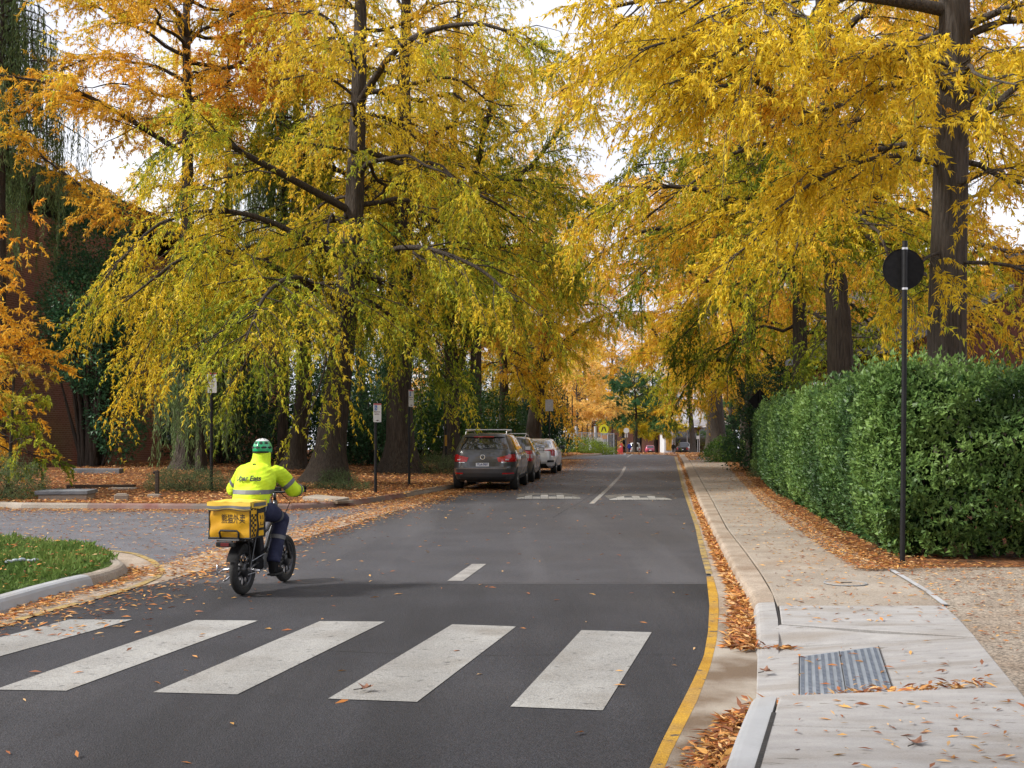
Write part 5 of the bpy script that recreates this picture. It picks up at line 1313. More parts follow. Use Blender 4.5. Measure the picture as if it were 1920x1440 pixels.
def parking_sign(x, y, top, pole_top, label, blue, face, arrow, h_=.50, w_=.235, z=None):
    z = drop(x, y) if z is None else z
    t = thing('parking_sign', label, 'sign', (x, y, z), 0, 'parking signs along the leaf bed')
    MB().tube([(0, 0, -.1), (0, 0, pole_top - z)], .038, 12).build('pole', M['black_paint'], t)
    fr = bpy.data.objects.new('sign_panel', plate(MB(), w_, h_, .015, -.052, -.046).mesh('sign_panel')); COL.objects.link(fr); fr.parent = t; fr.data.materials.append(M['sign_white'])
    fr.location = (0.02, 0, top - h_ / 2 - z); fr.rotation_euler = (0, 0, face)
    def pt(u, v, d=0): return (u, -.0535 - d, v)
    k = h_ / .5
    MB().add([pt(-w_ / 2 + .002, h_ / 2 - .003), pt(w_ / 2 - .002, h_ / 2 - .003), pt(w_ / 2 - .002, h_ / 2 - .036 * k), pt(-w_ / 2 + .002, h_ / 2 - .036 * k)], [(3, 2, 1, 0)]).build('header_band', M['sign_red'], fr)
    MB().add([pt(-w_ * .38, h_ * .40), pt(-w_ * .04, h_ * .40), pt(-w_ * .04, h_ * .13), pt(-w_ * .38, h_ * .13)], [(3, 2, 1, 0)]).build('symbol_panel', M['sign_blue'] if blue else M['sign_red'], fr)
    if blue:      # the access symbol: head, back, seat, wheel
        mb = MB(); cx, cz, s = -w_ * .21, h_ * .265, .052
        def disc(ax, az, r0, r1, a0, a1, n=12):
            vs = []; fs = []
            for q in range(n + 1):
                a = R(a0 + (a1 - a0) * q / n); vs += [pt(cx + s * (ax + r0 * math.cos(a)), cz + s * (az + r0 * math.sin(a)), .001), pt(cx + s * (ax + r1 * math.cos(a)), cz + s * (az + r1 * math.sin(a)), .001)]
            for q in range(n): fs.append((2 * q, 2 * q + 1, 2 * q + 3, 2 * q + 2))
            mb.add(vs, fs)
        disc(-.1, .85, 0, .16, 0, 360); disc(-.05, -.35, .36, .50, 110, 380)
        for a, b in (((-.1, .6), (-.02, -.15)), ((-.02, -.1), (.42, -.1)), ((.42, -.1), (.6, -.7)), ((-.07, .3), (.34, .3))):
            d = Vector((b[0] - a[0], b[1] - a[1])); d.normalize(); nn = Vector((-d.y, d.x)) * .075
            mb.add([pt(cx + s * (a[0] + nn.x), cz + s * (a[1] + nn.y), .001), pt(cx + s * (b[0] + nn.x), cz + s * (b[1] + nn.y), .001), pt(cx + s * (b[0] - nn.x), cz + s * (b[1] - nn.y), .001), pt(cx + s * (a[0] - nn.x), cz + s * (a[1] - nn.y), .001)], [(0, 1, 2, 3)])
        mb.build('symbol', M['sign_white'], fr)
    else:
        text_on('symbol', 'P', .15, lambda a, b: pt(a - w_ * .21, b + h_ * .265, .001), M['sign_white'], fr, .06, .004)
    for body, v, sz, wd in (('Reserved', .055, .05, .17), ('parking', -.065, .05, .14)):
        text_on('writing', body, sz, lambda a, b, v=v: pt(a - .012, b + h_ * v, .001), M['sign_ink'], fr, wd, .001)
    if not blue:
        for body, v in (('permit holders', -.17), ('at all times', -.23)):
            text_on('writing', body, .026, lambda a, b, v=v: pt(a - .03, b + h_ * v, .001), M['sign_ink'], fr, .11)
    mb = MB()
    if arrow: mb.add([pt(-.05, -h_ * .42, .001), pt(.05, -h_ * .42, .001), pt(.05, -h_ * .40, .001), pt(-.05, -h_ * .40, .001), pt(.0, -h_ * .46, .001), pt(.03, -h_ * .38, .001), pt(-.03, -h_ * .38, .001)], [(0, 1, 2, 3), (4, 5, 6)])
    else: mb.add([pt(-.01, -h_ * .45, .001), pt(.01, -h_ * .45, .001), pt(.01, -h_ * .38, .001), pt(-.01, -h_ * .38, .001)], [(0, 1, 2, 3)])
    mb.build('arrow', M['sign_ink'], fr)
    return t
parking_sign(-7.48, 29.2, 1.66 + 113 * 29.2 / 2200, 1.66 + 100 * 29.2 / 2200, 'white parking sign with a red P on a black pole behind the cyclist', False, R(4), False, .50, .235)
parking_sign(-3.43, 29.5, 1.66 + 55.5 * 29.5 / 2200, 1.66 + 40 * 29.5 / 2200, 'low blue-symbol parking sign right of the thick oak', True, R(38), True, .47, .225)
parking_sign(-2.98, 34.0, 1.66 + 81 * 34 / 2200, 1.66 + 70 * 34 / 2200, 'high blue-symbol parking sign turned edgewise before the forked oak', True, R(57), True, .49, .225)
t = thing('bracket_post', 'bare black post with two pale clips and a yellow stripe beside the twin oak', 'post', (-2.62, 46.5, drop(-2.62, 46.5)))
MB().tube([(0, 0, -.1), (0, 0, 3.0)], .045, 12).build('pole', M['black_paint'], t)
MB().tube([(.0, 0, .95), (.0, 0, 1.38)], .047, 12).build('stripe', M['paint_yellow'], t)
for z in (2.97, 2.70):
    MB().bevbox((.05, -.02, z), (.17, .1, .05), .008).build('clip', M['sign_white'], t)
t = thing('street_sign', 'pale grey sign plate on a thin dark pole above the white sedan', 'sign', (2.0, 63, .15))
MB().tube([(0, 0, -.1), (0, 0, 3.3)], .04, 10).build('pole', M['black_paint'], t)
plate(MB(), .42, .62, .02, -.06, -.05, 3.0).build('sign_panel', M['steel_dull'], t)

# round sign seen from behind
t = thing('round_sign', 'round black sign seen from behind on a tall black pole before the hedge', 'sign', (4.571, 13.74, .13))
MB().tube([(0, 0, 0), (0.02, 0, 2.0), (.03, 0, 3.78)], .030, 16).build('pole', M['black_paint'], t)
mb = MB(); mb.lathe([(0.0, .05), (.226, .05), (.244, .046), (.244, .062), (0, .062)], (0.03, 0, 3.455), 40, 'Y'); mb.build('disc', M['black_matt'], t)
for z in (3.69, 3.22):
    MB().lathe([(.034, -.012), (.034, .012)], (.028, 0, z), 16).build('clamp', M['alu'], t)
MB().box((.03, .035, 3.455), (.05, .03, .46)).build('rail', M['black_paint'], t)
MB().lathe([(.0, .008), (.075, .008), (.08, 0)], n=16).build('foot', M['black_paint'], t)
# diamond sign from behind, far along the path
t = thing('diamond_sign', 'small black diamond sign seen from behind above the far end of the hedge', 'sign', (9.72, 46, .13))
MB().tube([(0, 0, 0), (0, 0, 3.2)], .035, 10).build('pole', M['black_paint'], t)
MB().add([(0, .05, 3.25), (.46, .05, 2.79), (0, .05, 2.33), (-.46, .05, 2.79), (0, .062, 3.25), (.46, .062, 2.79), (0, .062, 2.33), (-.46, .062, 2.79)], [(3, 2, 1, 0), (4, 5, 6, 7), (0, 1, 5, 4), (1, 2, 6, 5), (2, 3, 7, 6), (3, 0, 4, 7)]).build('sign_panel', M['black_matt'], t)

# steel post, concrete footings, sleepers and steps in the bed
t = thing('steel_post', 'short dark steel post with a tap head on a concrete foot', 'post', (-8.3, 27.45, drop(-8.3, 27.45)))
MB().bevbox((0, 0, .56), (.09, .09, 1.1) if False else (.085, .085, .62), .01).build('post', M['timber_dark'], t)
t.location.z -= .25
MB().bevbox((-.05, -.02, .26), (.30, .22, .14), .03).build('foot', M['conc_old'], t)
MB().tube([(-.09, 0, .82), (.03, 0, .86)], .03, 8).build('head', M['black_matt'], t)
t = thing('pit_block', 'small weathered concrete pit block lying on the leaves', 'block', (-8.75, 26.3, drop(-8.75, 26.3)), R(12))
MB().bevbox((0, 0, .06), (.30, .26, .16), .02).build('body', M['conc_old'], t)
MB().bevbox((0, 0, .150), (.22, .18, .03), .008).build('lid', M['conc_stain'], t)
t = thing('garden_step', 'dark bluestone slab step beside the left shrub at the kerb', 'step', (-10.15, 26.75, drop(-10.15, 26.75) - .02), R(6))
MB().bevbox((0, 0, .20), (1.15, .95, .09), .015).build('tread', pm('bluestone', (.10, .11, .12), (.18, .19, .2), 3, .7, .4, 30), t)
MB().bevbox((.02, -.02, .07), (1.05, .85, .16), .02).build('riser', M['conc_old'], t)
t = thing('garden_step', 'long timber sleeper step in the leaves behind the slab step', 'step', (-9.65, 30.2, drop(-9.65, 30.2) - .05), R(4))
MB().bevbox((-.9, 0, .06), (1.7, .22, .16), .015).build('sleeper', M['timber_dark'], t)
MB().bevbox((-.25, -.35, .02), (.7, .3, .12), .02).build('side_stone', M['conc_stain'], t)
t = thing('garden_step', 'upper grey stone step at the foot of the brick wall', 'step', (-13.3, 37.6, drop(-13.3, 37.6) - .08), R(-2))
MB().bevbox((0, 0, .1), (1.6, .4, .22), .02).build('tread', bpy.data.materials['bluestone'], t)
MB().bevbox((0, .03, -.04), (1.5, .3, .05), .008).build('riser', M['conc_stain'], t)
t = thing('pit_cover', 'pale concrete pit cover tilted in the leaves by the curved kerb', 'cover', (-4.2, 26.5, drop(-4.2, 26.5) + .02), R(-28))
MB().bevbox((0, 0, .03), (.95, .5, .08), .02, (.06, .05, 0)).build('lid', M['conc_mid'], t)
MB().bevbox((0, 0, -.03), (1.1, .62, .06), .01).build('frame', M['conc_stain'], t)

# speed cushions built of rubber blocks
def cushion(x, y, w_, label, rz):
    t = thing('speed_cushion', label, 'speed bump', (x, y, .004), rz, 'speed cushions')
    def h(u, v):   # metres from the near left corner
        e = min(u / .42, (w_ - u) / .42, v / .42, (2.0 - v) / .42, 1)
        return .012 + .066 * max(0, min(1, e))
    nx_, ny = 8, 8
    dx, dy = w_ / nx_, 2.0 / ny
    for i in range(nx_):
        for j in range(ny):
            g0 = .004
            us = np.linspace(i * dx + g0, (i + 1) * dx - g0, 3); vs_ = np.linspace(j * dy + g0, (j + 1) * dy - g0, 3)
            mb = MB()
            top = [(u, v, h(u, v)) for v in vs_ for u in us]
            base = [(us[0], vs_[0], 0), (us[-1], vs_[0], 0), (us[-1], vs_[-1], 0), (us[0], vs_[-1], 0)]
            mb.add(top + base, [(0, 1, 4, 3), (1, 2, 5, 4), (3, 4, 7, 6), (4, 5, 8, 7), (9, 10, 2, 1, 0), (10, 11, 8, 5, 2), (11, 12, 6, 7, 8), (12, 9, 0, 3, 6)])
            white = (j == 0 and True) or (j == 1 and i in (1, 3, 5) ) or (j == 2 and i in (3,5) )
            m_ = M['paint_white'] if j == 0 else M['paint_white'] if (j == 1 and i % 2 == 1) else M['cush_top'] if j > 1 else M['rubber_dusty']
            mb.build('rubber_block', m_, t)
    MB().box((w_ / 2, 1.0, .003), (w_ - .02, 1.98, .005)).build('base', M['rubber'], t)
    return t
M['rubber_dusty'] = pm('rubber_dusty', (.045, .046, .05), (.08, .08, .08), 6, .85, .3)
M['cush_top'] = pm('cushion_top', (.065, .06, .055), (.13, .12, .105), 5, .85, .3)
cushion(.107, 29.45, 1.62, 'left rubber speed cushion with white blocks behind the parked grey car', R(-1))
cushion(2.42, 28.95, 1.54, 'right rubber speed cushion with white blocks by the kerb lane', R(0))

# things at the far end of the street
t = thing('crossing_sign', 'round yellow-green pedestrian crossing sign on a post by the fence', 'sign', (8.6, 110, zf(110)))
MB().tube([(0, 0, 0), (0, 0, 2.75)], .05, 8).build('pole', M['steel_dull'], t)
M['lime_sign'] = pm('lime_sign', (.62, .62, .02), (.68, .66, .03), 3, .5)
M['orange_sign'] = pm('orange_sign', (.55, .22, .02), (.6, .25, .03), 3, .5)
MB().lathe([(0, -.07), (.46, -.07), (.46, -.05), (0, -.05)], (0, 0, 2.35), 24, 'Y').build('disc', M['lime_sign'], t)
mb = MB()
for sx in (-1, 1):
    mb.add([(0 + sx * .02, -.074, 2.62), (sx * .12, -.074, 2.58), (sx * .26, -.074, 2.12), (sx * .17, -.074, 2.12), (sx * .02, -.074, 2.5)], [(0, 1, 2, 3, 4) if sx < 0 else (4, 3, 2, 1, 0)])
mb.build('legs_symbol', M['ink'], t)
plate(MB(), .72, .36, .02, -.07, -.05, 1.62).build('plate', M['orange_sign'], t)
t = thing('round_sign', 'small white round sign between the crossing sign and red barrier', 'sign', (11.3, 116, zf(116)))
MB().tube([(0, 0, 0), (0, 0, 2.6)], .04, 8).build('pole', M['bark_grey'], t)
MB().lathe([(0, -.07), (.27, -.07), (.27, -.05), (0, -.05)], (0, 0, 2.35), 20, 'Y').build('disc', M['sign_white'], t)
for x, y, lb in ((14.6, 150, 'white sign plate on a post by the red barrier'), (26.6, 168, 'white sign plate on a post right of the dark red car')):
    t = thing('notice_sign', lb, 'sign', (x, y, zf(y)))
    MB().tube([(0, 0, 0), (0, 0, 2.6)], .05, 8).build('pole', M['steel_dull'], t)
    plate(MB(), .42, .5, .02, -.08, -.06, 2.4).build('sign_panel', M['sign_white'], t)
M['red_plastic'] = pm('red_plastic', (.62, .05, .06), (.7, .07, .08), 3, .4)
t = thing('barrier', 'bright red plastic roadwork barrier standing beyond the crest', 'barrier', (14.0, 152, zf(152)))
MB().bevbox((0, 0, .78), (.72, .3, 1.25), .08).build('body', M['red_plastic'], t)
MB().bevbox((0, 0, .10), (.9, .5, .16), .05).build('foot', M['red_plastic'], t)
MB().box((0, -.155, 1.0), (.3, .01, .18)).build('label', M['sign_white'], t)
t = thing('notice_board', 'wide black notice board with white lettering beside the far trunk', 'sign', (34.8, 152, zf(152)))
MB().bevbox((0, 0, 1.9), (3.9, .3, 2.5), .04).build('panel', M['black_paint'], t)
for x in (-1.5, 1.5): MB().box((x, 0, .33), (.3, .2, .66)).build('leg', M['black_paint'], t)
MB().add([(-1.7, -.153, 2.62), (1.2, -.153, 2.62), (1.2, -.153, 2.80), (-1.7, -.153, 2.80)], [(0, 1, 2, 3)]).build('writing_line', M['sign_white'], t)
MB().add([(-1.7, -.153, 1.70), (1.6, -.153, 1.70), (1.6, -.153, 1.78), (-1.7, -.153, 1.78)], [(0, 1, 2, 3)]).build('writing_line', M['orange_sign'], t)
t = thing('bollard', 'small dark bollard with a white cap before the black notice board', 'bollard', (33.0, 140, zf(140)))
MB().tube([(0, 0, 0), (0, 0, 1.05)], .14, 10).build('post', M['black_matt'], t)
MB().tube([(0, 0, 1.06), (0, 0, 1.3)], .15, 10).build('cap', M['sign_white'], t)
t = thing('lamp_post', 'dark traffic signal post with a lamp head right of the portal', 'signal', (25.4, 134, zf(134)))
MB().tube([(0, 0, 0), (0, 0, 2.9)], .12, 10).build('pole', M['black_matt'], t)
MB().bevbox((0, 0, 3.4), (.5, .4, 1.1), .06).build('head', M['black_paint'], t)
MB().bevbox((0, -.02, 2.2), (.34, .3, .5), .04).build('box', M['black_paint'], t)
# mesh fence with posts and the tall court fence behind the bright bush
t = thing('mesh_fence', 'grey mesh fence panels beyond the bright bush at the bend', 'fence', (0, 0, 0))
def fpt(s): return (5.6 + 4.0 * s, 104.5 + 6 * s)
for k in range(7):
    x, y = fpt(k / 6)
    MB().tube([(x, y, zf(y) - .1), (x, y, zf(y) + 2.0)], .04, 6).build('post', M['steel_dull'], t)
for h in (.25, 1.95):
    MB().tube([(*fpt(0), zf(104.5) + h), (*fpt(1), zf(110.5) + h)], .03, 6).build('rail', M['steel_dull'], t)
mb = MB()
for k in range(90):
    x, y = fpt(k / 89); mb.tube([(x, y, zf(y) + .25), (x, y, zf(y) + 1.95)], .008, 3)
mb.build('wires', M['steel_dull'], t)['kind'] = 'stuff'
for k, s in enumerate((.36, .62)):
    x, y = fpt(s); plate(MB(), .55, .36, .02, y - .08, y - .06, zf(y) + 1.35, x).build('notice', M['sign_white'], t)
t = thing('court_fence', 'tall dark fence of thin poles before the peach-coloured tree', 'fence', (0, 0, 0))
for k in range(13):
    x = 3.9 + .47 * k; y = 113 - .1 * k; hh = 5.6 if k < 5 else 2.9
    MB().tube([(x, y, zf(y) - .1), (x, y, zf(y) + hh)], .05, 6).build('pole', M['black_matt'], t)
for x, y, lb in ((6.1, 111, 'white concrete post left of the peach-coloured trunk'), (7.9, 111, 'white concrete post right of the peach-coloured trunk')):
    o = thing('concrete_post', lb, 'post', (x, y, zf(y)))
    MB().tube([(0, 0, 0), (0, 0, 2.6)], .13, 10).build('shaft', M['conc_white'], o); MB().tube([(0, 0, 2.6), (0, 0, 2.66)], .15, 10).build('cap', M['conc_white'], o)
t = thing('paling_gate', 'dark paling gate and grey steel panel behind the crossing sign', 'gate', (9.15, 113, zf(113)))
for k in range(6):
    MB().box((.12 + k * .16, 0, .95), (.125, .06, 1.9)).build('paling', M['bark'], t)
MB().box((-.22, 0, 1.1), (.5, .05, 2.1)).build('steel_panel', M['steel_dull'], t)
MB().box((.52, .056, 1.5), (.98, .05, .1)).build('rail', M['bark'], t)

# a parrot on a bough of the forked oak
t = thing('parrot', 'red and green parrot perched on a bough of the forked oak', 'bird', (-2.88, 41.0, 1.66 + 535 * 41 / 2200), R(30))
M['bird_red'] = pm('bird_red', (.5, .02, .015), (.6, .04, .02), 20, .7); M['bird_green'] = pm('bird_green', (.02, .12, .03), (.03, .16, .05), 20, .7)
mb = MB(); mb.ball((0, 0, .12), (.065, .085, .13), 10, 8); mb.ball((0, -.02, .27), (.05, .058, .055), 10, 7); mb.lathe([(.02, 0), (.012, .03), (0.001, .05)], (0, -.075, .26), 6, 'Y'); mb.build('body', M['bird_red'], t, True)
for s in (-1, 1):
    mb = MB(); mb.ball((s * .06, .03, .10), (.022, .07, .14), 8, 6); mb.build('wing', M['bird_green'], t, True)
    MB().tube([(s * .02, .0, .0), (s * .02, -.02, -.06)], .008, 5).build('foot', M['black_matt'], t)
MB().add([(-.03, .06, .03), (.03, .06, .03), (.025, .15, -.25), (-.025, .15, -.25), (-.03, .075, .03), (.03, .075, .03), (.025, .165, -.25), (-.025, .165, -.25)], [(3, 2, 1, 0), (4, 5, 6, 7), (0, 1, 5, 4), (1, 2, 6, 5), (2, 3, 7, 6), (3, 0, 4, 7)]).build('tail', M['bird_green'], t)
MB().tube([(-.2, -.08, -.07), (.0, -.01, -.07), (.3, .08, -.03)], .02, 6).build('perch', M['bark'], t)
# ------------------------------------------------------------------ cars
M['tyre'] = M['rubber']
M['rim'] = pm('alloy_rim', (.35, .35, .36), (.45, .45, .46), 10, .3, 0, metal=.8)
M['lamp_red'] = pm('lamp_red', (.42, .008, .012), (.5, .012, .016), 10, .12, 0, coat=.8)
M['lamp_clear'] = pm('lamp_clear', (.55, .5, .5), (.62, .58, .58), 10, .1, 0, coat=.8)
M['trim'] = pm('car_trim', (.014, .014, .015), (.02, .02, .021), 10, .5)
M['chrome'] = pm('chrome', (.65, .65, .66), (.7, .7, .7), 10, .12, 0, metal=1)
M['num_plate'] = pm('number_plate', (.62, .64, .68), (.66, .68, .72), 10, .5)
M['plate_blue'] = pm('plate_blue', (.03, .05, .16), (.04, .06, .18), 10, .5)
def paint(name, c, c2=None):
    return pm(name, c, c2 or tuple(k * 1.15 for k in c), 3, .28, 0, metal=.25, coat=.9)
def car(name, label, prof, col, loc, rz, wb, r_t=.34, hub=None, group=None, detail=True, wheels_in=.0, glass=None, lamps=None, rails=None, plate_txt=None, badge=False, extras=None, n_exp=5.0):
    """prof rows: height, rear end, front end, half width; a shell of stacked rounded outlines"""
    t = thing(name, label, 'car', loc, rz, group)
    prof = np.array(prof, float)
    zz = prof[:, 0]
    def at(z): return [np.interp(z, zz, prof[:, k]) for k in (1, 2, 3)]
    def outline(z, th):
        yr, yf, w_ = at(z); yc, l = (yr + yf) / 2, (yf - yr) / 2
        c, s = math.cos(th), math.sin(th)
        return (w_ * math.copysign(abs(c) ** (2 / n_exp), c), yc + l * math.copysign(abs(s) ** (2 / n_exp), s), z)
    N = 56
    zs = sorted(set(list(zz) + list(np.linspace(zz[0], zz[-1], 26))))
    vs = [outline(z, 2 * math.pi * (j + .5) / N) for z in zs for j in range(N)]
    fs = [(i * N + j, i * N + (j + 1) % N, (i + 1) * N + (j + 1) % N, (i + 1) * N + j) for i in range(len(zs) - 1) for j in range(N)]
    fs += [list(range(N))[::-1], [(len(zs) - 1) * N + j for j in range(N)]]
    me = MB().add(vs, fs).mesh('body')
    body = link_mesh('body', me, col, t, True)
    hub = hub if hub is not None else (-wb / 2, wb / 2)
    hw = max(prof[:, 3])
    # wheel arches cut through the shell
    cut = MB()
    for y in hub:
        for s in (-1, 1):
            cut.lathe([(0.001, -.32), (r_t + .065, -.32), (r_t + .065, .12), (0.001, .12)], (s * (hw - .02), y, r_t), 28, 'X') if s > 0 else cut.lathe([(0.001, -.12), (r_t + .065, -.12), (r_t + .065, .32), (0.001, .32)], (s * (hw - .02), y, r_t), 28, 'X')
    co = bpy.data.objects.new('arch_cut', cut.mesh('arch_cut')); COL.objects.link(co)
    bmx = bmesh.new(); bmx.from_mesh(co.data); bmesh.ops.remove_doubles(bmx, verts=bmx.verts, dist=.004); bmesh.ops.recalc_face_normals(bmx, faces=bmx.faces); bmx.to_mesh(co.data); bmx.free()
    mod = body.modifiers.new('cut', 'BOOLEAN'); mod.object = co; mod.operation = 'DIFFERENCE'; mod.solver = 'EXACT'
    dg = bpy.context.evaluated_depsgraph_get()
    me2 = bpy.data.meshes.new_from_object(body.evaluated_get(dg))
    body.modifiers.clear(); body.data = me2; me2.name = 'body'
    bpy.data.objects.remove(co)
    def rear_y(x, z):
        yr, yf, w_ = at(z); l = (yf - yr) / 2; q = min(abs(x) / w_, .9995)
        return (yr + yf) / 2 - l * (1 - q ** n_exp) ** (1 / n_exp)
    def front_y(x, z):
        yr, yf, w_ = at(z); l = (yf - yr) / 2; q = min(abs(x) / w_, .9995)
        return (yr + yf) / 2 + l * (1 - q ** n_exp) ** (1 / n_exp)
    def side_x(y, z):
        yr, yf, w_ = at(z); l = (yf - yr) / 2; q = min(abs(y - (yr + yf) / 2) / l, .9995)
        return w_ * (1 - q ** n_exp) ** (1 / n_exp)
    def lerp4(q, u, v):
        a = (q[0][0] + (q[1][0] - q[0][0]) * u, q[0][1] + (q[1][1] - q[0][1]) * u); b = (q[3][0] + (q[2][0] - q[3][0]) * u, q[3][1] + (q[2][1] - q[3][1]) * u)
        return (a[0] + (b[0] - a[0]) * v, a[1] + (b[1] - a[1]) * v)
    def rp(nm, q, mat, off=.006, nu=12, nv=8, par=None, f=None):
        f = f or rear_y; sg = -1 if f is rear_y else 1
        def fn(u, v):
            x, z = lerp4(q, u, v); return (x, f(x, z) + sg * off, z)
        return MB().grid(fn, nu, nv).build(nm, mat, par or t, True)
    def sp(nm, q, s, mat, off=.006, nu=12, nv=6, par=None):
        def fn(u, v):
            y, z = lerp4(q, u, v); return (s * (side_x(y, z) + off), y, z)
        return MB().grid(fn, nu, nv).build(nm, mat, par or t, True)
    # wheels
    for y in hub:
        for s in (-1, 1):
            wt = .23
            ty = MB().lathe([(r_t * .66, -wt / 2), (r_t * .9, -wt / 2), (r_t * .985, -wt / 2 + .03), (r_t, -wt / 4), (r_t, wt / 4), (r_t * .985, wt / 2 - .03), (r_t * .9, wt / 2), (r_t * .66, wt / 2), (r_t * .62, wt / 2 - .03), (r_t * .62, -wt / 2)], (0, 0, 0), 28, 'X')
            wo = bpy.data.objects.new('wheel', ty.mesh('wheel')); COL.objects.link(wo); wo.parent = t; wo.data.materials.append(M['tyre']); wo.location = (s * (hw - .14 - wheels_in), y, r_t)
            wo.data.polygons.foreach_set('use_smooth', np.ones(len(wo.data.polygons), bool))
            mb = MB()
            mb.lathe([(0.0, s * .09), (.05, s * .09), (.06, s * .08)], (0, 0, 0), 14, 'X')
            for k in range(5):
                a = 2 * math.pi * k / 5
                mb.tube([(s * .085, .03 * math.cos(a), .03 * math.sin(a)), (s * .075, r_t * .62 * math.cos(a), r_t * .62 * math.sin(a))], (.03), 6)
            mb.lathe([(r_t * .60, s * .10), (r_t * .66, s * .105), (r_t * .66, s * .0), (r_t * .58, s * .0)], (0, 0, 0), 24, 'X')
            mb.build('rim', M['rim'], wo, True)
            MB().lathe([(0.001, s * .03), (r_t * .58, s * .03)], (0, 0, 0), 20, 'X').build('brake', M['trim'], wo)
    if extras: extras(t, rp, sp, rear_y, front_y, side_x, body)
    return t

def lettering(parent, rear_y, body, x0, z0, size, mat, width, name='writing', off=.012, sharp=.004):
    text_on(name, body, size, lambda a, b: (x0 + a, rear_y(x0 + a, z0 + b) - off, z0 + b), mat, parent, width, sharp)

# grey estate car
P_SUV = [(.24, -2.22, 2.2, .84), (.34, -2.36, 2.34, .91), (.50, -2.405, 2.40, .95), (.66, -2.41, 2.40, .965), (.69, -2.385, 2.39, .966), (.9, -2.36, 2.36, .965), (1.02, -2.33, 2.25, .955), (1.10, -2.29, 1.35, .93), (1.16, -2.25, 1.05, .905), (1.35, -2.12, .72, .82), (1.52, -1.98, .38, .735), (1.59, -1.93, .2, .69), (1.635, -1.85, .0, .62), (1.655, -1.5, -.2, .5), (1.665, -1.0, -.5, .3)]
def ex_suv(t, rp, sp, ry, fy, sx, body):
    rp('rear_window', [(-.72, 1.19), (.72, 1.19), (.60, 1.53), (-.60, 1.53)], M['glass_dark'], .008, 16, 8)
    rp('windscreen', [(-.78, 1.17), (.78, 1.17), (.62, 1.55), (-.62, 1.55)], M['glass_dark'], .008, 16, 8, f=fy)
    rp('spoiler', [(-.62, 1.545), (.62, 1.545), (.58, 1.60), (-.58, 1.60)], M['suv_paint'], .05, 12, 3)
    rp('brake_light', [(-.3, 1.54), (.3, 1.54), (.3, 1.556), (-.3, 1.556)], M['lamp_red'], .056, 6, 2)
    for s in (-1, 1):
        q = [(s * .957, .83), (s * .46, .83), (s * .41, .95), (s * .957, 1.075)]
        if s > 0: q = [q[1], q[0], q[3], q[2]]
        l_ = rp('tail_light', q, M['lamp_red'], .012, 14, 6)
        rp('lens', [(s * .70 - .05, .875), (s * .70 + .05, .875), (s * .70 + .05, .905), (s * .70 - .05, .905)], M['lamp_clear'], .017, 3, 2, l_)
        sp('tail_light', [(-2.20, .86), (-2.02, .90), (-2.02, 1.0), (-2.2, 1.05)], s, M['lamp_red'], .012, 4, 4)
        rp('reflector', [(s * .72 - .15, .475), (s * .72 + .15, .475), (s * .72 + .15, .515), (s * .72 - .15, .515)], M['lamp_red'], .012, 6, 2)
        rp('reflector_trim', [(s * .72 - .16, .462), (s * .72 + .16, .462), (s * .72 + .16, .474), (s * .72 - .16, .474)], M['chrome'], .012, 6, 1)
        sp('side_window', [(-1.62, 1.18), (-.72, 1.18), (-.72, 1.50), (-1.50, 1.46)], s, M['glass_dark'], .007)
        sp('side_window', [(-.66, 1.18), (.02, 1.18), (.02, 1.52), (-.66, 1.52)], s, M['glass_dark'], .007)
        sp('side_window', [(.08, 1.18), (.86, 1.18), (.42, 1.50), (.08, 1.52)], s, M['glass_dark'], .007)
        sp('sill_trim', [(-1.0, .30), (1.0, .30), (1.0, .40), (-1.0, .40)], s, M['trim'], .006, 8, 2)
        d = sp('door', [(-.69, .45), (.04, .45), (.04, 1.15), (-.69, 1.15)], s, M['suv_paint'], .005, 8, 6)
        MB().bevbox((s * (sx(-.5, 1.0) + .03), -.5, 1.0), (.04, .2, .03), .01).build('handle', M['chrome'], d)
        d = sp('door', [(.06, .45), (.98, .45), (.98, 1.14), (.06, 1.15)], s, M['suv_paint'], .005, 8, 6)
        MB().bevbox((s * (sx(.3, 1.0) + .03), .28, 1.0), (.04, .2, .03), .01).build('handle', M['chrome'], d)
        mb = MB(); mb.bevbox((s * 1.03, .72, 1.18), (.20, .12, .15), .035); mo = mb.build('mirror', M['suv_paint'], t, True)
        MB().bevbox((s * 1.03, .655, 1.18), (.16, .012, .11), .004).build('mirror_glass', M['alu'], mo)
        MB().tube([(s * .60, -1.55, 1.60), (s * .60, -1.5, 1.70), (s * .60, -1.3, 1.72), (s * .58, .0, 1.73), (s * .56, .12, 1.66)], .018, 8).build('roof_rail', M['alu'], t)
    for y in (-1.35, -.35):
        MB().bevbox((0, y, 1.755), (1.26, .07, .03), .01).build('roof_bar', M['alu'], t)
    rp('recess_shade', [(-.36, .70), (.36, .70), (.40, .83), (-.40, .83)], M['suv_shade'], .004, 8, 4)
    pl_ = rp('number_plate', [(-.19, .70), (.19, .70), (.19, .80), (-.19, .80)], M['num_plate'], .014, 6, 3)
    lettering(pl_, ry, 'YLA\u00b776Y', 0, .752, .085, M['plate_blue'], .33, 'plate_writing', .018)
    rp('bumper_line', [(-.88, .625), (.88, .625), (.90, .65), (-.90, .65)], M['suv_line'], .009, 16, 2)
    rp('lower_bumper', [(-.80, .26), (.80, .26), (.86, .40), (-.86, .40)], M['trim'], .008, 16, 4)
    # round badge with V over W
    mb = MB(); c = (0, .965)
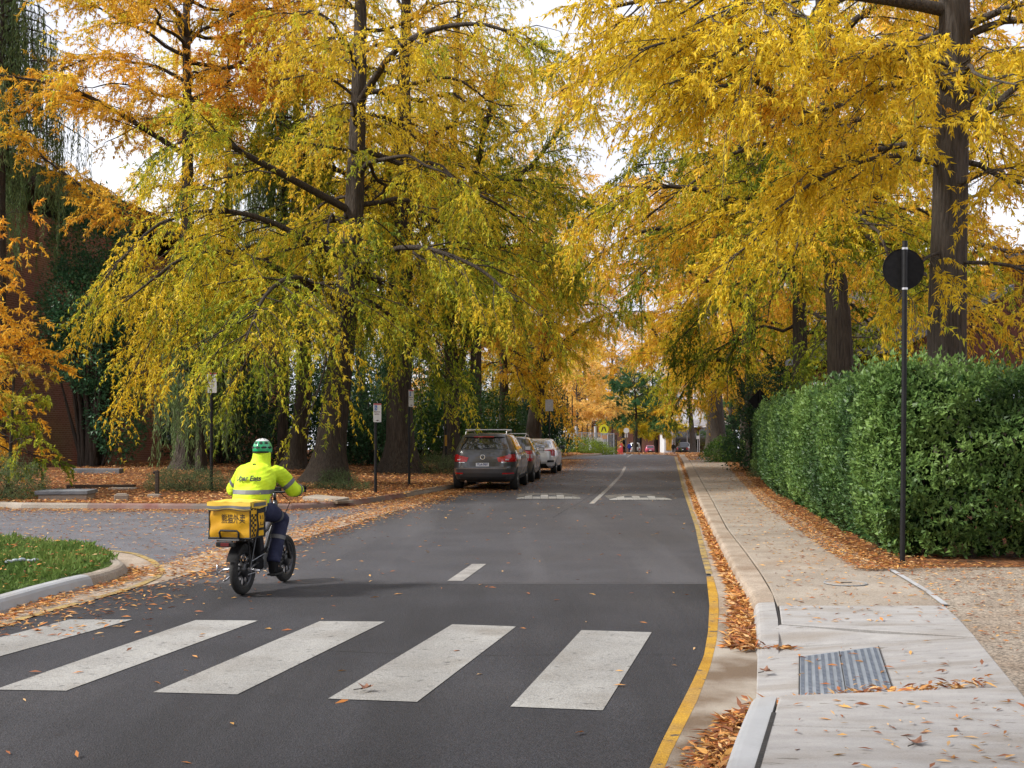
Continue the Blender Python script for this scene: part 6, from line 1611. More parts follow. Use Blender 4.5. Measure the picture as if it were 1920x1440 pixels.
    for k in range(24):
        a0, a1 = 2 * math.pi * k / 24, 2 * math.pi * (k + 1) / 24
        mb.add([(c[0] + r_ * math.cos(a), ry(0, c[1] + r_ * math.sin(a)) - .014, c[1] + r_ * math.sin(a)) for a, r_ in ((a0, .058), (a0, .07), (a1, .07), (a1, .058))], [(0, 1, 2, 3)])
    for pth in ([(-.034, .052), (0, .006), (.034, .052)], [(-.056, .024), (-.028, -.052), (0, -.006), (.028, -.052), (.056, .024)]):
        mb.tube([(x, ry(0, c[1] + z) - .014, c[1] + z) for x, z in pth], .006, 4)
    mb.build('badge', M['chrome'], t)
    lettering(t, ry, 'V6 TDI', .62, .815, .05, M['chrome'], .17, 'badge_writing')
    rp('badge_strip', [(-.70, .80), (-.52, .80), (-.52, .815), (-.70, .815)], M['chrome'], .01, 3, 1)
    MB().tube([(-.02, ry(0, 1.22) - .02, 1.22), (.34, ry(.3, 1.23) - .02, 1.235)], .009, 5).build('wiper', M['trim'], t)
    MB().tube([(0, -1.62, 1.66), (0, -1.72, 1.74)], .012, 5).build('aerial', M['trim'], t)
    MB().box((0, -1.7, .30), (1.2, .5, .12)).build('underbody', M['trim'], t)
    for s in (-.5,): MB().tube([(s, -2.1, .27), (s, -2.30, .26)], .035, 8).build('exhaust', M['chrome'], t)
M['suv_paint'] = paint('paint_bronze_grey', (.052, .053, .057))
M['suv_shade'] = paint('paint_bronze_shadow', (.034, .035, .038))  # darker copy of the body paint: shade of the plate recess put into colour
M['suv_line'] = paint('paint_bronze_edge', (.2, .185, .175))
SUVR = -math.atan(.105)
car('parked_car', 'dark grey estate car with roof bars parked nearest behind the cushion', P_SUV, M['suv_paint'], (-.60, 36.05, .004), SUVR, 2.9, .375, (-1.45, 1.45), 'cars parked along the left kerb', extras=ex_suv)

# dark olive hatch behind it
P_H = [(.24, -1.95, 1.95, .80), (.34, -2.08, 2.06, .86), (.5, -2.12, 2.10, .885), (.7, -2.12, 2.10, .895), (.9, -2.09, 2.04, .895), (1.0, -2.05, 1.3, .88), (1.06, -2.0, 1.0, .86), (1.3, -1.86, .6, .76), (1.46, -1.72, .25, .68), (1.52, -1.6, .0, .6), (1.545, -1.2, -.3, .42), (1.55, -.9, -.6, .2)]
def ex_h(t, rp, sp, ry, fy, sx, body):
    rp('rear_window', [(-.70, 1.09), (.70, 1.09), (.58, 1.44), (-.58, 1.44)], M['glass_dark'], .008)
    rp('windscreen', [(-.74, 1.09), (.74, 1.09), (.58, 1.45), (-.58, 1.45)], M['glass_dark'], .008, f=fy)
    for s in (-1, 1):
        q = [(s * .885, .72), (s * .66, .72), (s * .62, 1.10), (s * .82, 1.14)]
        if s > 0: q = [q[1], q[0], q[3], q[2]]
        l_ = rp('tail_light', q, M['lamp_red'], .014, 6, 8)
        q = [(s * .85, .82), (s * .70, .82), (s * .69, .95), (s * .84, .97)]
        if s > 0: q = [q[1], q[0], q[3], q[2]]
        rp('lens', q, M['lamp_clear'], .02, 4, 4, l_)
        sp('tail_light', [(-1.98, .76), (-1.84, .80), (-1.84, 1.08), (-1.94, 1.1)], s, M['lamp_red'], .012, 4, 4)
        sp('side_window', [(-1.5, 1.09), (-.62, 1.09), (-.62, 1.43), (-1.4, 1.38)], s, M['glass_dark'], .007)
        sp('side_window', [(-.56, 1.09), (.04, 1.09), (.04, 1.45), (-.56, 1.45)], s, M['glass_dark'], .007)
        sp('side_window', [(.1, 1.09), (.78, 1.09), (.36, 1.42), (.1, 1.44)], s, M['glass_dark'], .007)
        d = sp('door', [(-.6, .42), (.06, .42), (.06, 1.06), (-.6, 1.06)], s, M['hatch_paint'], .005, 6, 5)
        MB().bevbox((s * (sx(-.4, .92) + .03), -.42, .92), (.04, .18, .03), .01).build('handle', M['hatch_paint'], d)
        mb = MB(); mb.bevbox((s * .96, .66, 1.08), (.2, .12, .14), .03); mo = mb.build('mirror', M['trim'], t, True)
        MB().bevbox((s * .96, .595, 1.08), (.16, .012, .1), .004).build('mirror_glass', M['alu'], mo)
        MB().tube([(s * .56, -1.4, 1.5), (s * .57, -1.2, 1.6), (s * .55, .1, 1.58), (s * .54, .2, 1.48)], .016, 6).build('roof_rail', M['alu'], t)
    MB().bevbox((0, -1.0, 1.635), (1.2, .06, .03), .01).build('roof_bar', M['alu'], t)
    rp('lower_bumper', [(-.8, .26), (.8, .26), (.84, .56), (-.84, .56)], M['trim'], .008, 12, 4)
    rp('number_plate', [(-.19, .74), (.19, .74), (.19, .84), (-.19, .84)], M['num_plate'], .012, 4, 2)
M['hatch_paint'] = paint('paint_dark_olive', (.055, .047, .036))
car('parked_car', 'dark olive hatchback half hidden between the grey car and white sedan', P_H, M['hatch_paint'], (.02, 41.0, .004), -math.atan(.10), 2.6, .335, (-1.3, 1.3), 'cars parked along the left kerb', extras=ex_h)

# white sedan
P_S = [(.22, -2.0, 2.1, .78), (.32, -2.2, 2.2, .86), (.5, -2.27, 2.27, .895), (.7, -2.27, 2.25, .9), (.85, -2.24, 2.15, .895), (.96, -2.20, 1.4, .88), (1.0, -2.16, 1.0, .865), (1.03, -2.0, .95, .85), (1.05, -1.78, .9, .84), (1.2, -1.42, .62, .76), (1.34, -1.05, .3, .68), (1.40, -.82, .08, .60), (1.425, -.55, -.15, .45), (1.43, -.4, -.3, .2)]
def ex_s(t, rp, sp, ry, fy, sx, body):
    rp('rear_window', [(-.70, 1.07), (.70, 1.07), (.58, 1.35), (-.58, 1.35)], M['glass_dark'], .008)
    rp('windscreen', [(-.74, 1.05), (.74, 1.05), (.56, 1.36), (-.56, 1.36)], M['glass_dark'], .008, f=fy)
    for s in (-1, 1):       # hooked lamps: a bar on the lid, then down the corner
        for q in ([(s * .885, .91), (s * .45, .955), (s * .45, .985), (s * .885, 1.0)], [(s * .89, .72), (s * .70, .74), (s * .76, .93), (s * .885, .93)]):
            if s > 0: q = [q[1], q[0], q[3], q[2]]
            rp('tail_light', q, M['lamp_red'], .014, 8, 4)
        sp('tail_light', [(-2.12, .74), (-2.0, .84), (-1.86, .97), (-2.1, .98)], s, M['lamp_red'], .012, 4, 4)
        rp('fog_vent', [(s * .68 - .13, .47), (s * .68 + .13, .47), (s * .68 + .14, .56), (s * .68 - .11, .56)], M['trim'], .01, 5, 3)
        sp('side_window', [(-1.28, 1.08), (-.56, 1.07), (-.56, 1.34), (-.98, 1.30)], s, M['glass_dark'], .007)
        sp('side_window', [(-.5, 1.07), (.78, 1.06), (.22, 1.34), (-.5, 1.355)], s, M['glass_dark'], .007)
        d = sp('door', [(-.8, .38), (.02, .38), (.02, 1.02), (-.8, 1.02)], s, M['white_paint'], .005, 6, 5)
        MB().bevbox((s * (sx(-.5, .88) + .03), -.55, .88), (.04, .18, .03), .01).build('handle', M['white_paint'], d)
        mb = MB(); mb.bevbox((s * .97, .62, 1.05), (.2, .12, .13), .03); mb.build('mirror', M['trim'], t, True)
    rp('number_plate', [(-.19, .70), (.19, .70), (.19, .80), (-.19, .80)], M['num_plate'], .012, 4, 2)
    rp('lower_bumper', [(-.62, .23), (.62, .23), (.5, .42), (-.5, .42)], M['trim'], .01, 10, 4)
    rp('lid_line', [(-.46, .86), (.46, .86), (.46, .87), (-.46, .87)], M['trim'], .008, 8, 1)
M['white_paint'] = paint('paint_white_car', (.74, .75, .78))
car('parked_car', 'white sedan with hooked red tail lights parked furthest along the left kerb', P_S, M['white_paint'], (1.12, 49.7, .004), -math.atan(.115), 2.7, .325, (-1.35, 1.35), 'cars parked along the left kerb', extras=ex_s)

# far vehicles
def far_car(label, kind, colr, x, y, rz):
    P = {'van': [(.3, -2.2, 2.2, .85), (.5, -2.3, 2.3, .9), (.9, -2.3, 2.25, .92), (1.1, -2.26, 1.4, .9), (1.5, -2.1, .9, .8), (1.75, -1.95, .5, .72), (1.82, -1.6, 0, .5)],
         'hatch': P_H, 'ute': [(.35, -2.5, 2.5, .86), (.5, -2.55, 2.55, .92), (.95, -2.55, 2.5, .93), (1.12, -2.5, 1.3, .9), (1.15, -.75, 1.1, .88), (1.6, -.5, .5, .76), (1.75, -.3, .2, .6)]}[kind]
    def ex(t, rp, sp, ry, fy, sx, body):
        z0, z1 = (1.15, 1.66) if kind == 'van' else (1.09, 1.44) if kind == 'hatch' else (1.2, 1.6)
        w0 = .72
        rp('rear_window', [(-w0, z0), (w0, z0), (.6, z1), (-.6, z1)], M['glass_dark'], .01, 8, 4)
        for s in (-1, 1):
            q = [(s * .86, .72), (s * .6, .72), (s * .6, .98), (s * .86, .98)]
            if s > 0: q = [q[1], q[0], q[3], q[2]]
            rp('tail_light', q, M['lamp_red'], .014, 4, 4)
            sp('side_window', [(-.6 if kind == 'ute' else -1.5, z0), (.6, z0), (.3, z1), (-.5 if kind == 'ute' else -1.4, z1)], s, M['glass_dark'], .01, 6, 4)
        rp('lower_bumper', [(-.8, .34), (.8, .34), (.84, .6), (-.84, .6)], M['trim'], .01, 8, 3)
        rp('number_plate', [(-.19, .66), (.19, .66), (.19, .78), (-.19, .78)], M['num_plate'], .016, 3, 2)
    return car('parked_car', label, P, colr, (x, y, zf(y) + .01), rz, 2.7, .34, (-1.35, 1.35), 'cars parked far beyond the crest', extras=ex)
far_car('white van parked under the light yellow tree far off', 'van', paint('paint_white_van', (.45, .47, .5)), 19.2, 184, R(-4))
far_car('dark red hatchback parked far off beyond the crest', 'hatch', paint('paint_wine', (.22, .03, .06)), 23.8, 203, R(-3))
far_car('black utility parked beside the grassy bush far off', 'ute', paint('paint_black_ute', (.02, .02, .022)), 25.2, 172, R(-14))

# ------------------------------------------------------------------ bicycle, delivery bag and rider
BX, BY, BR = -2.762, 12.033, -R(12)
bike = thing('delivery_bicycle', 'black electric delivery bicycle with cast wheels ridden away from the crossing', 'bicycle', (BX, BY, .004), BR)
M['frame_black'] = pm('frame_black', (.012, .012, .013), (.02, .02, .021), 14, .35, 0, coat=.5)
RW = .262
M['rim_dark'] = pm('rim_dark', (.05, .05, .055), (.09, .09, .095), 10, .35, 0, metal=.6)
def bwheel(y):
    tw = .040
    pr = [(RW - .075 + .0, -.03), (RW - .06, -tw * .8), (RW - .03, -tw), (RW - .012, -tw * .75), (RW, -tw * .3), (RW, tw * .3), (RW - .012, tw * .75), (RW - .03, tw), (RW - .06, tw * .8), (RW - .075, .03), (RW - .075, -.03)]
    w_ = bpy.data.objects.new('wheel', MB().lathe(pr, (0, 0, 0), 40, 'X').mesh('wheel')); COL.objects.link(w_); w_.parent = bike; w_.location = (0, y, RW); w_.data.materials.append(M['rubber'])
    w_.data.polygons.foreach_set('use_smooth', np.ones(len(w_.data.polygons), bool))
    mb = MB().lathe([(RW - .095, -.026), (RW - .066, -.03), (RW - .066, .03), (RW - .095, .026), (RW - .095, -.026)], (0, 0, 0), 40, 'X')
    for k in range(10):
        a = 2 * math.pi * k / 10 + .2
        for da, x in ((-.10, -.018), (.10, .018)):
            mb.tube([(x, .07 * math.cos(a), .07 * math.sin(a)), (x * .6, (RW - .09) * math.cos(a + da), (RW - .09) * math.sin(a + da))], .009, 5)
    mb.build('rim', M['rim_dark'], w_, True)
    MB().lathe([(0, -.055), (.07, -.055), (.085, -.04), (.085, .04), (.07, .055), (0, .055)], (0, 0, 0), 24, 'X').build('hub', M['frame_black'], w_, True)
    return w_
WB = 1.08
bwheel(0); bwheel(WB)
mb = MB()
for pth, r_ in (([(0, .30, .36), (0, .24, .62), (0, .2, .80)], .022), ([(0, .42, .30), (0, .60, .42), (0, .84, .74), (0, .86, .80)], .036), ([(0, .84, .70), (0, .82, .92)], .026), ([(0, .29, .52), (0, .6, .62), (0, .84, .78)], .02)):
    mb.tube(pth, r_, 12)
for s in (-1, 1):
    mb.tube([(s * .075, 0, RW), (s * .06, .2, .30), (s * .03, .42, .30)], .014, 8)
    mb.tube([(s * .075, 0, RW), (s * .07, .08, .42), (s * .02, .24, .62)], .013, 8)
mb.build('frame', M['frame_black'], bike, True)
text_on('frame_writing', 'e-bike', .06, lambda a, b: (.037, .66 + a * .5, .50 + a * .62 + b), M['sign_white'], bike, .2) if False else None
mb = MB()
mb.tube([(0, .83, .90), (0, .87, .66)], .022, 10)
for s in (-1, 1):
    mb.tube([(s * .02, .86, .70), (s * .07, .88, .64), (s * .072, .93, .50), (s * .072, WB, RW)], .016, 8)
mb.build('fork', M['frame_black'], bike, True)
mb = MB()
mb.tube([(0, .82, .90), (0, .80, 1.0)], .018, 8)
mb.tube([(-.34, .80, 1.035), (-.22, .86, 1.04), (-.08, .83, 1.01), (.08, .83, 1.01), (.22, .86, 1.04), (.34, .80, 1.035)], .012, 8)
hb_ = mb.build('handlebar', M['frame_black'], bike, True)
for s in (-1, 1):
    MB().tube([(s * .24, .853, 1.04), (s * .35, .797, 1.035)], .018, 8).build('grip', M['rubber'], hb_)
    MB().tube([(s * .2, .87, 1.035), (s * .32, .86, 1.02)], .006, 5).build('brake_lever', M['alu'], hb_)
MB().bevbox((0, .87, 1.03), (.10, .04, .07), .01).build('display', M['black_matt'], bike)
sad = MB(); sad.ball((0, .14, .84), (.105, .13, .045), 14, 8); sad.ball((0, .27, .84), (.05, .12, .036), 12, 8)
sad.build('saddle', M['black_matt'], bike, True)
bat = MB().bevbox((0, .34, .52), (.11, .13, .36), .025, (R(14), 0, 0)).build('battery', M['black_matt'], bike, False)
MB().bevbox((.057, .34, .52), (.004, .09, .2), .001, (R(14), 0, 0)).build('battery_label', M['rim_dark'], bat)
MB().bevbox((.0, .30, .28), (.13, .2, .13), .03).build('controller', M['black_matt'], bike)
mb = MB()
for s in (-1, 1):
    mb.tube([(s * .09, -.34, .585), (s * .09, .18, .585)], .011, 6)
    mb.tube([(s * .08, .0, RW), (s * .09, -.06, .58)], .009, 6); mb.tube([(s * .08, .0, RW), (s * .09, .12, .58)], .009, 6)
for y in (-.34, -.2, -.05, .1): mb.tube([(-.12, y, .588), (.12, y, .588)], .010, 6)
mb.tube([(-.09, -.34, .585), (.09, -.34, .585)], .011, 6)
mb.build('rack', M['frame_black'], bike)
fen = MB()
def fn(u, v):
    a = R(20 + 150 * u); x = (v - .5) * .11; rr = RW + .025 - 1.2 * x * x
    return (x, -rr * math.cos(a) * 1.0, RW + rr * math.sin(a))
fen.grid(fn, 20, 6); fen.build('fender', M['black_matt'], bike, True)
MB().bevbox((-.02, -.345, .545), (.20, .04, .05), .01).build('tail_reflector', M['black_paint'], bike)
MB().bevbox((-.02, -.368, .545), (.09, .01, .035), .003).build('tail_light', pm('tail_lamp_dull', (.10, .01, .012), (.14, .015, .016), 9, .3), bike)
for s in (-1, 1):
    pg = MB().tube([(s * .07, 0, RW), (s * .13, -.01, RW - .002), (s * .20, -.03, RW - .012)], .014, 8).build('foot_peg', M['alu'], bike, True)
    if s < 0:
        MB().tube([(-.20, -.03, RW - .012), (-.24, -.09, RW - .05), (-.22, -.12, RW + .05)], .011, 7).build('stand_loop', M['alu'], pg, True)
    MB().lathe([(0, s * .10), (.022, s * .10), (.022, s * .065)], (0, 0, RW), 10, 'X').build('axle_nut', M['alu'], bike)
cr = MB(); cr.lathe([(0, .055), (.085, .055), (.085, .06), (0, .06)], (0, .44, .30), 20, 'X'); cr.build('chainring', M['steel_dull'], bike)
for s, y, z in ((1, .50, .145), (-1, .38, .455)):
    MB().tube([(s * .07, .44, .30), (s * .09, y, z)], .012, 6).build('crank', M['alu'], bike)
    MB().bevbox((s * .15, y, z), (.10, .08, .022), .006).build('pedal', M['black_matt'], bike)
mb = MB(); mb.tube([(.058, .44, .385), (.058, 0, .32)], .005, 4); mb.tube([(.058, .44, .215), (.058, 0, .205)], .005, 4); mb.build('chain', M['steel_dull'], bike)
MB().tube([(-.08, .16, .29), (-.13, -.1, .16), (-.14, -.16, .15)], .011, 6).build('kickstand', M['alu'], bike)
mb = MB(); mb.tube([(.05, .86, 1.0), (.13, .93, .9), (.06, .9, .72)], .005, 5); mb.tube([(-.05, .86, 1.0), (-.1, .95, .92), (-.04, .9, .72)], .005, 5); mb.build('cables', M['black_matt'], bike)

# delivery bag on the rack
bag = thing('delivery_bag', 'square yellow insulated delivery bag on the bicycle rack', 'bag', (BX, BY, .004), BR)
M['bag_yellow'] = pm('bag_yellow', (.60, .30, .004), (.72, .40, .008), 4, .55, .25, 9)
M['bag_lid'] = pm('bag_lid', (.70, .44, .03), (.82, .58, .08), 5, .5, .2, 9)
M['tape'] = pm('reflective_tape', (.10, .103, .107), (.16, .163, .167), 8, .6)
M['cloth_black'] = pm('black_webbing', (.012, .012, .013), (.02, .02, .02), 30, .8, .2)
bw, bd, z0, z1 = .44, .35, .603, .955
yc = -.125
def bulge(u, v, k):     # soft fabric face
    return k * (math.sin(math.pi * min(max(u, 0), 1)) * math.sin(math.pi * min(max(v, 0), 1))) ** .6 + .003 * math.sin(u * 17 + v * 5) + .004 * math.sin(v * 13 - u * 6)
yr = yc - bd / 2
def rear_pt(u, v, d=0): return ((u - .5) * bw, yr - bulge(u, v, .016) - d, z0 + v * (z1 - z0))
def side_pt(s, u, v, d=0): return (s * (bw / 2 + bulge(u, v, .012) + d), yr + u * bd, z0 + v * (z1 - z0))
mb = MB()
mb.grid(lambda u, v: rear_pt(u, v), 24, 16)
mb.grid(lambda u, v: (-(u - .5) * bw, yc + bd / 2 + bulge(u, v, .014), z0 + v * (z1 - z0)), 12, 8)
mb.grid(lambda u, v: side_pt(1, u, v), 16, 12)
mb.grid(lambda u, v: side_pt(-1, 1 - u, v), 16, 12)
mb.grid(lambda u, v: ((u - .5) * bw, yr + (1 - v) * bd, z0), 2, 2)
mb.build('body', M['bag_yellow'], bag, True)
lid = MB()
lid.grid(lambda u, v: ((u - .5) * (bw + .03), yr - .012 + v * (bd + .03), z1 + .012 + .022 * math.sin(math.pi * u) * math.sin(math.pi * v) + .003 * math.sin(u * 19 + v * 7)), 18, 12)
def flap(u, v): return ((u - .5) * (bw + .028), yr - .024 - .006 * math.sin(u * 11) * (1 - v) - .008 * (1 - v), z1 + .012 - (1 - v) * (.080 + .008 * math.sin(u * 9)))
lid.grid(flap, 24, 5)
for s in (-1, 1):
    lid.grid(lambda u, v, s=s: (s * (bw / 2 + .016 + .006 * (1 - v)), yr - .012 + (u if s > 0 else 1 - u) * (bd + .03), z1 + .012 - (1 - v) * (.055 + .02 * (1 - abs(2 * u - 1)))), 14, 4)
lid_o = lid.build('lid', M['bag_lid'], bag, True)
MB().grid(lambda u, v: tuple(a + b for a, b in zip(flap(u, .18 + .34 * v), (0, -.003, 0))), 24, 2).build('reflective_strip', M['tape'], lid_o, True)
MB().grid(lambda u, v: tuple(a + b for a, b in zip(flap(u, -.02 + .1 * v), (0, -.004, 0))), 24, 1).build('lid_edge', M['cloth_black'], lid_o)
MB().grid(lambda u, v: (bw / 2 + .028, yr + .03 + u * (bd - .06), z1 - .035 + v * .035), 8, 2).build('reflective_strip', M['tape'], lid_o, True)
mb = MB()
for s in (-1, 1):
    mb.tube([(s * bw / 2, yr, z0), (s * bw / 2, yr, z1 - .0)], .009, 6); mb.tube([(s * bw / 2, yc + bd / 2, z0), (s * bw / 2, yc + bd / 2, z1)], .009, 6)
    mb.tube([(s * bw / 2, yr, z0), (s * bw / 2, yc + bd / 2, z0)], .009, 6)
mb.tube([(-bw / 2 - .01, yr, z0), (bw / 2 + .01, yr, z0)], .012, 6)
mb.build('piping', M['cloth_black'], bag)
text_on('lettering', '\u718a\u732b\u5916\u5356', .10, lambda a, b: rear_pt(.60 + a / bw, .54 + b / (z1 - z0), .003), M['ink'], bag, .25, .0006)
text_on('lettering', 'HUNGRY DELIVERY', .022, lambda a, b: rear_pt(.60 + a / bw, .40 + b / (z1 - z0), .003), M['ink'], bag, .225, .0006) if False else None
mb = MB(); mb.tube([rear_pt(.28, .02, .012), rear_pt(.275, .17, .016), rear_pt(.31, .225, .018), rear_pt(.70, .215, .018), rear_pt(.74, .17, .016), rear_pt(.735, .02, .012)], .011, 7); mb.build('handle', M['cloth_black'], bag, True)
def sq(u0, u1, v0, v1, d): return [side_pt(1, u0, v0, d), side_pt(1, u1, v0, d), side_pt(1, u1, v1, d), side_pt(1, u0, v1, d)]
MB().grid(lambda u, v: side_pt(1, .36 + .60 * u, .02 + .90 * v, .004), 6, 8).build('side_pocket', M['cloth_black'], bag)
mb = MB()
for k in range(9):
    for c in range(3):
        if (k + c) % 2 == 0:
            mb.add(sq(.04 + .09 * c, .04 + .09 * (c + 1), .04 + .072 * k, .04 + .072 * (k + 1), .004), [(0, 1, 2, 3)])
for k in range(3):
    for c in range(11):
        if (k + c) % 2 == 0: mb.add(sq(.04 + .083 * c, .04 + .083 * (c + 1), .80 + .045 * k, .80 + .045 * (k + 1), .0045 + .002), [(0, 1, 2, 3)])
mb.build('chequer_print', M['ink'], bag)
MB().grid(lambda u, v: side_pt(1, .46 + .40 * u, .27 + .42 * v, .008), 6, 6).build('badge_panel', M['bag_yellow'], bag)
MB().grid(lambda u, v: side_pt(1, .50 + .32 * u, .04 + .15 * v, .008), 4, 4).build('badge_panel', M['bag_yellow'], bag)
mb = MB()
for v0 in (.34, .52):
    for a, b, c, d_ in ((.56, .76, v0, v0 + .02), (.56, .60, v0, v0 + .1), (.72, .76, v0, v0 + .1)): mb.add(sq(a, b, c, d_, .0105), [(0, 1, 2, 3)])
mb.build('side_print', M['ink'], bag)

# rider
def fuse(name, mb, voxel, it=6, noise=0.0, nsc=14):
    """close overlapping volumes into one continuous skin"""
    me = mb.mesh(name)
    o = bpy.data.objects.new('fuse_tmp', me); COL.objects.link(o)
    m = o.modifiers.new('r', 'REMESH'); m.mode = 'VOXEL'; m.voxel_size = voxel; m.adaptivity = 0
    s = o.modifiers.new('s', 'SMOOTH'); s.iterations = it; s.factor = .5
    me2 = bpy.data.meshes.new_from_object(o.evaluated_get(bpy.context.evaluated_depsgraph_get())); me2.name = name
    bpy.data.objects.remove(o)
    if noise:
        n = len(me2.vertices); co = np.empty(n * 3, np.float32); me2.vertices.foreach_get('co', co); co = co.reshape(-1, 3).astype(float)
        nn = np.empty(n * 3, np.float32); me2.vertex_normals.foreach_get('vector', nn); nn = nn.reshape(-1, 3)
        f = noise3(co * np.array([1, 1, .55]), nsc, 3) - .5
        f2 = noise3(co * np.array([.6, 1, 1.6]), nsc * 2.2, 5) - .5
        co += nn * (f * noise + f2 * noise * .6)[:, None]
        me2.vertices.foreach_set('co', co.astype(np.float32).ravel()); me2.update()
    return me2
rider = thing('person', 'courier in a lime high-visibility jacket and green helmet riding the delivery bicycle', 'person', (BX, BY, .004), BR)
M['skin'] = pm('skin', (.38, .20, .13), (.44, .25, .17), 9, .5)
M['hivis'] = pm('hivis_cloth', (.46, .66, .008), (.60, .80, .014), 7, .75, .6, 13)
M['navy'] = pm('navy_cloth', (.010, .013, .042), (.018, .022, .062), 7, .8, .2, 30)
M['grey_cloth'] = pm('grey_cloth', (.16, .17, .18), (.22, .23, .24), 7, .8, .2, 30)
SH = {1: Vector((.185, .43, 1.245)), -1: Vector((-.185, .43, 1.245))}
EL = {1: Vector((.325, .55, 1.06)), -1: Vector((-.335, .53, 1.06))}
WR = {1: Vector((.315, .735, 1.055)), -1: Vector((-.315, .735, 1.055))}
HIP = {1: Vector((.10, .20, .87)), -1: Vector((-.10, .20, .87))}
KN = {1: Vector((.175, .585, .74)), -1: Vector((-.16, .62, .88))}
AN = {1: Vector((.15, .44, .27)), -1: Vector((-.15, .36, .56))}
mb = MB()
mb.tube([(0, .20, .84), (0, .22, .95), (0, .30, 1.10), (0, .38, 1.22), (0, .42, 1.29)], [(.15, .11), (.15, .11), (.16, .11), (.17, .10), (.09, .08)], 16)
mb.tube([(0, .41, 1.26), (0, .46, 1.42)], .055, 12)
mb.ball((0, .50, 1.485), (.075, .095, .115), 16, 12)
mb.ball((0, .592, 1.47), (.013, .02, .022), 8, 6)
for s in (-1, 1):
    mb.ball((s * .076, .49, 1.475), (.01, .022, .03), 8, 6)
    mb.tube([SH[s] + Vector((-s * .06, 0, -.02)), SH[s], EL[s], WR[s]], [.05, .05, .04, .028], 10)
    mb.tube([HIP[s], KN[s], AN[s], AN[s] + Vector((0, .10, -.06))], [.085, .06, .042, .035], 12)
    hd = WR[s]
    mb.tube([hd, hd + Vector((s * .0, .045, -.004)), hd + Vector((0, .075, -.01))], [(.024, .018), (.036, .018), (.038, .016)], 10)
link_mesh('body', fuse('body', mb, .012, 3), M['skin'], rider, True)
# jacket
mb = MB()
mb.tube([(0, .185, .915), (0, .20, .985), (0, .245, 1.06), (0, .31, 1.16), (0, .37, 1.235), (0, .405, 1.29), (0, .425, 1.315)], [(.195, .150), (.203, .155), (.208, .155), (.222, .145), (.205, .125), (.15, .105), (.105, .09)], 24)
mb.ball((0, .36, 1.20), (.195, .115, .10), 20, 12)
for s in (-1, 1):
    mb.ball(SH[s] + Vector((-s * .01, -.01, -.005)), (.085, .085, .08), 16, 10)
    mid = (SH[s] + EL[s]) / 2
    mb.tube([SH[s] + Vector((-s * .05, 0, .005)), SH[s] + Vector((s * .02, .01, -.02)), mid + Vector((s * .012, 0, -.005)), EL[s] + Vector((s * .005, -.02, -.012)), (EL[s] + WR[s]) / 2 + Vector((0, 0, -.012)), WR[s] + Vector((0, -.02, -.004))], [.08, .083, .082, .078, .068, .050], 16)
mb.tube([(0, .42, 1.29), (0, .45, 1.36), (0, .475, 1.405)], [(.098, .095), (.092, .095), (.085, .092)], 20)
mb.ball((0, .40, 1.325), (.10, .06, .05), 16, 10)
jm = fuse('jacket', mb, .011, 4, .024, 15)
jack = link_mesh('jacket', jm, M['hivis'], rider, True)
# hood pulled up round the head
mb = MB(); mb.ball((0, .48, 1.435), (.094, .108, .118), 20, 14); mb.tube([(0, .42, 1.29), (0, .45, 1.36), (0, .475, 1.44)], [(.125, .11), (.10, .10), (.094, .1)], 18)
link_mesh('hood', fuse('hood', mb, .011, 4, .008, 20), M['hivis'], rider, True)
bvh = BVHTree.FromPolygons([v.co.copy() for v in jm.vertices], [list(p.vertices) for p in jm.polygons])
def on_jacket(p, d, off=.004):
    h = bvh.ray_cast(Vector(p), Vector(d))
    return None if h[0] is None else (h[0] - Vector(d).normalized() * off)
def ring_tape(name, c, axis, up, half, rmax, a0=0, a1=360, n=40):
    """tape laid round the cloth: rays from outside towards the axis"""
    axis = Vector(axis).normalized(); u = Vector(up); u = (u - axis * u.dot(axis)).normalized(); v = axis.cross(u); vs = []; fs = []
    for i in range(n + 1):
        a = R(a0 + (a1 - a0) * i / n); d = u * math.cos(a) + v * math.sin(a)
        for k in (-1, 0, 1):
            o = Vector(c) + axis * half * k
            # nearest skin outward from the axis
            h = bvh.ray_cast(o, d, rmax)
            q = (h[0] if h[0] is not None else o + d * rmax * .8) + d * .004
            vs.append(q)
    for i in range(n):
        for k in range(2): fs.append((i * 3 + k, i * 3 + k + 1, i * 3 + 4 + k, i * 3 + 3 + k))
    return MB().add(vs, fs).build(name, M['tape'], jack, True)
ring_tape('tape', (0, .235, 1.045), (0, .0, 1), (0, -1, 0), .022, .30)
for s in (-1, 1):
    ax = EL[s] - SH[s]
    ring_tape('tape', SH[s].lerp(EL[s], .62) + Vector((s * .01, 0, -.006)), ax, (0, -1, 0), .020, .12)
    ax = WR[s] - EL[s]
    ring_tape('tape', EL[s].lerp(WR[s], .52) + Vector((0, 0, -.012)), ax, (0, 0, 1), .017, .10)
vs, fs = text_geo('Uber Eats', .078, .27, .0028)
pv = []
for v in vs:
    q = on_jacket((v.x - .0, -.3, 1.185 + v.y * .92), (0, 1, 0), .012)
    qs = [on_jacket((v.x + a, -.3, 1.185 + v.y * .92 + b), (0, 1, 0), .004) for a in (-.014, 0, .014) for b in (-.014, 0, .014)]
    qs = [k_.y for k_ in qs if k_ is not None]
    if q is not None and qs: q = Vector((v.x, min(qs) - .011, q.z))
    pv.append(q if q is not None else Vector((v.x, .2, 1.185 + v.y)))
MB().add(pv, fs).build('back_lettering', M['ink'], jack)
q = on_jacket((0, -.3, 1.325), (0, 1, 0), .004)
MB().bevbox(q, (.035, .008, .02), .002).build('collar_tab', M['ink'], jack)
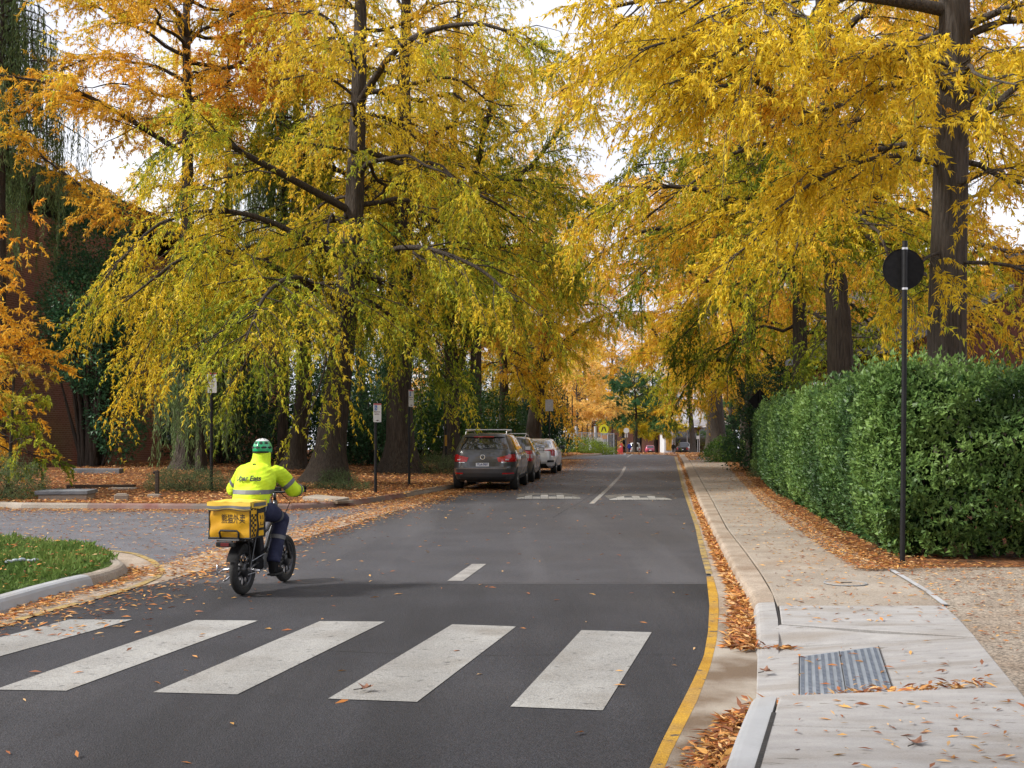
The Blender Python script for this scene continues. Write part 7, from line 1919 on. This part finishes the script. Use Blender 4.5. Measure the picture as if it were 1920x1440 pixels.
# trousers, reflective bands, boots and gloves
mb = MB()
mb.tube([(0, .15, .84), (0, .19, .95)], [(.165, .135), (.18, .14)], 18)
for s in (-1, 1):
    mb.tube([HIP[s] + Vector((0, -.02, 0)), HIP[s].lerp(KN[s], .5) + Vector((0, 0, .005)), KN[s], KN[s].lerp(AN[s], .5) + Vector((0, -.01, 0)), AN[s] + Vector((0, -.01, .02))], [.115, .102, .082, .078, .072], 16)
    mb.ball(KN[s], .078, 14, 10)
tm = fuse('trousers', mb, .012, 5, .016, 15)
tro = link_mesh('trousers', tm, M['navy'], rider, True)
bvh_t = BVHTree.FromPolygons([v.co.copy() for v in tm.vertices], [list(p.vertices) for p in tm.polygons])
jb = bvh; bvh = bvh_t
for s in (-1, 1):
    for a, b, f in ((HIP, KN, .72), (KN, AN, .42)):
        ax = b[s] - a[s]; o = ring_tape('tape', a[s].lerp(b[s], f), ax, (0, 0, 1) if a is HIP else (0, -1, 0), .021, .15); o.parent = tro
bvh = jb
MB().grid(lambda u, v: (.185 + .006 * math.sin(v * 3), .12 + .16 * u, .84 + .13 * v), 4, 4).build('pocket_flap', M['grey_cloth'], tro)
for s in (-1, 1):
    a = AN[s]; p0 = {1: Vector((.15, .46, .175)), -1: Vector((-.15, .36, .475))}[s]
    mb = MB(); mb.tube([a + Vector((0, -.01, .10)), a + Vector((0, -.005, .0)), p0 + Vector((0, -.03, .045))], [.058, .056, .052], 14)
    mb.tube([p0 + Vector((0, -.075, .03)), p0 + Vector((0, .0, .035)), p0 + Vector((0, .09, .028)), p0 + Vector((0, .15, .02))], [(.042, .038), (.046, .05), (.048, .04), (.035, .022)], 14)
    bo = link_mesh('boot', fuse('boot', mb, .009, 4), M['black_matt'], rider, True)
    MB().bevbox(p0 + Vector((0, .03, -.012)), (.092, .25, .022), .008).build('sole', M['rubber'], bo)
    # glove: palm, four fingers curled over the grip, thumb below
    w_ = WR[s]; G0 = Vector((s * .318, .80, 1.062))
    mb = MB(); mb.tube([w_ + Vector((0, -.02, .0)), w_ + Vector((0, .025, .008)), G0 + Vector((0, .0, .012))], [(.034, .028), (.042, .024), (.046, .02)], 12)
    for k in range(4):
        x = G0.x - s * (.034 - .0225 * k); ln = (.9, 1.0, .96, .8)[k]
        mb.tube([(x, G0.y - .005, G0.z + .012), (x, G0.y + .034 * ln, G0.z + .010), (x, G0.y + .046 * ln, G0.z - .016), (x, G0.y + .026 * ln, G0.z - .042), (x, G0.y + .006, G0.z - .046)], [.0115, .0112, .0108, .0098, .008], 8)
    mb.tube([w_ + Vector((-s * .03, .02, 0)), G0 + Vector((-s * .052, .0, -.006)), G0 + Vector((-s * .045, .022, -.034)), G0 + Vector((-s * .02, .026, -.05))], [.014, .0135, .012, .009], 8)
    link_mesh('glove', fuse('glove', mb, .0055, 2), M['black_matt'], rider, True)
# helmet: ribbed shell with vents
M['helm_green'] = pm('helmet_green', (.0, .28, .10), (.01, .36, .14), 6, .3, 0, coat=.6)
hc = Vector((0, .485, 1.485))
def hp(a, e, k=1.0):
    return (hc.x + .098 * k * math.cos(e) * math.sin(a), hc.y - .128 * k * math.cos(e) * math.cos(a), hc.z + .112 * k * math.sin(e))
mb = MB()
mb.grid(lambda u, v: hp(2 * math.pi * u, R(-18 + 107 * v), 1 + .025 * math.cos(2 * math.pi * u * 9) * math.sin(math.pi * v)), 54, 14)
helm = mb.build('helmet', M['helm_green'], rider, True)
for k in range(9):
    a = R(-80 + 40 * k) if k < 5 else R(-60 + 40 * (k - 5))
    e0, e1 = (4, 15) if k < 5 else (30, 42)
    hw_ = R(17 if k < 5 else 15)
    MB().grid(lambda u, v: hp(a + hw_ * (2 * u - 1) * math.sin(math.pi * (.15 + .7 * v)), R(e0 + (e1 - e0) * v), 1.032), 6, 6).build('vent', M['ink'], helm)
MB().grid(lambda u, v: hp(2 * math.pi * u, R(48 + 41 * v), 1.03), 36, 5).build('crown_panel', M['sign_white'], helm, True)
for k in range(6):
    a = R(60 * k)
    MB().grid(lambda u, v: hp(a + R(7) * (2 * u - 1), R(62 + 22 * v), 1.042), 3, 4).build('vent', M['ink'], helm)
MB().grid(lambda u, v: hp(R(-70 + 140 * u), R(-20 + 9 * v), 1.03), 16, 2).build('rim_band', M['ink'], helm)
for s in (-1, 1):
    MB().tube([(s * .088, .50, 1.48), (s * .075, .53, 1.40), (s * .02, .55, 1.37)], .006, 5).build('strap', M['ink'], helm)
    MB().ball((s * .03, .585, 1.495), (.012, .008, .009), 8, 6).build('eye', M['ink'], rider)
MB().ball((0, .588, 1.432), (.024, .008, .007), 8, 6).build('mouth', pm('lips', (.32, .12, .1), (.36, .14, .12), 5, .5), rider)

# two people far beyond the crest
def walker(label, x, y, top, leg, rz, bag_=False):
    t = thing('person', label, 'person', (x, y, zf(y) + .01), rz)
    mb = MB()
    mb.tube([(0, 0, .88), (0, .0, 1.1), (0, .0, 1.35), (0, 0, 1.44)], [(.15, .1), (.15, .1), (.2, .11), (.08, .07)], 12); mb.tube([(0, 0, 1.42), (0, 0, 1.56)], .055, 10); mb.ball((0, .01, 1.62), (.08, .095, .115), 12, 10)
    for s in (-1, 1):
        mb.tube([(s * .09, 0, .9), (s * .10, s * .10, .5), (s * .10, s * .16, .07), (s * .10, s * .16 + .14, .03)], [.09, .06, .045, .04], 10)
        mb.tube([(s * .18, 0, 1.38), (s * .25, -.02, 1.1), (s * .24, s * -.12 + .06, .84), (s * .24, s * -.12 + .09, .76)], [.055, .045, .034, .03], 8)
    link_mesh('body', fuse('body', mb, .025, 3), M['skin'], t, True)
    mb = MB(); mb.tube([(0, 0, .80), (0, 0, 1.1), (0, 0, 1.35), (0, 0, 1.45)], [(.2, .15), (.2, .14), (.24, .14), (.1, .09)], 12)
    for s in (-1, 1): mb.tube([(s * .16, 0, 1.38), (s * .26, -.02, 1.1), (s * .245, s * -.12 + .06, .86)], [.08, .065, .05], 8)
    link_mesh('coat', fuse('coat', mb, .025, 3), top, t, True)
    mb = MB()
    for s in (-1, 1): mb.tube([(s * .09, 0, .92), (s * .10, s * .10, .5), (s * .10, s * .16, .09)], [.105, .078, .06], 10)
    link_mesh('trousers', fuse('trousers', mb, .025, 3), leg, t, True)
    MB().ball((0, -.015, 1.655), (.088, .1, .105), 10, 8).build('hair', M['ink'], t, True)
    return t
M['blue_coat'] = pm('blue_coat', (.01, .035, .30), (.015, .05, .36), 5, .7)
walker('person in a black coat walking on the right kerb beyond the crest', 24.2, 176, M['ink'], M['ink'], R(170))
walker('person in a bright blue coat beside the far white van', 16.6, 166, M['blue_coat'], M['navy'], R(20))

# street oaks carried on out of view, added to shade the crossing
for x, y, rz, sc, lb in ((-8.0, 0.5, .6, 1.0, 'unseen shade oak beside the near end of the crossing, left of the viewer'), (-1.5, -7.5, 4.4, 1.05, 'unseen shade oak behind the viewer over the crossing'), (6.8, -4.0, 2.2, .95, 'unseen shade oak beside the path behind the viewer'), (-7.5, -10, 3.3, 1.0, 'unseen shade oak behind the viewer by the far kerb'), (4.5, -11, 5.3, 1.0, 'unseen shade oak behind the viewer by the gravel')):
    far(oakD, x, y, lb, None, rz, sc, .1)
